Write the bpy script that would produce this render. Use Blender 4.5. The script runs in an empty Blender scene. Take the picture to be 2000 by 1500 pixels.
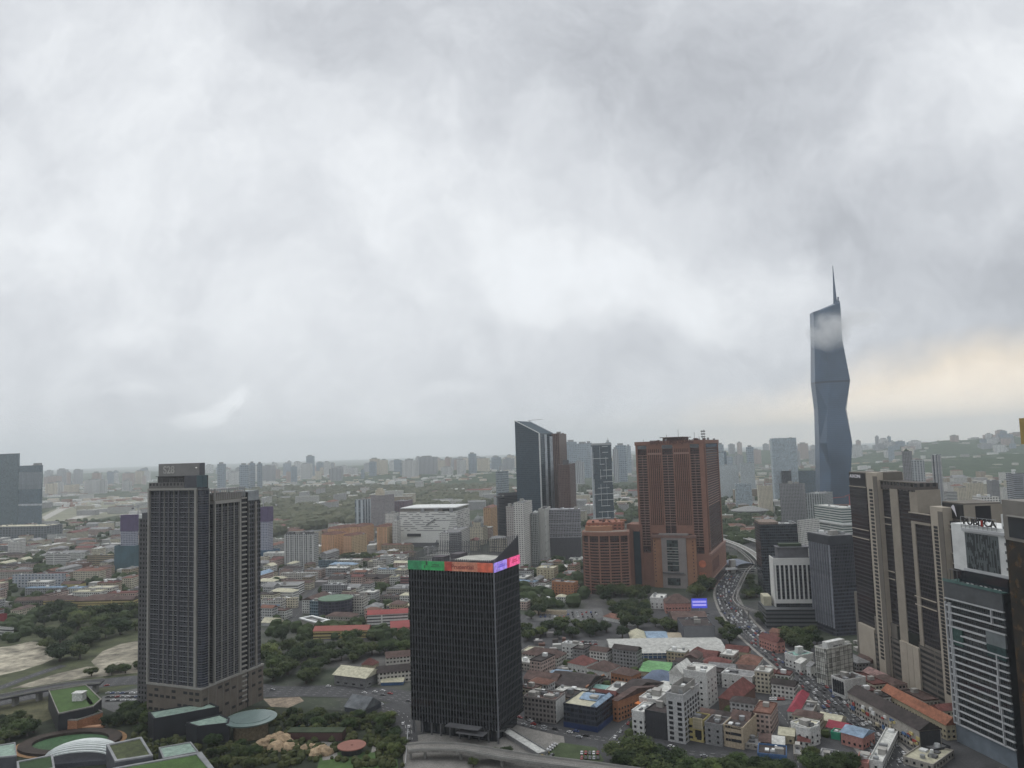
import bpy, math, random
from mathutils import Vector, Matrix
random.seed(7)
S = bpy.context.scene
COL = S.collection
R = math.radians
# ---------------------------------------------------------------- camera
CAMH = 200.0
FPX = 1482.0                       # focal length in photo pixels (2000 wide)
TH = math.atan(0.0864); RO = R(1.83)
CP = Vector((0, 0, CAMH))
_r0 = Vector((1, 0, 0)); _u0 = Vector((0, -math.sin(TH), math.cos(TH))); _f0 = Vector((0, math.cos(TH), math.sin(TH)))
CR = _r0*math.cos(RO) - _u0*math.sin(RO); CU = _u0*math.cos(RO) + _r0*math.sin(RO); CF = _f0
cam_d = bpy.data.cameras.new("camera"); cam = bpy.data.objects.new("camera", cam_d); COL.objects.link(cam)
cam.matrix_world = Matrix(((CR.x, CU.x, -CF.x, CP.x), (CR.y, CU.y, -CF.y, CP.y), (CR.z, CU.z, -CF.z, CP.z), (0, 0, 0, 1)))
cam_d.sensor_width = 36; cam_d.lens = 36*FPX/2000; cam_d.clip_start = 1; cam_d.clip_end = 90000
S.camera = cam
# ---------------------------------------------------------------- render
S.view_settings.view_transform = 'Standard'; S.view_settings.look = 'None'; S.view_settings.gamma = 1
S.view_settings.exposure = 0.10
S.render.engine = 'CYCLES'
cy = S.cycles
cy.use_denoising = True; cy.max_bounces = 6; cy.diffuse_bounces = 2; cy.glossy_bounces = 3; cy.volume_bounces = 3
cy.transparent_max_bounces = 6; cy.caustics_reflective = False; cy.caustics_refractive = False
cy.volume_step_rate = 1.0; cy.volume_max_steps = 128
try: cy.use_light_tree = False
except Exception: pass

def ray(px, py): return (CR*(px-1000) + CU*(750-py) + CF*FPX).normalized()
def G(px, py, z=0.0):
    d = ray(px, py); t = (z-CAMH)/d.z
    return CP + d*t
def proj(p):
    q = p - CP; c = q.dot(CF)
    return 1000 + FPX*q.dot(CR)/c, 750 - FPX*q.dot(CU)/c, c
def col_hit(px, py, P, n):             # ray through pixel meets the vertical plane P,n
    d = ray(px, py); t = (P-CP).dot(n)/d.dot(n)
    return CP + d*t
def srgb(r, g, b):
    f = lambda c: (c/255/12.92) if c <= 10 else ((c/255+0.055)/1.055)**2.4
    return (f(r), f(g), f(b), 1)
# ---------------------------------------------------------------- node helper
class NT:
    def __init__(s, tree): s.t = tree; s.n = tree.nodes; s.l = tree.links
    def new(s, ty, **kw):
        n = s.n.new(ty)
        for k, v in kw.items():
            if k == 'ins':
                for i, x in v.items(): s.put(n, i, x)
            else: setattr(n, k, v)
        return n
    def put(s, n, i, x):
        if isinstance(x, bpy.types.NodeSocket): s.l.new(x, n.inputs[i])
        elif isinstance(x, bpy.types.Node): s.l.new(x.outputs[0], n.inputs[i])
        else: n.inputs[i].default_value = x
    def m(s, op, a, b=0.0, c=0.0, clamp=False):
        n = s.new('ShaderNodeMath', operation=op, use_clamp=clamp); s.put(n, 0, a); s.put(n, 1, b)
        if op in ('MULTIPLY_ADD', 'COMPARE', 'SMOOTH_MIN'): s.put(n, 2, c)
        return n.outputs[0]
    def mix(s, f, a, b, blend='MIX'):
        n = s.new('ShaderNodeMix', data_type='RGBA', blend_type=blend); s.put(n, 0, f); s.put(n, 6, a); s.put(n, 7, b)
        return n.outputs[2]
    def fmix(s, f, a, b):
        n = s.new('ShaderNodeMix', data_type='FLOAT'); s.put(n, 0, f); s.put(n, 2, a); s.put(n, 3, b)
        return n.outputs[0]
    def noise(s, vec, scale, detail=3, rough=.55, out=0):
        n = s.new('ShaderNodeTexNoise'); s.put(n, 'Vector', vec); n.inputs['Scale'].default_value = scale
        n.inputs['Detail'].default_value = detail; n.inputs['Roughness'].default_value = rough
        return n.outputs[out]
    def rng(s, v, a, b, c=0.0, d=1.0, smooth=False):
        n = s.new('ShaderNodeMapRange', interpolation_type='SMOOTHSTEP' if smooth else 'LINEAR')
        s.put(n, 0, v); n.inputs[1].default_value = a; n.inputs[2].default_value = b; n.inputs[3].default_value = c; n.inputs[4].default_value = d
        return n.outputs[0]
    def xyz(s, v):
        n = s.new('ShaderNodeSeparateXYZ'); s.put(n, 0, v); return n.outputs
    def comb(s, x, y, z=0.0):
        n = s.new('ShaderNodeCombineXYZ'); s.put(n, 0, x); s.put(n, 1, y); s.put(n, 2, z); return n.outputs[0]
# ---------------------------------------------------------------- world: overcast sky
SUN_EL, SUN_AZ = R(48), R(-28)         # azimuth clockwise from +Y (view direction)
W = bpy.data.worlds.new("World"); S.world = W; W.use_nodes = True
w = NT(W.node_tree); w.n.clear()
tc = w.new('ShaderNodeTexCoord')
dx, dy, dz = w.xyz(tc.outputs['Generated'])
yy = w.m('MAXIMUM', dy, 0.14)
u = w.m('DIVIDE', dx, yy); v = w.m('DIVIDE', dz, yy)
uv = w.comb(u, v)
def sky_uv(px, py): d = ray(px, py); return d.x/d.y, d.z/d.y
n1 = w.noise(uv, 2.1, 5, .55, 1); n2 = w.noise(uv, 7.0, 4, .6, 1)
def vsub(a, k):
    q = w.new('ShaderNodeVectorMath', operation='SUBTRACT'); w.put(q, 0, a); q.inputs[1].default_value = (.5, .5, .5)
    z = w.new('ShaderNodeVectorMath', operation='SCALE'); w.put(z, 0, q); z.inputs['Scale'].default_value = k; return z.outputs[0]
def vadd(a, b):
    q = w.new('ShaderNodeVectorMath', operation='ADD'); w.put(q, 0, a); w.put(q, 1, b); return q.outputs[0]
uvw = vadd(vadd(uv, vsub(n1, .34)), vsub(n2, .10))
uvs = vadd(uv, vsub(n2, .07))
def blob(px, py, rx, ry, rot=0, vec=None, soft=True):
    cu, cv = sky_uv(px, py)
    mp = w.new('ShaderNodeMapping', vector_type='TEXTURE'); w.put(mp, 0, vec if vec else uvw)
    mp.inputs['Location'].default_value = (cu, cv, 0); mp.inputs['Rotation'].default_value = (0, 0, R(rot))
    mp.inputs['Scale'].default_value = (rx/FPX, ry/FPX, 1)
    x, y, _ = w.xyz(mp.outputs[0])
    d2 = w.m('ADD', w.m('MULTIPLY', x, x), w.m('MULTIPLY', y, y))
    return w.rng(d2, 0 if soft else .35, 1.0, 1, 0, True)
# base luminance by elevation, then blobs (px, py, rx, ry, rotation, amount)
base = w.rng(v, -0.02, .30, .71, .655, True)
lum = base
SKY = [(60, 380, 420, 170, 0, .20), (330, 170, 380, 150, -20, .17), (760, 380, 330, 330, 25, .12), (1050, 470, 420, 210, -8, .13), (1400, 560, 520, 110, -4, .16),
       (520, 640, 330, 110, 0, .05), (250, 560, 420, 90, 0, .05),
       (1890, 210, 330, 90, 28, .12), (1960, 330, 180, 120, 40, .10), (1330, 420, 260, 60, 10, .05),
       (1020, 60, 620, 170, -5, -.12), (1380, 290, 520, 210, -10, -.13), (640, 200, 140, 160, 30, -.06),
       (1800, 480, 430, 150, 5, -.09), (1880, 600, 460, 130, 4, -.17), (1820, 690, 360, 50, 5, -.08),
       (60, 220, 240, 90, 0, -.09), (240, 320, 260, 60, 10, -.08), (660, 530, 300, 90, -12, -.07), (420, 750, 900, 110, 0, -.02), (150, 860, 700, 90, 0, -.05),
       (900, 680, 500, 60, 0, -.02), (60, 60, 260, 80, 0, -.04)]
for (px, py, rx, ry, rot, a) in SKY:
    lum = w.m('MULTIPLY_ADD', blob(px, py, rx*1.35, ry*1.35, rot), a*.72, lum)
for (px, py, rx, ry, rot, a) in [(385, 806, 62, 20, 6, .13), (420, 790, 50, 22, 18, .12), (455, 768, 28, 16, 20, .12), (265, 765, 60, 16, 5, .06), (200, 760, 110, 24, 5, .03), (885, 760, 60, 14, 5, .06), (1760, 812, 200, 7, 3, .02)]:
    lum = w.m('MULTIPLY_ADD', blob(px, py, rx*1.3, ry*1.3, rot, uvs), a, lum)
nn = w.noise(uvw, 3.2, 8, .62); lum = w.m('ADD', lum, w.rng(nn, .3, .7, -.085, .085))
nf = w.noise(uvw, 9, 8, .68); lum = w.m('ADD', lum, w.rng(nf, .35, .65, -.045, .045))
# towards the zenith and behind the camera an overcast sky is brighter
up = w.rng(dz, .50, .95, 0, .70, True); lum = w.m('ADD', lum, up)
lum = w.m('SMOOTH_MIN', w.m('MAXIMUM', lum, .30), w.m('ADD', .90, up), .12)
cool = w.mix(w.rng(lum, .42, .82), (.94, .985, 1.07, 1), (.97, 1.0, 1.035, 1))
warm = blob(1930, 800, 720, 170, 7, uvs)
warm2 = blob(1650, 850, 900, 110, 2, uvs)
front = w.rng(dy, 0, .2, 0, 1)
wf = w.m('MULTIPLY', w.m('ADD', w.m('MULTIPLY', warm, 1.25), w.m('MULTIPLY', warm2, .3), clamp=True), front)
lum = w.m('MULTIPLY_ADD', w.m('MULTIPLY', warm, front), .26, lum)
tint = w.mix(wf, cool, (1.14, 1.0, .82, 1))
cloud = w.mix(1.0, tint, w.comb(lum, lum, lum), 'MULTIPLY')
sk = w.new('ShaderNodeTexSky'); sk.sky_type = 'NISHITA'; sk.sun_disc = False; sk.sun_elevation = SUN_EL; sk.sun_rotation = SUN_AZ; sk.altitude = 200
cl10 = w.mix(1.0, cloud, (10, 10, 10, 1), 'MULTIPLY')
skyc = w.mix(.985, sk.outputs[0], cl10)
bg = w.new('ShaderNodeBackground'); w.put(bg, 0, skyc); bg.inputs[1].default_value = 0.1
wo = w.new('ShaderNodeOutputWorld'); w.l.new(bg.outputs[0], wo.inputs[0])
W.cycles.sampling_method = 'MANUAL'; W.cycles.sample_map_resolution = 512
# ---------------------------------------------------------------- sun
sd = bpy.data.lights.new("sun", 'SUN'); sd.energy = 0.7; sd.angle = R(25); sd.color = (1, .96, .9)
so = bpy.data.objects.new("sun", sd); COL.objects.link(so)
sdir = Vector((math.sin(SUN_AZ)*math.cos(SUN_EL), math.cos(SUN_AZ)*math.cos(SUN_EL), math.sin(SUN_EL)))
so.rotation_euler = sdir.to_track_quat('Z', 'Y').to_euler(); so.location = (0, 0, 900)
# ---------------------------------------------------------------- materials
MC = {}
def mat(key, col=None, rough=.85, metal=0.0, var=.25, scale=.12, spec=.3, fine=0.0):
    if key in MC: return MC[key]
    m = bpy.data.materials.new(key); m.use_nodes = True; t = NT(m.node_tree)
    b = t.n['Principled BSDF']; tc = t.new('ShaderNodeTexCoord')
    c = tuple(col[:3])+(1,)
    if var > 0:
        n = t.noise(tc.outputs['Object'], scale, 5, .65)
        f = t.rng(n, .3, .7, 1-var, 1+var)
        if fine:
            f = t.m('MULTIPLY', f, t.rng(t.noise(tc.outputs['Object'], fine, 2, .6), .3, .7, .75, 1.25))
        oi = t.new('ShaderNodeObjectInfo')
        f = t.m('MULTIPLY', f, t.rng(oi.outputs['Random'], 0, 1, 1-var*.35, 1+var*.35))
        cc = t.mix(1.0, c, t.comb(f, f, f), 'MULTIPLY'); t.put(b, 'Base Color', cc)
    else: b.inputs['Base Color'].default_value = c
    b.inputs['Roughness'].default_value = rough; b.inputs['Metallic'].default_value = metal
    b.inputs['Specular IOR Level'].default_value = spec
    MC[key] = m; return m
def emis(key, col, st=1.0):
    if key in MC: return MC[key]
    m = bpy.data.materials.new(key); m.use_nodes = True; b = m.node_tree.nodes['Principled BSDF']
    b.inputs['Base Color'].default_value = (.02, .02, .02, 1); b.inputs['Emission Color'].default_value = tuple(col[:3])+(1,); b.inputs['Emission Strength'].default_value = st
    MC[key] = m; return m
def facade(key, wall, glass=(.03, .035, .045), bay=3.2, fl=3.3, wf=.55, hf=.5, gr=.2, off=(.0, .0), stain=.18, rnd=.6, lit=.0, roof=None, spec=.5, metal=0, slab=None):
    """wall with a window pattern cut in object space, in metres"""
    if key in MC: return MC[key]
    m = bpy.data.materials.new(key); m.use_nodes = True; t = NT(m.node_tree)
    b = t.n['Principled BSDF']; tc = t.new('ShaderNodeTexCoord')
    x, y, z = t.xyz(tc.outputs['Object']); nx, ny, nz = t.xyz(tc.outputs['Normal'])
    isx = t.m('GREATER_THAN', t.m('ABSOLUTE', nx), .6)
    h = t.fmix(isx, x, y)
    cx = t.m('ADD', t.m('DIVIDE', h, bay), .5+off[0]); cz = t.m('ADD', t.m('DIVIDE', z, fl), off[1])
    fx = t.m('FRACT', cx); fz = t.m('FRACT', cz); ix = t.m('FLOOR', cx); iz = t.m('FLOOR', cz)
    wx = t.m('LESS_THAN', t.m('ABSOLUTE', t.m('SUBTRACT', fx, .5)), wf/2)
    wz = t.m('LESS_THAN', t.m('ABSOLUTE', t.m('SUBTRACT', fz, .52)), hf/2)
    top = t.m('LESS_THAN', t.m('ABSOLUTE', nz), .5)
    win = t.m('MULTIPLY', t.m('MULTIPLY', wx, wz), top)
    oi = t.new('ShaderNodeObjectInfo')
    wn = t.new('ShaderNodeTexWhiteNoise', noise_dimensions='3D'); t.put(wn, 0, t.comb(ix, iz, t.m('ADD', isx, t.m('MULTIPLY', oi.outputs['Random'], 37.0))))
    r = wn.outputs[0]
    g1 = t.rng(r, 0, 1, 1-rnd, 1+rnd)
    bright = t.m('GREATER_THAN', r, 1-.10-lit)
    gc = t.mix(1.0, tuple(glass[:3])+(1,), t.comb(g1, g1, g1), 'MULTIPLY')
    gc = t.mix(t.m('MULTIPLY', bright, .35), gc, tuple(c*.8 for c in wall[:3])+(1,))
    st = t.rng(t.noise(t.comb(t.m('MULTIPLY', h, .6), t.m('MULTIPLY', z, .06), isx), 1.0, 4, .7), .3, .7, 1-stain, 1+stain*.6)
    st = t.m('MULTIPLY', st, t.rng(oi.outputs['Random'], 0, 1, .9, 1.1))
    wc = t.mix(1.0, tuple(wall[:3])+(1,), t.comb(st, st, st), 'MULTIPLY')
    if slab is not None:
        sl = t.m('MULTIPLY', t.m('LESS_THAN', fz, .12), top); wc = t.mix(sl, wc, tuple(slab[:3])+(1,)); 
    if roof is not None: wc = t.mix(top, tuple(roof[:3])+(1,), wc)
    t.put(b, 'Base Color', t.mix(win, wc, gc)); t.put(b, 'Roughness', t.fmix(win, .85, gr))
    t.put(b, 'Specular IOR Level', t.fmix(win, .25, spec))
    if metal: t.put(b, 'Metallic', t.fmix(win, 0.0, metal))
    MC[key] = m; return m
# ---------------------------------------------------------------- mesh builder
class MB:
    def __init__(s): s.v = []; s.f = []; s.mi = []
    def face(s, pts, mi=0):
        k = len(s.v); s.v += [tuple(p) for p in pts]; s.f.append(tuple(range(k, k+len(pts)))); s.mi.append(mi)
    def box(s, x0, y0, z0, x1, y1, z1, mi=0, bottom=True):
        if x0 > x1: x0, x1 = x1, x0
        if y0 > y1: y0, y1 = y1, y0
        k = len(s.v)
        s.v += [(x0, y0, z0), (x1, y0, z0), (x1, y1, z0), (x0, y1, z0), (x0, y0, z1), (x1, y0, z1), (x1, y1, z1), (x0, y1, z1)]
        fs = [(0, 1, 5, 4), (1, 2, 6, 5), (2, 3, 7, 6), (3, 0, 4, 7), (4, 5, 6, 7)] + ([(3, 2, 1, 0)] if bottom else [])
        s.f += [tuple(k+i for i in q) for q in fs]; s.mi += [mi]*len(fs); return s
    def prism(s, poly, z0, z1, mi=0, top=True, tmi=None):
        n = len(poly); a = sum(poly[i][0]*poly[(i+1) % n][1]-poly[(i+1) % n][0]*poly[i][1] for i in range(n))
        if a < 0: poly = poly[::-1]
        k = len(s.v); s.v += [(p[0], p[1], z0) for p in poly] + [(p[0], p[1], z1) for p in poly]
        for i in range(n):
            j = (i+1) % n; s.f.append((k+i, k+j, k+n+j, k+n+i)); s.mi.append(mi)
        if top: s.f.append(tuple(k+n+i for i in range(n))); s.mi.append(mi if tmi is None else tmi)
        s.f.append(tuple(k+i for i in range(n))[::-1]); s.mi.append(mi)
        return s
    def ring(s, poly, inner, z0, z1, mi=0):        # wall between two loops of equal length
        n = len(poly)
        k = len(s.v); s.v += [(p[0], p[1], z0) for p in poly]+[(p[0], p[1], z1) for p in poly]+[(p[0], p[1], z1) for p in inner]+[(p[0], p[1], z0) for p in inner]
        for i in range(n):
            j = (i+1) % n
            for a, b in ((0, 1), (1, 2), (2, 3), (3, 0)): s.f.append((k+a*n+i, k+a*n+j, k+b*n+j, k+b*n+i)); s.mi.append(mi)
        return s
    def rring(s, x0, y0, x1, y1, t, z0, z1, mi=0):
        o = [(x0, y0), (x1, y0), (x1, y1), (x0, y1)]; i = [(x0+t, y0+t), (x1-t, y0+t), (x1-t, y1-t), (x0+t, y1-t)]
        return s.ring(o, i, z0, z1, mi)
    def cyl(s, x, y, r, z0, z1, n=10, mi=0, r1=None):
        r1 = r if r1 is None else r1; k = len(s.v)
        s.v += [(x+r*math.cos(6.2832*i/n), y+r*math.sin(6.2832*i/n), z0) for i in range(n)] + [(x+r1*math.cos(6.2832*i/n), y+r1*math.sin(6.2832*i/n), z1) for i in range(n)]
        for i in range(n): s.f.append((k+i, k+(i+1) % n, k+n+(i+1) % n, k+n+i)); s.mi.append(mi)
        s.f.append(tuple(k+n+i for i in range(n))); s.mi.append(mi); s.f.append(tuple(k+i for i in range(n))[::-1]); s.mi.append(mi)
        return s
    def bar(s, a, b, wd, mi=0):                     # square bar between two points
        a = Vector(a); b = Vector(b); d = (b-a).normalized(); up = Vector((0, 0, 1)) if abs(d.z) < .95 else Vector((1, 0, 0))
        p = d.cross(up).normalized()*wd/2; q = d.cross(p).normalized()*wd/2; k = len(s.v)
        for c in (a, b): s.v += [tuple(c+p+q), tuple(c-p+q), tuple(c-p-q), tuple(c+p-q)]
        fs = [(0, 1, 5, 4), (1, 2, 6, 5), (2, 3, 7, 6), (3, 0, 4, 7), (4, 5, 6, 7), (3, 2, 1, 0)]
        s.f += [tuple(k+i for i in q_) for q_ in fs]; s.mi += [mi]*6; return s
    def gable(s, x0, y0, x1, y1, z, h, along='x', mi=0, ov=.6, gm=None):
        gm = mi if gm is None else gm
        x0 -= ov; x1 += ov; y0 -= ov; y1 += ov
        if along == 'x':
            ym = (y0+y1)/2; A = [(x0, y0, z), (x1, y0, z), (x1, y1, z), (x0, y1, z), (x0, ym, z+h), (x1, ym, z+h)]
        else:
            xm = (x0+x1)/2; A = [(x1, y0, z), (x1, y1, z), (x0, y1, z), (x0, y0, z), (xm, y0, z+h), (xm, y1, z+h)]
        k = len(s.v); s.v += A
        for q, mm in (((0, 1, 5, 4), mi), ((2, 3, 4, 5), mi), ((3, 0, 4), gm), ((1, 2, 5), gm), ((3, 2, 1, 0), mi)): s.f.append(tuple(k+i for i in q)); s.mi.append(mm)
        return s
    def hip(s, x0, y0, x1, y1, z, h, mi=0, ov=.6):
        x0 -= ov; x1 += ov; y0 -= ov; y1 += ov; w_, d_ = x1-x0, y1-y0; k = len(s.v); i = min(w_, d_)/2*.95
        if w_ >= d_: a, b = (x0+i, (y0+y1)/2, z+h), (x1-i, (y0+y1)/2, z+h); F = [(0, 1, 5, 4), (1, 2, 5), (2, 3, 4, 5), (3, 0, 4), (3, 2, 1, 0)]
        else: a, b = ((x0+x1)/2, y0+i, z+h), ((x0+x1)/2, y1-i, z+h); F = [(0, 1, 4), (1, 2, 5, 4), (2, 3, 5), (3, 0, 4, 5), (3, 2, 1, 0)]
        s.v += [(x0, y0, z), (x1, y0, z), (x1, y1, z), (x0, y1, z), a, b]
        s.f += [tuple(k+j for j in q) for q in F]; s.mi += [mi]*5; return s
    def mesh(s, name, mats):
        me = bpy.data.meshes.new(name); me.from_pydata(s.v, [], s.f); me.update()
        for m_ in (mats if isinstance(mats, (list, tuple)) else [mats]): me.materials.append(m_)
        if len(me.materials) > 1: me.polygons.foreach_set('material_index', s.mi)
        return me
    def build(s, name, mats, parent=None, loc=None, rz=0):
        return link(name, s.mesh(name, mats), parent, loc, rz)
def link(name, data, parent=None, loc=None, rz=0):
    o = bpy.data.objects.new(name, data); COL.objects.link(o)
    if parent is not None: o.parent = parent
    if loc is not None: o.location = loc
    if rz: o.rotation_euler = (0, 0, rz)
    return o
def tag(o, label=None, cat=None, group=None, kind=None):
    if label: o['label'] = label
    if cat: o['category'] = cat
    if group: o['group'] = group
    if kind: o['kind'] = kind
    return o
def thing(name, label, cat, loc, rz=0, group=None):
    return tag(link(name, None, None, loc, rz), label, cat, group)
def copies(first, parent, locs, rzs=None):          # further copies of a part, sharing its mesh
    for i, l in enumerate(locs):
        c = first.copy(); COL.objects.link(c); c.parent = parent; c.location = l
        if rzs: c.rotation_euler = (0, 0, rzs[i])
# ---------------------------------------------------------------- placement from the photo
OCC = []      # occupied footprints: (cx, cy, halfL, halfD, rz)
class Fr: pass
def place(xc, yb, a, xl=None, xr=None, yt=None, H=None, L=None, D=None, d=None, again=False):
    """near corner at column xc with its foot on row yb; left facade runs off at a degrees, right facade square to it.
    local frame: x along the left facade towards the corner (x in [-L,0]), y along the right facade (y in [0,D])"""
    f = Fr(); C = G(xc, yb); a = R(a)
    if d is not None:                     # distance given: slide along the column
        q = ray(xc, yb); q.z = 0; C = Vector((0, 0, 0)) + q*(d/q.y)
    if H is None:
        n = Vector((C.x, C.y, 0)).normalized()
        if d is None:
            # column x at the top differs a little by the roll: use row only
            q = ray(proj(C)[0] - (yb-yt)*0.033*1.0 if False else xc, yt)
        else: q = ray(xc, yt)
        t = (C.x*q.x+C.y*q.y)/(q.x*q.x+q.y*q.y); H = CAMH + q.z*t
        if d is None:
            for _ in range(4):
                px, py, _c = proj(Vector((C.x, C.y, H))); H += (py-yt)*_c/FPX
    f.C = C; f.H = H
    ux = Vector((-math.cos(a), math.sin(a), 0)); wx = Vector((math.sin(a), math.cos(a), 0))
    P = Vector((C.x, C.y, H))
    def solve(dirv, px):
        q = P-CP; A = q.dot(CR)*FPX-(px-1000)*q.dot(CF); B = dirv.dot(CR)*FPX-(px-1000)*dirv.dot(CF)
        return -A/B
    f.L = solve(ux, xl) if L is None else L
    f.D = solve(wx, xr) if D is None else D
    if D is None and L is None and (f.D <= 1 or f.D > 150) and not again and xr > xc+2 and d is not None:
        f = place(xr, yb, math.degrees(a), xl, xr, yt, H, L, 28.0, d, True); OCC.pop(); occ(f); return f
    if f.L <= 1 or f.L > 260: f.L = 40.0
    if D is None and (f.D <= 1 or f.D > 150): f.D = 28.0
    f.rz = -a
    occ(f)
    return f
def occ(f):
    c = Vector((f.C.x, f.C.y)); ex = Vector((math.cos(f.rz), math.sin(f.rz))); ey = Vector((-ex.y, ex.x))
    m = c - ex*f.L/2 + ey*f.D/2; OCC.append((m.x, m.y, f.L/2, f.D/2, f.rz))
def hits(x, y, hl, hd, rz, gap=2.0):
    r = math.hypot(hl, hd)
    for (a, b, l, d_, q) in OCC:
        if (a-x)**2+(b-y)**2 > (r+math.hypot(l, d_)+gap)**2: continue
        sep = False
        for th in (rz, rz+math.pi/2, q, q+math.pi/2):
            ax, ay = math.cos(th), math.sin(th)
            e1 = hl*abs(math.cos(rz-th))+hd*abs(math.sin(rz-th)); e2 = l*abs(math.cos(q-th))+d_*abs(math.sin(q-th))
            if abs((a-x)*ax+(b-y)*ay) > e1+e2+gap: sep = True; break
        if not sep: return True
    return False
# crop windows of the photograph used for reading coordinates
CW = {'A': (0, 860, .26), 'B': (480, 860, .26), 'C': (960, 800, .26), 'D': (1400, 830, .30), 'E': (0, 1180, .215), 'F': (400, 1180, .215),
      'J': (780, 1180, .215), 'H': (1180, 1180, .215), 'I': (1570, 1180, .215), 'K': (1640, 1000, 360/1350)}
def K(c, x, y): o = CW[c]; return o[0]+x*o[2], o[1]+y*o[2]
def text(name, s, size, m, parent, loc, rot, ext=.15, sx=1.0, bold=True):
    cu = bpy.data.curves.new(name, 'FONT'); cu.body = s; cu.size = size; cu.extrude = ext; cu.align_x = 'CENTER'; cu.align_y = 'CENTER'
    if bold: cu.offset = size*.02
    tmp = bpy.data.objects.new(name+'_t', cu); COL.objects.link(tmp)
    dg = bpy.context.evaluated_depsgraph_get(); me = bpy.data.meshes.new_from_object(tmp.evaluated_get(dg))
    bpy.data.objects.remove(tmp); me.name = name; me.materials.clear(); me.materials.append(m)
    o = link(name, me, parent, loc); o.rotation_euler = rot; o.scale = (sx, 1, 1); return o
# ---------------------------------------------------------------- ground
gm = bpy.data.materials.new('city_ground'); gm.use_nodes = True; t = NT(gm.node_tree); b = t.n['Principled BSDF']; tc = t.new('ShaderNodeTexCoord')
P_ = tc.outputs['Object']
n_a = t.noise(P_, .004, 5, .6); n_b = t.noise(P_, .03, 4, .6); n_c = t.noise(P_, .25, 3, .6)
x_, y_, z_ = t.xyz(P_)
far = t.rng(y_, 1500, 2600)
asph = t.mix(t.rng(n_b, .35, .65), (.055, .056, .058, 1), (.11, .105, .10, 1))
asph = t.mix(t.rng(n_c, .58, .68), asph, (.16, .15, .14, 1))
green = t.mix(n_b, (.018, .032, .014, 1), (.045, .065, .03, 1))
gf = t.rng(n_a, .46, .54)
near = t.mix(t.m('MULTIPLY', gf, .6), asph, green)
farc = t.mix(t.rng(n_b, .45, .6), green, (.13, .12, .11, 1))
farc = t.mix(t.rng(n_a, .40, .5), farc, green)
t.put(b, 'Base Color', t.mix(far, near, farc)); b.inputs['Roughness'].default_value = .95; b.inputs['Specular IOR Level'].default_value = .1
g = MB(); g.face([(-16000, -1500, 0), (16000, -1500, 0), (16000, 30000, 0), (-16000, 30000, 0)])
tag(g.build('ground', gm), 'city ground reaching to the hazy horizon', 'ground', kind='structure')
# ================================================================ hero towers
def loc_of(f, P):                       # world point -> local
    c, s_ = math.cos(-f.rz), math.sin(-f.rz); q = P-f.C
    return Vector((q.x*c-q.y*s_, q.x*s_+q.y*c, P.z))
def wld(f, x, y, z=0):
    c, s_ = math.cos(f.rz), math.sin(f.rz); return Vector((f.C.x+x*c-y*s_, f.C.y+x*s_+y*c, z))
def onfront(f, px, py, y=0.0):          # pixel -> local (x,z) on the plane local y = y
    P = wld(f, 0, y); n = Vector((math.sin(f.rz), -math.cos(f.rz), 0)); h = loc_of(f, col_hit(px, py, P, n)); return h.x, h.z
def onside(f, px, py, x=0.0):
    P = wld(f, x, 0); n = Vector((math.cos(f.rz), math.sin(f.rz), 0)); h = loc_of(f, col_hit(px, py, P, n)); return h.y, h.z
def root(f, name, label, cat, group=None): return thing(name, label, cat, f.C, f.rz, group)
def bands(o, x0, y0, x1, y1, zs, h, out, m, name='floor_band'):
    a = MB().box(x0-out, y0-out, 0, x1+out, y1+out, h).build(name, m, o, (0, 0, zs[0])); copies(a, o, [(0, 0, z) for z in zs[1:]])
def fins(o, side, at, c, z0, z1, wd, out, m, name='fin'):
    b = MB()
    if side == 'f': b.box(-wd/2, -out, 0, wd/2, .1, z1-z0); L = [(a, c, z0) for a in at]
    else: b.box(-.1, -wd/2, 0, out, wd/2, z1-z0); L = [(c, a, z0) for a in at]
    a = b.build(name, m, o, L[0]); copies(a, o, L[1:])
def lin(a, b, n): return [a+(b-a)*i/(n-1) for i in range(n)] if n > 1 else [a]
M_conc = mat('concrete', (.30, .29, .27)); M_dkconc = mat('dark_concrete', (.10, .10, .105)); M_white = mat('white_paint', (.62, .63, .62), var=.12)
M_blackm = mat('black_metal', (.012, .012, .014), .5, var=.1); M_grey = mat('grey_paint', (.22, .225, .23)); M_roofg = mat('roof_felt', (.15, .15, .15), fine=.8)
M_steel = mat('steel', (.35, .36, .37), .45, .6, var=.1); M_glassd = mat('dark_glass', (.012, .016, .022), .08, var=.2, spec=.9); M_glassb = mat('blue_glass', (.03, .05, .07), .1, var=.2, spec=1.0)
M_red = mat('red_paint', (.30, .04, .03), var=.15); M_blue = mat('blue_sheet', (.10, .20, .38), var=.2)

# ---------------- black glass tower with LED ribbon
f = place(975, 1455, 24, 798, 1013, 1113)
T = root(f, 'office_tower', 'black glass office tower with vertical fins and a coloured screen ribbon round its top', 'office tower')
L, D, H = f.L, f.D, f.H
ft = facade('black_curtain', (.014, .015, .017), (.002, .002, .003), bay=L/30, fl=4.9, wf=.8, hf=.62, gr=.06, stain=.2, rnd=.8, off=(.5, 0), spec=.35)
MB().prism([(-L, 0), (0, 0), (0, D), (-L, D)], 9, H-2, 0).build('curtain_wall', ft, T)
b = MB().box(-L+5, 4, 0, -4, D-3, 9.2); b.build('lobby', M_glassd, T)
for x in lin(-L+1, -1, 10):
    MB().box(x-.5, .5, 0, x+.5, 1.5, 9).build('column', M_dkconc, T)
M_fin = mat('fin_metal', (.11, .115, .125), .5, .3, var=.12); M_fin2 = mat('fin_metal_light', (.16, .165, .18), .5, .3, var=.1)
fins(T, 'f', lin(-L+L/30, -L/30, 29), 0, 9, H-1, .28, .75, M_fin)
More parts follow.
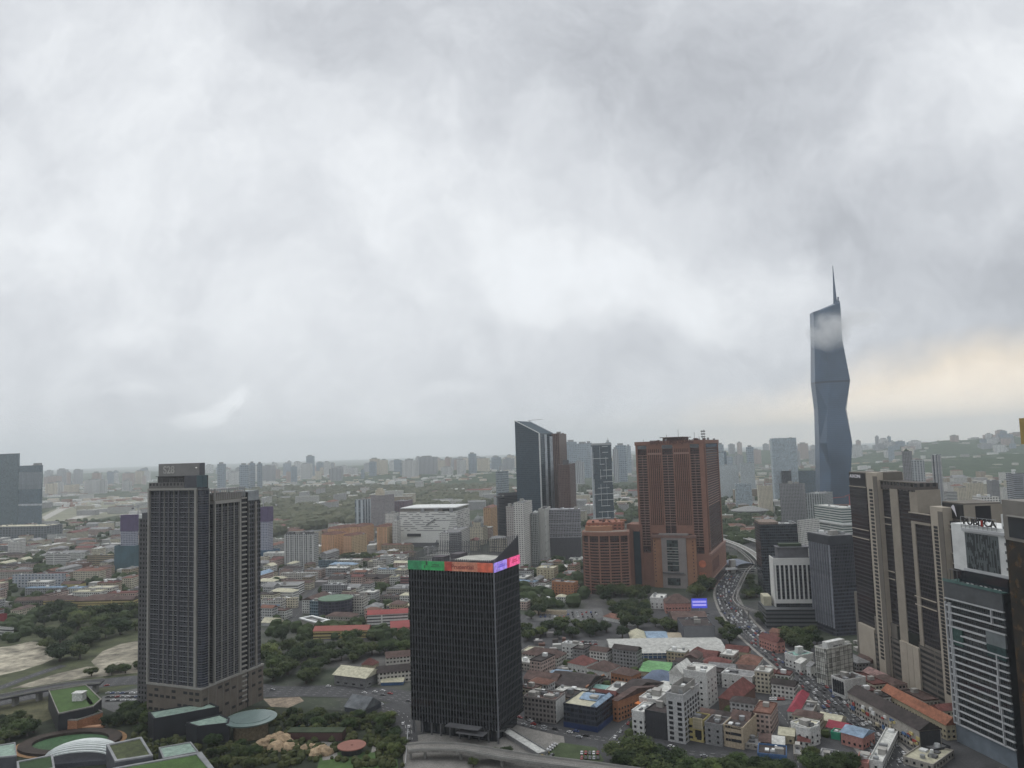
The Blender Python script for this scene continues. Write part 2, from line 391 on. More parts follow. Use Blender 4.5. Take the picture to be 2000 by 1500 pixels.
fins(T, 's', lin(D/17, D-D/17, 16), 0, 12, H-1, .18, .5, M_fin)
fins(T, 'f', [-.05], 0, 5, H-1, .9, .8, M_fin2, 'corner_fin')
zs = [14+4.9*i for i in range(int((H-20)/4.9)+1)]
bands(T, -L, 0, 0, D, zs, .9, .18, mat('spandrel', (.030, .031, .034), .4))
# sloping canopies at the foot
MB().box(-L*.55, -7, 10, -L*.18, 0, 10.6).box(-L*.42, -8, 7, -L*.12, 0, 7.4).build('entrance_canopy', M_dkconc, T)
# ribbon screen
def led(x0, x1, col, nm, st=.55, side=False):
    b = MB()
    if not side: b.box(x0, -1.0, H-1.8, x1, -.3, H+4.6)
    else: b.box(.3, x0, H-1.8, 1.0, x1, H+4.6)
    m = emis('screen_'+nm, col, st); t = NT(m.node_tree); bs = t.n['Principled BSDF']
    if not t.n.get('Noise Texture'):
        tcc = t.new('ShaderNodeTexCoord'); n = t.noise(tcc.outputs['Object'], .35, 3, .6)
        n2 = t.noise(tcc.outputs['Object'], 1.7, 2, .6)
        k = t.m('MULTIPLY', t.rng(n, .38, .62, .65, 1.1), t.rng(n2, .3, .7, .85, 1.15)); t.put(bs, 'Emission Color', t.mix(1.0, tuple(col[:3])+(1,), t.comb(k, k, k), 'MULTIPLY'))
    return b.build('screen_panel', m, T)
led(-L, -L*.83, (.02, .22, .09), 'green_dark'); led(-L*.83+.03, -L*.56, (.025, .34, .10), 'green'); led(-L*.56+.03, -L*.47, (.40, .05, .03), 'deep_red'); led(-L*.47+.03, -L*.18, (.52, .22, .14), 'salmon'); led(-L*.18+.03, -.6, (.62, .13, .07), 'red')
led(-1.0, D*.46, (.42, .30, .95), 'violet', .8, True); led(D*.46+.03, D*.56, (.6, .03, .10), 'crimson', .7, True); led(D*.56+.03, D+.3, (1.0, .12, .36), 'pink', .8, True)
M_ledtxt = emis('screen_letters', (.16, .02, .02), .5)
text('lettering', 'Prudential', 4.4, M_ledtxt, T, (-L*.35, -1.15, H+1.2), (R(90), 0, 0), .08, 1.0)
MB().box(-L*.78, -1.2, H+1.6, -L*.76, -1.0, H+4.4).box(-L*.80, -1.2, H-.4, -L*.79, -1.0, H+1.5).box(-L*.72, -1.2, H+.6, -L*.60, -1.0, H+1.0).box(-L*.70, -1.2, H+1.8, -L*.62, -1.0, H+2.4).build('screen_picture', emis('screen_dark', (.02, .03, .02), .3), T)
MB().box(1.0, D*.12, H+.6, 1.15, D*.36, H+1.6).box(1.0, D*.16, H+1.9, 1.15, D*.3, H+2.7).build('screen_picture', emis('screen_blue', (.2, .12, .8), .6), T)
MB().box(1.0, D*.66, H+.8, 1.15, D*.9, H+1.5).box(1.0, D*.7, H+2.0, 1.15, D*.86, H+2.8).build('screen_picture', emis('screen_rose', (.9, .02, .15), .5), T)
# crown of free standing fins rising to the back corner
def ch(x, y):
    tx = (x+L)/L; ty = y/D
    return H+4.4+2.2+(ty*(6.5 if ty < .97 else 7.5))*(1-tx*.5)+max(0, tx)**2*(ty**1.1)*9
b = MB()
pts = [(x, 0) for x in lin(-L, 0, 46)]+[(0, y) for y in lin(.8, D, 26)]+[(x, D) for x in lin(-1.3, -L, 46)]+[(-L, y) for y in lin(D-.8, .8, 22)]
first = MB().box(-.16, -.35, 0, .16, .35, 1).mesh('crown_fin', M_fin)
k = 0
b2 = MB()
for i, (x, y) in enumerate(pts):
    z1 = ch(x, y)
    if k < 99 and i % 1 == 0 and (y > D-.1 or y < .1 or x > -.1):
        o = link('crown_fin', first, T, (x, y, H+4.4)); o.scale = (1, 1, max(1.3, z1-H-4.4)); k += 1
    else: b2.box(x-.16, y-.3, H+4.4, x+.16, y+.3, z1)
o = b2.build('crown_fin', M_fin, T); tag(o, kind='stuff')
scr = MB(); scr.face([(-.3, 1.5, H+4.4), (-.3, D, H+4.4), (-.3, D, ch(0, D)-1.2), (-.3, D*.6, ch(0, D*.6)-1.2), (-.3, D*.25, ch(0, D*.25)-1)]); scr.face([(-.7, 1.5, H+4.4), (-.7, D, H+4.4), (-.7, D, ch(0, D)-1.2), (-.7, D*.6, ch(0, D*.6)-1.2), (-.7, D*.25, ch(0, D*.25)-1)][::-1])
scr.build('crown_screen', mat('perforated_screen', (.03, .03, .034), .5), T)
for z in (H+6, H+9.5): MB().bar((-L, D, z), (0, D, z), .3).bar((-L, D, z), (-L, 0, z-1.4), .25).build('crown_rail', M_fin, T)
MB().box(-L+.8, .8, H-2, -.8, D-.8, H+1.0).build('roof', M_roofg, T)
MB().prism([(-L*.52, D*.2), (-L*.10, D*.2), (-L*.12, D*.72), (-L*.36, D*.82), (-L*.52, D*.66)], H+4.2, H+4.9).build('roof_canopy', mat('canopy_cream', (.42, .42, .38)), T)
for x, y in ((-L*.5, D*.25), (-L*.14, D*.25), (-L*.36, D*.75), (-L*.15, D*.68)): MB().cyl(x, y, .35, H+1, H+4.2, 8).build('canopy_post', M_steel, T)
for x, y, w_, d_, h_ in ((-L*.85, D*.4, 9, 10, 4), (-L*.68, D*.55, 8, 12, 5.5), (-L*.6, D*.3, 5, 5, 3)): MB().box(x, y, H+1, x+w_, y+d_, H+1+h_).build('plant_room', mat('plant_grey', (.10, .09, .10)), T)

# ---------------- Twin block residential tower on the left
f = place(393, 1423, 22, 287, 514, 1348); L, D, HP = f.L, f.D, f.H
T = root(f, 'apartment_tower', 'tall dark grey apartment tower with numbered roof sign, beige frames and a brown parking podium', 'apartment tower')
M_frame = mat('beige_frame', (.27, .26, .24), var=.1); M_pod = mat('podium_brown', (.135, .115, .095), var=.2)
M_dg = mat('tower_grey', (.085, .087, .095), var=.15)
MB().prism([(-L, 0), (0, 0), (0, D), (-L, D)], 0, HP).build('podium_wall', M_pod, T)
MB().box(-L-.5, -.5, HP, .5, D+.5, HP+1.4).build('podium_parapet', M_frame, T)
rr = random.Random(3)
win = MB().box(-1.9, -.12, -1, 1.9, .3, 1).mesh('vent_opening', M_blackm)
for i in range(9):
    for z in (5, 10, 15, 20, 24.5):
        if rr.random() < .62: link('vent_opening', win, T, (-L+4+i*(L-8)/8, 0, z))
for i in range(9):
    for z in (5, 10, 15, 20, 24.5):
        if rr.random() < .6: link('vent_opening', win, T, (0, 4+i*(D-8)/8, z), R(90))
fins(T, 's', lin(D*.1, D*.9, 8), 0, 0, HP, .3, .3, mat('podium_line', (.22, .20, .18)), 'podium_rib')
# main block: x -L+1..-1 , y 1..18
x_l, _ = onfront(f, 292, 960, 1.5); _, HT = onfront(f, 380, 957, 1.5)
X0, X1 = x_l, -1.0; Y0 = 1.5; Y1 = onside(f, 411, 960, .6)[0]; print('Y1', Y1)
W1 = facade('flat_windows', (.055, .057, .066), (.006, .007, .010), bay=3.05, fl=3.75, wf=.62, hf=.60, gr=.12, stain=.1, rnd=.8, slab=(.075, .077, .085), lit=-.03)
MB().box(X0, Y0, HP+1.4, X1, Y1, HT).build('tower_wall', W1, T)
nfl = int((HT-HP-4)/3.75)
zs = [HP+4+3.75*i for i in range(nfl)]
bands(T, X0, Y0, X1-2, Y1, zs, .7, .7, mat('slab_grey', (.15, .152, .165), var=.12))
fins(T, 'f', [X0+(X1-X0)*k for k in (.215, .385, .575)], Y0, HP+1.4, HT, 1.5, 1.1, mat('pilaster', (.085, .085, .095), var=.12), 'pilaster')
fins(T, 'f', [X0+(X1-X0)*k for k in (.30, .48, .76)], Y0, HP+1.4, HT, .2, 1.0, M_frame, 'thin_rib')
fins(T, 'f', [X0+.9], Y0, HP+1.4, HT+1.5, 1.6, 1.9, M_frame, 'frame_post'); fins(T, 'f', [X0+(X1-X0)*.90], Y0, HP+1.4, HT+1.5, 2.2, 1.9, M_frame, 'frame_post')
MB().box(X0, Y0-2.0, HT, X0+(X1-X0)*.93, Y0, HT+1.6).build('frame_head', M_frame, T)
# rounded glazed bay on the near corner
bx = X1-3.5
poly = [(bx, Y0-.9)]+[(X1+1.5*math.sin(R(q))-0+(-2.5+2.5*math.sin(R(q))), Y0-1.2+3.2*(1-math.cos(R(q)))) for q in range(10, 91, 16)]+[(X1+1.6, Y1-1), (bx, Y1-1)]
MB().prism(poly, HP+1.4, HT-.5).build('glazed_bay', facade('bay_glass', (.05, .052, .065), (.014, .018, .030), bay=2.2, fl=3.75, wf=.9, hf=.72, gr=.08, rnd=.6, slab=(.09, .09, .10), lit=-.05), T)
a = MB().prism([(x+.35 if x > bx else x, y-.25) for x, y in poly], 0, .4).build('bay_slab', mat('slab_pale', (.13, .13, .145)), T, (0, 0, zs[0])); copies(a, T, [(0, 0, z) for z in zs[1:]])
fins(T, 's', [Y0+5, Y0+11, Y1-1.4], X1+1.6, HP+1.4, HT, .25, .5, M_frame, 'thin_rib')
# roof storeys
MB().box(X0-.2, Y0-.5, HT+1.6, X1-6, Y1, HT+6).build('upper_storey', facade('top_storey', (.13, .125, .12), (.02, .02, .022), bay=3.6, fl=4.4, wf=.55, hf=.45, off=(0, .3)), T)
z2 = HT+6
xa, _ = onfront(f, 308, 940, 4); xb, _ = onfront(f, 367, 935, 4); MB().box(xa, 4, z2, xb, Y1-2, z2+4.6).build('machine_storey', facade('louvre_storey', (.075, .07, .068), (.012, .012, .014), bay=1.9, fl=9, wf=.5, hf=.7, off=(0, .2)), T)
MB().box(xa-1.5, 3.2, z2+4.6, xb, Y1-2, z2+5.0).build('roof_slab', M_dg, T)
xc_, _ = onfront(f, 310.5, 918, 4); xd_, zt = onfront(f, 381, 905, 4)
MB().box(xc_, 3.6, z2+5.0, xd_+5, 9, zt+.3).build('sign_wall', mat('sign_grey', (.21, .205, .20), var=.1), T)
MB().box(xd_+4.9, 3.5, z2+5.2, xd_+5.1, 9, zt+.2).build('sign_wall_edge', M_dg, T)
hs = (zt-z2-5)
text('lettering', 'S28', hs*.86, mat('sign_letters', (.40, .39, .37)), T, (xc_+hs*1.15, 3.45, z2+5.1+hs*.48), (R(90), 0, 0), .1, 1.0)
MB().cyl(0, 0, .6, 0, .4, 10).build('sign_lamp', emis('lamp_white', (.9, .9, .85), .8), T, (xd_+2, 3.1, z2+5+hs*.62))
MB().box(xb+.2, Y0-1.2, HT+1.0, X1+1.2, Y1-2, HT+11.2).build('roof_glass_box', mat('roof_glass', (.02, .022, .032), .15, spec=.8), T)
MB().box(X1-4.5, Y0-1.25, HT+2.2, X1+1.25, Y1-3, HT+11.3).build('roof_glass_box', mat('roof_glass_teal', (.05, .08, .09), .3), T)
MB().box(xb, Y0-.8, HT+.2, X1+.6, Y1, HT+1.1).build('roof_slab', M_grey, T)
# second block behind, along the side
y_a, _ = onside(f, 416, 980, -1.5); y_b, H2 = onside(f, 468, 977, -1.5); y_c, _ = onside(f, 508, 975, -1.5)
y_a = max(y_a, Y1+.6)
Z2 = HP+1.4
W2 = facade('balcony_windows', (.085, .086, .092), (.006, .007, .010), bay=3.4, fl=3.75, wf=.66, hf=.62, gr=.12, stain=.12, rnd=.9, slab=(.11, .11, .115))
MB().box(-24, y_a, Z2, -1.5, y_c, H2-1).build('rear_tower_wall', W2, T)
zs2 = [Z2+2.6+3.75*i for i in range(int((H2-Z2-5)/3.75))]
bands(T, -24, y_a, -1.5, y_b-.6, zs2, .5, .75, mat('slab_grey2', (.125, .125, .13), var=.12), 'balcony_slab')
fins(T, 's', [y_a+.9], -1.5, Z2, H2, 1.2, 1.6, M_frame, 'frame_post'); fins(T, 's', [y_b-.9], -1.5, Z2, H2, 1.8, 1.9, M_frame, 'frame_post')
fins(T, 's', [y_a+(y_b-y_a)*q for q in (.3, .52, .76)], -1.5, Z2, H2-1, .35, 1.2, M_frame, 'thin_rib')
MB().box(-24, y_a, H2-1, .4, y_b, H2+1.4).build('frame_head', M_frame, T)
MB().box(-23, y_a-.3, H2+1.4, -1.2, y_b+2, H2+6.5).build('roof_parapet', mat('taupe_wall', (.17, .155, .135)), T)
ls = MB(); first = MB().box(-.15, -.35, 0, .15, .35, 9).build('louvre_fin', mat('louvre_grey', (.25, .245, .24)), T, (-1, y_a+.5, H2+2)); copies(first, T, [(-1, y, H2+2) for y in lin(y_a+2, y_b+5, 17)]+[(x, y_a, H2+2) for x in lin(-22, -3, 8)])
MB().box(-24, y_a, H2+9.6, -1, y_b+5, H2+10.2).build('louvre_head', M_grey, T)
# stair strip with pale landings, then the far strip
y_s0, _ = onside(f, 471, 1000, -.5); y_s1, _ = onside(f, 483, 1000, -.5)
MB().box(-6, y_s0, 0, -.9, y_s1, H2+3).build('stair_core', mat('stair_dark', (.03, .03, .034)), T)
a = MB().box(-1, y_s0, 0, .6, y_s1-1.6, 1.1).build('stair_landing', mat('landing_beige', (.30, .285, .26)), T, (0, 0, 6)); copies(a, T, [(0, 0, z) for z in lin(9.75, H2+1, int((H2-8)/3.75))])
fins(T, 's', [y_s1-.6], -.9, 0, H2+6, 1.0, 1.2, M_blackm, 'black_fin')  # black metal fin along the far edge of the stair strip
_, H3 = onside(f, 500, 979, -1.2)
MB().box(-12, y_s1, Z2, -1.2, y_c, H3).build('end_wall', facade('end_windows', (.07, .072, .08), (.006, .007, .009), bay=3, fl=3.75, wf=.6, hf=.6, slab=(.1, .1, .11)), T)
fins(T, 's', [y_s1+(y_c-y_s1)*.62], -1.2, Z2, H3, 2.0, 1.2, mat('taupe_pier', (.20, .185, .17)), 'pilaster'); fins(T, 's', [y_s1+(y_c-y_s1)*.12], -1.2, Z2, H3, .4, 1.0, M_frame, 'thin_rib')
MB().box(-14, y_s1+1, H3, -2, y_c-1, H3+9).build('rooftop_screen', mat('pale_screen', (.28, .30, .31)), T)
# low left wing
xw0, _ = onfront(f, 271.5, 1040, 10); _, HW = onfront(f, 275, 1013, 10)
MB().box(xw0, 10, 0, X0-.2, 44, HW).build('side_wing_wall', facade('wing_windows', (.10, .098, .10), (.012, .013, .016), bay=3.2, fl=3.75, wf=.5, hf=.5), T)
MB().box(xw0-.3, 9.7, HW-13, xw0+2.5, 44.3, HW-12).box(xw0+2, 11, HW, X0-.3, 40, HW+4.6).build('side_wing_roof', M_dg, T)
fins(T, 'f', [X0-2.2], 10, 0, HW, 2.2, .8, M_dg, 'pilaster')

# ---------------- terracotta landmark tower
f = place(1389.5, 1150, 23, 1241, 1402, 862); L, D, H = f.L, f.D, f.H
T = root(f, 'landmark_tower', 'broad terracotta hotel and mall tower with striped balcony bays and a big grey portal', 'tower')
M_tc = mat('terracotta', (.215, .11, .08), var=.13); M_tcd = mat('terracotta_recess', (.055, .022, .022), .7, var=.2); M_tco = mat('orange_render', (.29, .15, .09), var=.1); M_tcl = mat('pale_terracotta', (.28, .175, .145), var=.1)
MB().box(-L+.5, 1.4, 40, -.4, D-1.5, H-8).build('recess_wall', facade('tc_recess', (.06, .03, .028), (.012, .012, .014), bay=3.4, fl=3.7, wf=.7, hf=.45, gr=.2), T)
MB().box(-L, 0, H-9, 0, D, H+1.5).build('cornice', M_tc, T)
MB().box(-L-1.2, -1.2, H-3, 1.2, D+1.2, H+2.2).build('parapet', M_tc, T)
def bay_slabs(k0, k1, z0, z1, n, side=False):
    if not side: b = MB().box(-L+L*k0, -.4, 0, -L+L*k1, 2, .75); nm = 'balcony_slab'
    else: b = MB().box(-2, D*k0, 0, .4, D*k1, .75); nm = 'balcony_slab'
    a = b.build(nm, M_tcl, T, (0, 0, z0)); copies(a, T, [(0, 0, z) for z in lin(z0, z1, n)[1:]])
zf = lambda y: onfront(f, 1310, y)[1]
zb0 = zf(1067); zb1 = zf(889)
bay_slabs(.03, .165, zb0, zb1, 36); bay_slabs(.39, .55, zf(1026), zb1, 28); bay_slabs(.80, .935, zb0, zb1, 36); bay_slabs(.12, .9, zf(990), zb1, 22, True)
for k, wd in ((.012, 2.6), (.175, 2.2), (.382, 2.0), (.56, 2.0), (.787, 2.4), (.965, 6.6)):
    MB().box(-L+L*k-wd/2, -.9, 36, -L+L*k+wd/2, 2, H-2).build('pier', M_tc, T)
for k in (.06, .95): MB().box(-2, D*k-1.8, 36, .9, D*k+1.8, H-2).build('pier', M_tc, T)
fins(T, 'f', [-L+L*k for k in lin(.205, .355, 6)]+[-L+L*k for k in lin(.59, .757, 7)], .6, zf(1030), H-9, 1.35, 1.5, M_tc)
for k0, k1 in ((.175, .385), (.56, .787)): MB().box(-L+L*k0, -1.1, zf(885.5)-1.2, -L+L*k1, .5, zf(885.5)+1.2).build('belt', M_tcl, T)
for k0, k1 in ((.175, .385), (.56, .787)): MB().box(-L+L*k0, -1.0, zf(1042), -L+L*k1, 1.6, zf(1026)).build('spandrel_panel', M_tc, T)
for k0, k1 in ((.03, .165), (.39, .55), (.80, .935)): MB().box(-L+L*k0, -.3, H-8.6, -L+L*k1, 1, H-3.4).build('attic_opening', M_glassd, T)
MB().box(-.5, D*.12, H-8.6, .3, D*.9, H-3.4).build('attic_opening', M_glassd, T)
for k in (.095, .47, .865): fins(T, 'f', [-L+L*k], 0, zb0, zb1, .5, .6, M_tcl, 'balcony_post')
# letters on the parapet
text('lettering', 'BERJAYA TIMES SQUARE', 7.2, mat('sign_bronze', (.085, .04, .035)), T, (-L*.46, -1.5, H-1.6+2.2), (R(90), 0, 0), .3, .80)
MB().box(-L*.68, D*.3, H+2, -L*.39, D*.7, H+7).box(-L*.71, D*.25, H+7, -L*.36, D*.75, H+8).build('rooftop_block', mat('roof_brown', (.10, .065, .055)), T)
rr = random.Random(5)
for i in range(14): x = -L*rr.random(); y = D*(.1+.8*rr.random()); MB().box(x, y, H+1.5, x+2+3*rr.random(), y+3, H+3.5+2*rr.random()).build('rooftop_unit', M_tcd if i % 2 else M_grey, T)
for x, h_ in ((-L*.98, 6), (-L*.62, 12), (-L*.44, 19), (-L*.2, 14), (-L*.13, 8), (-L*.33, 6)): MB().bar((x, D*.3, H+1), (x, D*.3, H+h_), .45).build('antenna', M_grey, T)
m_ = MB().bar((-L*.085, D*.3, H+1), (-L*.085, D*.3, H+16), .6).bar((-L*.055, D*.3, H+1), (-L*.055, D*.3, H+17), .6)
for z in (6, 10, 14): m_.box(-L*.085-1.6, D*.3-.6, H+z, -L*.055+1.6, D*.3+.6, H+z+1.6)
m_.build('antenna_mast', M_dkconc, T)
# podium
pl, zp = onfront(f, 1391, 1083, -3)
yr, _ = onside(f, 1417, 1060, 2.5)
MB().box(-L-1, -2.5, 0, 2.5, yr, zp).build('podium_wall', M_tc, T)
MB().box(-L*.0+.5, -3.2, zp*.28, 3.2, yr+.5, zp*.31).box(-.5, -3.2, zp-1.5, 3.2, yr+.5, zp+1.2).build('podium_belt', M_tcl, T)
MB().box(2.4, 4, 2, 2.9, yr-3, zp*.27).build('podium_glazing', facade('podium_side', (.05, .03, .03), (.02, .02, .022), bay=4, fl=4.5, wf=.7, hf=.7), T)
for i in range(7): MB().box(2.4, 6+i*9, zp*.45, 2.8, 12+i*9, zp*.8).build('podium_panel', mat('tc_panel', (.15, .07, .055)), T)
# emblem and letters on the podium corner
MB().cyl(0, 0, 5, 0, .4, 20).build('emblem', mat('emblem_orange', (.42, .13, .07)), T, (-L*.10, -2.9, zp*.72)).rotation_euler = (R(90), 0, 0)
text('lettering', 'CITY', 5, mat('emblem_orange', None), T, (-L*.10, -2.8, zp*.42), (R(90), 0, 0), .2, .9)
MB().box(-L*.19, -3.1, .5, -L*.02, -2.3, zp*.26).build('podium_opening', M_blackm, T)
# portal
def fx(px, py, y=-6): return onfront(f, px, py, y)
x0, _ = fx(1277, 1100); x1, zt = fx(1358, 1048)
MB().box(x0, -6, 0, x1, 1, zt-2).build('portal_wall', M_tco, T)
x2, _ = fx(1294, 1100); x3, _ = fx(1342, 1100)
MB().box(x2, -8, 0, x3, -5.8, zt-2).build('portal_core', mat('portal_grey', (.235, .21, .20), var=.12), T)
MB().box(x0-1.5, -8.6, zt-2, x1+1.5, 1.2, zt+1.5).build('portal_cornice', mat('portal_brown', (.20, .12, .10)), T)
MB().box(x2-3, -9, zt+1.5, x3+3, .8, zt+3.6).build('portal_cornice', mat('portal_grey', None), T)
x4, _ = fx(1304, 1100, -8); x5, _ = fx(1326, 1100, -8); zg0 = fx(1315, 1116, -8)[1]
MB().box(x4, -8.25, zg0, x5, -7.8, zt-5).build('portal_glazing', facade('portal_glass', (.05, .055, .055), (.04, .055, .055), bay=3.7, fl=4.4, wf=.85, hf=.75, gr=.1, rnd=.9), T)
MB().box(x4-1, -8.25, 4, x5+1, -7.8, zg0-9).build('portal_glazing', facade('portal_glass', None), T)
MB().box(x4-7, -11, zg0-2.4, x5+7, -7.9, zg0-1.2).build('portal_canopy', M_dkconc, T)
a = MB().box(0, -8.6, 0, x5-x4, -8.2, .8).build('glazing_beam', M_conc, T, (x4, 0, zg0+8)); copies(a, T, [(x4, 0, z) for z in lin(zg0+14, zt-16, 6)])
for px in (1280.5, 1355): 
    xx, _ = fx(px, 1100); a = MB().box(-.7, -6.3, 0, .7, -5.9, 1.5).build('slot_window', M_blackm, T, (xx, 0, 8)); copies(a, T, [(xx, 0, z) for z in lin(16, zt-8, 11)])
# glass strip slab and the rounded annex to the left
fa = place(1257, 1150, 23, 1226, 1259, 1026, D=40); A = T
xo = loc_of(f, fa.C)
q0, _ = onfront(f, 1227, 1100, -4); q1, _ = onfront(f, 1256.5, 1100, -4); _, zq = onfront(f, 1240, 1024, -4)
MB().box(q0, -4, 0, q1, 30, zq).build('link_block', M_tc, T)
g0, _ = onfront(f, 1240, 1100, -4.4); g1, _ = onfront(f, 1252, 1100, -4.4)
MB().box(g0, -4.6, 3, g1, -3.9, zq-10).build('link_glazing', mat('teal_glass', (.02, .045, .06), .1, spec=.9), T)
MB().box(g0-.7, -4.9, 0, g0, -3.8, zq-8).box(g1, -4.9, 0, g1+.7, -3.8, zq-8).build('link_frame', M_tcd, T)

f = place(1232, 1160, 10, 1137, 1240, 1040, D=34); L, D, H = f.L, f.D, f.H
T = root(f, 'hotel_annex', 'rounded terracotta annex with brown balcony rows, left of the big terracotta tower', 'building')
def rnd(L, D, r, bulge=0):
    p = [(-L, D)]; n = 12
    p += [(-L + r*(1-math.cos(R(q)))*1.0, r*(1-math.sin(R(q)))+0) for q in (0, 30, 60, 90)]
    p += [(x, -bulge*math.sin(math.pi*(x+L)/L)) for x in lin(-L+r, -2, n)[1:]]
    return p+[(0, 1), (0, D)]
def grow(p, k, cx, cy): return [(cx+(x-cx)*k, cy+(y-cy)*k) for x, y in p]
P0 = rnd(L, D, 9, 6)
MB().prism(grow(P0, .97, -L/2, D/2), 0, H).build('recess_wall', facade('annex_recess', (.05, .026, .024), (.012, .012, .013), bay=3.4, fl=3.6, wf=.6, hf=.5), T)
a = MB().prism(P0, 0, 1.5).build('balcony_band', M_tc, T, (0, 0, 6)); copies(a, T, [(0, 0, z) for z in lin(6, H-14, 17)[1:]])
for i in range(1, len(P0)-1, 3): x, y = P0[i]; MB().box(x-1.1, y-.8, 0, x+1.1, y+2, H-3).build('pier', M_tc, T)
MB().prism(grow(P0, 1.03, -L/2, D/2), H-4, H+1).build('cornice', M_tc, T)
MB().prism(grow(P0, .95, -L/2, D/2), H+1, H+1.6).build('roof', mat('roof_tan', (.22, .17, .14), fine=.5), T)
MB().box(-L*.93, D*.55, H+1, -L*.10, D*1.9, H+12).build('upper_block', facade('annex_upper', (.25, .105, .07), (.03, .02, .02), bay=6, fl=4.2, wf=.55, hf=.35), T)
MB().prism([(x*.6-L*.35, y*.5+D*.3) for x, y in P0], H+1, H+8).build('roof_drum', M_tco, T)
rr = random.Random(9)
for i in range(12): x = -L*(.1+.8*rr.random()); y = D*(.6+1.1*rr.random()); MB().box(x, y, H+12, x+2+3*rr.random(), y+3, H+13.5+1.5*rr.random()).build('rooftop_unit', M_tcd if i % 2 else M_tco, T)

# ---------------- 118 storey faceted spire in cloud
DM = 2100.0
def mx(px, py): P = col_hit(px, py, Vector((0, DM, 0)), Vector((0, 1, 0))); return P.x, P.z
lv = [(1002, 1600, 1613, 1652, 1661.5), (957, 1599.5, 1611, 1650, 1660), (920, 1599.5, 1611.5, 1648.5, 1659.3), (866, 1598.5, 1603.7, 1651.5, 1657.5), (800, 1596, 1606.7, 1639.5, 1650.7), (747, 1590, 1610.5, 1647.5, 1649.6), (667, 1589, 1600.8, 1633.5, 1642), (612, 1587.2, 1592, 1631, 1639.5)]
cx, _ = mx(1628, 900)
T = thing('supertall_tower', 'very tall faceted blue glass tower with a needle spire, its upper part wrapped in cloud', 'skyscraper', (cx, DM, 0))
b = MB(); rings = []
for (py, a0, a1, a2, a3) in lv:
    x0, z = mx(a0, py); x1, _ = mx(a1, py); x2, _ = mx(a2, py); x3, _ = mx(a3, py)
    z = max(z, 0); w_ = (x3-x0)/2; c_ = (x0+x3)/2
    r_ = [(x0, -w_*.15), (x1, -w_*.9), (x2, -w_*1.0), (x3, -w_*.25), (x3-(x1-x0)*.4, w_*.8), (x2-(x2-c_)*.2, w_), (x1+(c_-x1)*.2, w_), (x0+2, w_*.7)]
    rings.append([(p[0]-cx, p[1], z) for p in r_])
def gm118():
    m = bpy.data.materials.new('faceted_glass'); m.use_nodes = True; t = NT(m.node_tree); b_ = t.n['Principled BSDF']; tc = t.new('ShaderNodeTexCoord')
    x, y, z = t.xyz(tc.outputs['Object']); fz = t.m('FRACT', t.m('DIVIDE', z, 5.2)); ln = t.m('LESS_THAN', fz, .25)
    big = t.m('LESS_THAN', t.m('ABSOLUTE', t.m('SUBTRACT', z, 357)), 2.2)
    n = t.noise(tc.outputs['Object'], .02, 3, .5); k = t.rng(n, .3, .7, .8, 1.25)
    c = t.mix(1.0, (.05, .09, .145, 1), t.comb(k, k, k), 'MULTIPLY'); c = t.mix(t.m('MULTIPLY', ln, .5), c, (.03, .05, .085, 1)); c = t.mix(big, c, (.02, .03, .045, 1))
    t.put(b_, 'Base Color', c); b_.inputs['Roughness'].default_value = .22; b_.inputs['Metallic'].default_value = .35; b_.inputs['Specular IOR Level'].default_value = .7; return m
M118 = gm118(); M118s = mat('spire_steel', (.07, .10, .15), .4, .5)
for i in range(len(rings)-1):
    for j in range(8):
        a, c2, d_, e = rings[i][j], rings[i][(j+1) % 8], rings[i+1][(j+1) % 8], rings[i+1][j]
        if (i+j) % 2: b.face([a, c2, d_]); b.face([a, d_, e])
        else: b.face([a, c2, e]); b.face([c2, d_, e])
tp = rings[-1]
top = []
for (x, y, z) in tp:
    px_, _, _ = proj(Vector((x+cx, DM, z))); k = max(0, min(1, (px_-1587)/52)); top.append((x*1.0, y*.95, z+3+6*k+22*k**3))
for j in range(8): b.face([tp[j], tp[(j+1) % 8], top[(j+1) % 8], top[j]])
b.face(top)
b.build('tower_shaft', M118, T)
sx = mx(1632, 590); sb = (sx[0]-cx, 0)
zt118 = mx(1628, 519)[1]
b = MB().cyl(0, 0, 9, 0, 14, 6, 0, 5.5).cyl(0, 0, 5.5, 14, 70, 6, 0, 2.6).cyl(0, 0, 2.6, 70, zt118-sx[1]+14, 6, 0, .8)
o = b.build('spire', M118s, T, (sb[0]-1, 0, sx[1]-14))
x3 = tp[3][0]; zz = top[3][2]
MB().prism([(x3-9, -4), (x3, -4), (x3, 6), (x3-9, 6)], zz-10, zz+2).bar((x3-2, 0, zz), (x3-.5, 0, zz+13), 3.2).build('crown_peak', M118s, T)
MB().prism([(-70, -62), (60, -68), (75, -20), (70, 40), (-70, 40)], 0, 26).build('podium', facade('m_podium', (.18, .10, .08), (.05, .05, .06), bay=8, fl=5), T)
for i, (x, y, h_) in enumerate([(-40, -66, 44), (5, -72, 50), (48, -72, 40)]):
    c_ = thing('tower_crane', ['red tower crane at the left foot of the faceted supertall', 'tallest tower crane at the foot of the faceted supertall', 'red tower crane at the right foot of the faceted supertall'][i], 'crane', (cx+x, DM+y, 0), R(30*i-20), 'cranes at the supertall site')
    MB().box(-.9, -.9, 0, .9, .9, h_).build('mast', M_red, c_); MB().bar((-12, 0, h_), (34, 0, h_+4+6*i), 1.3).build('jib', M_red, c_); MB().box(-13, -1.5, h_-3, -9, 1.5, h_).build('counterweight', M_dkconc, c_)

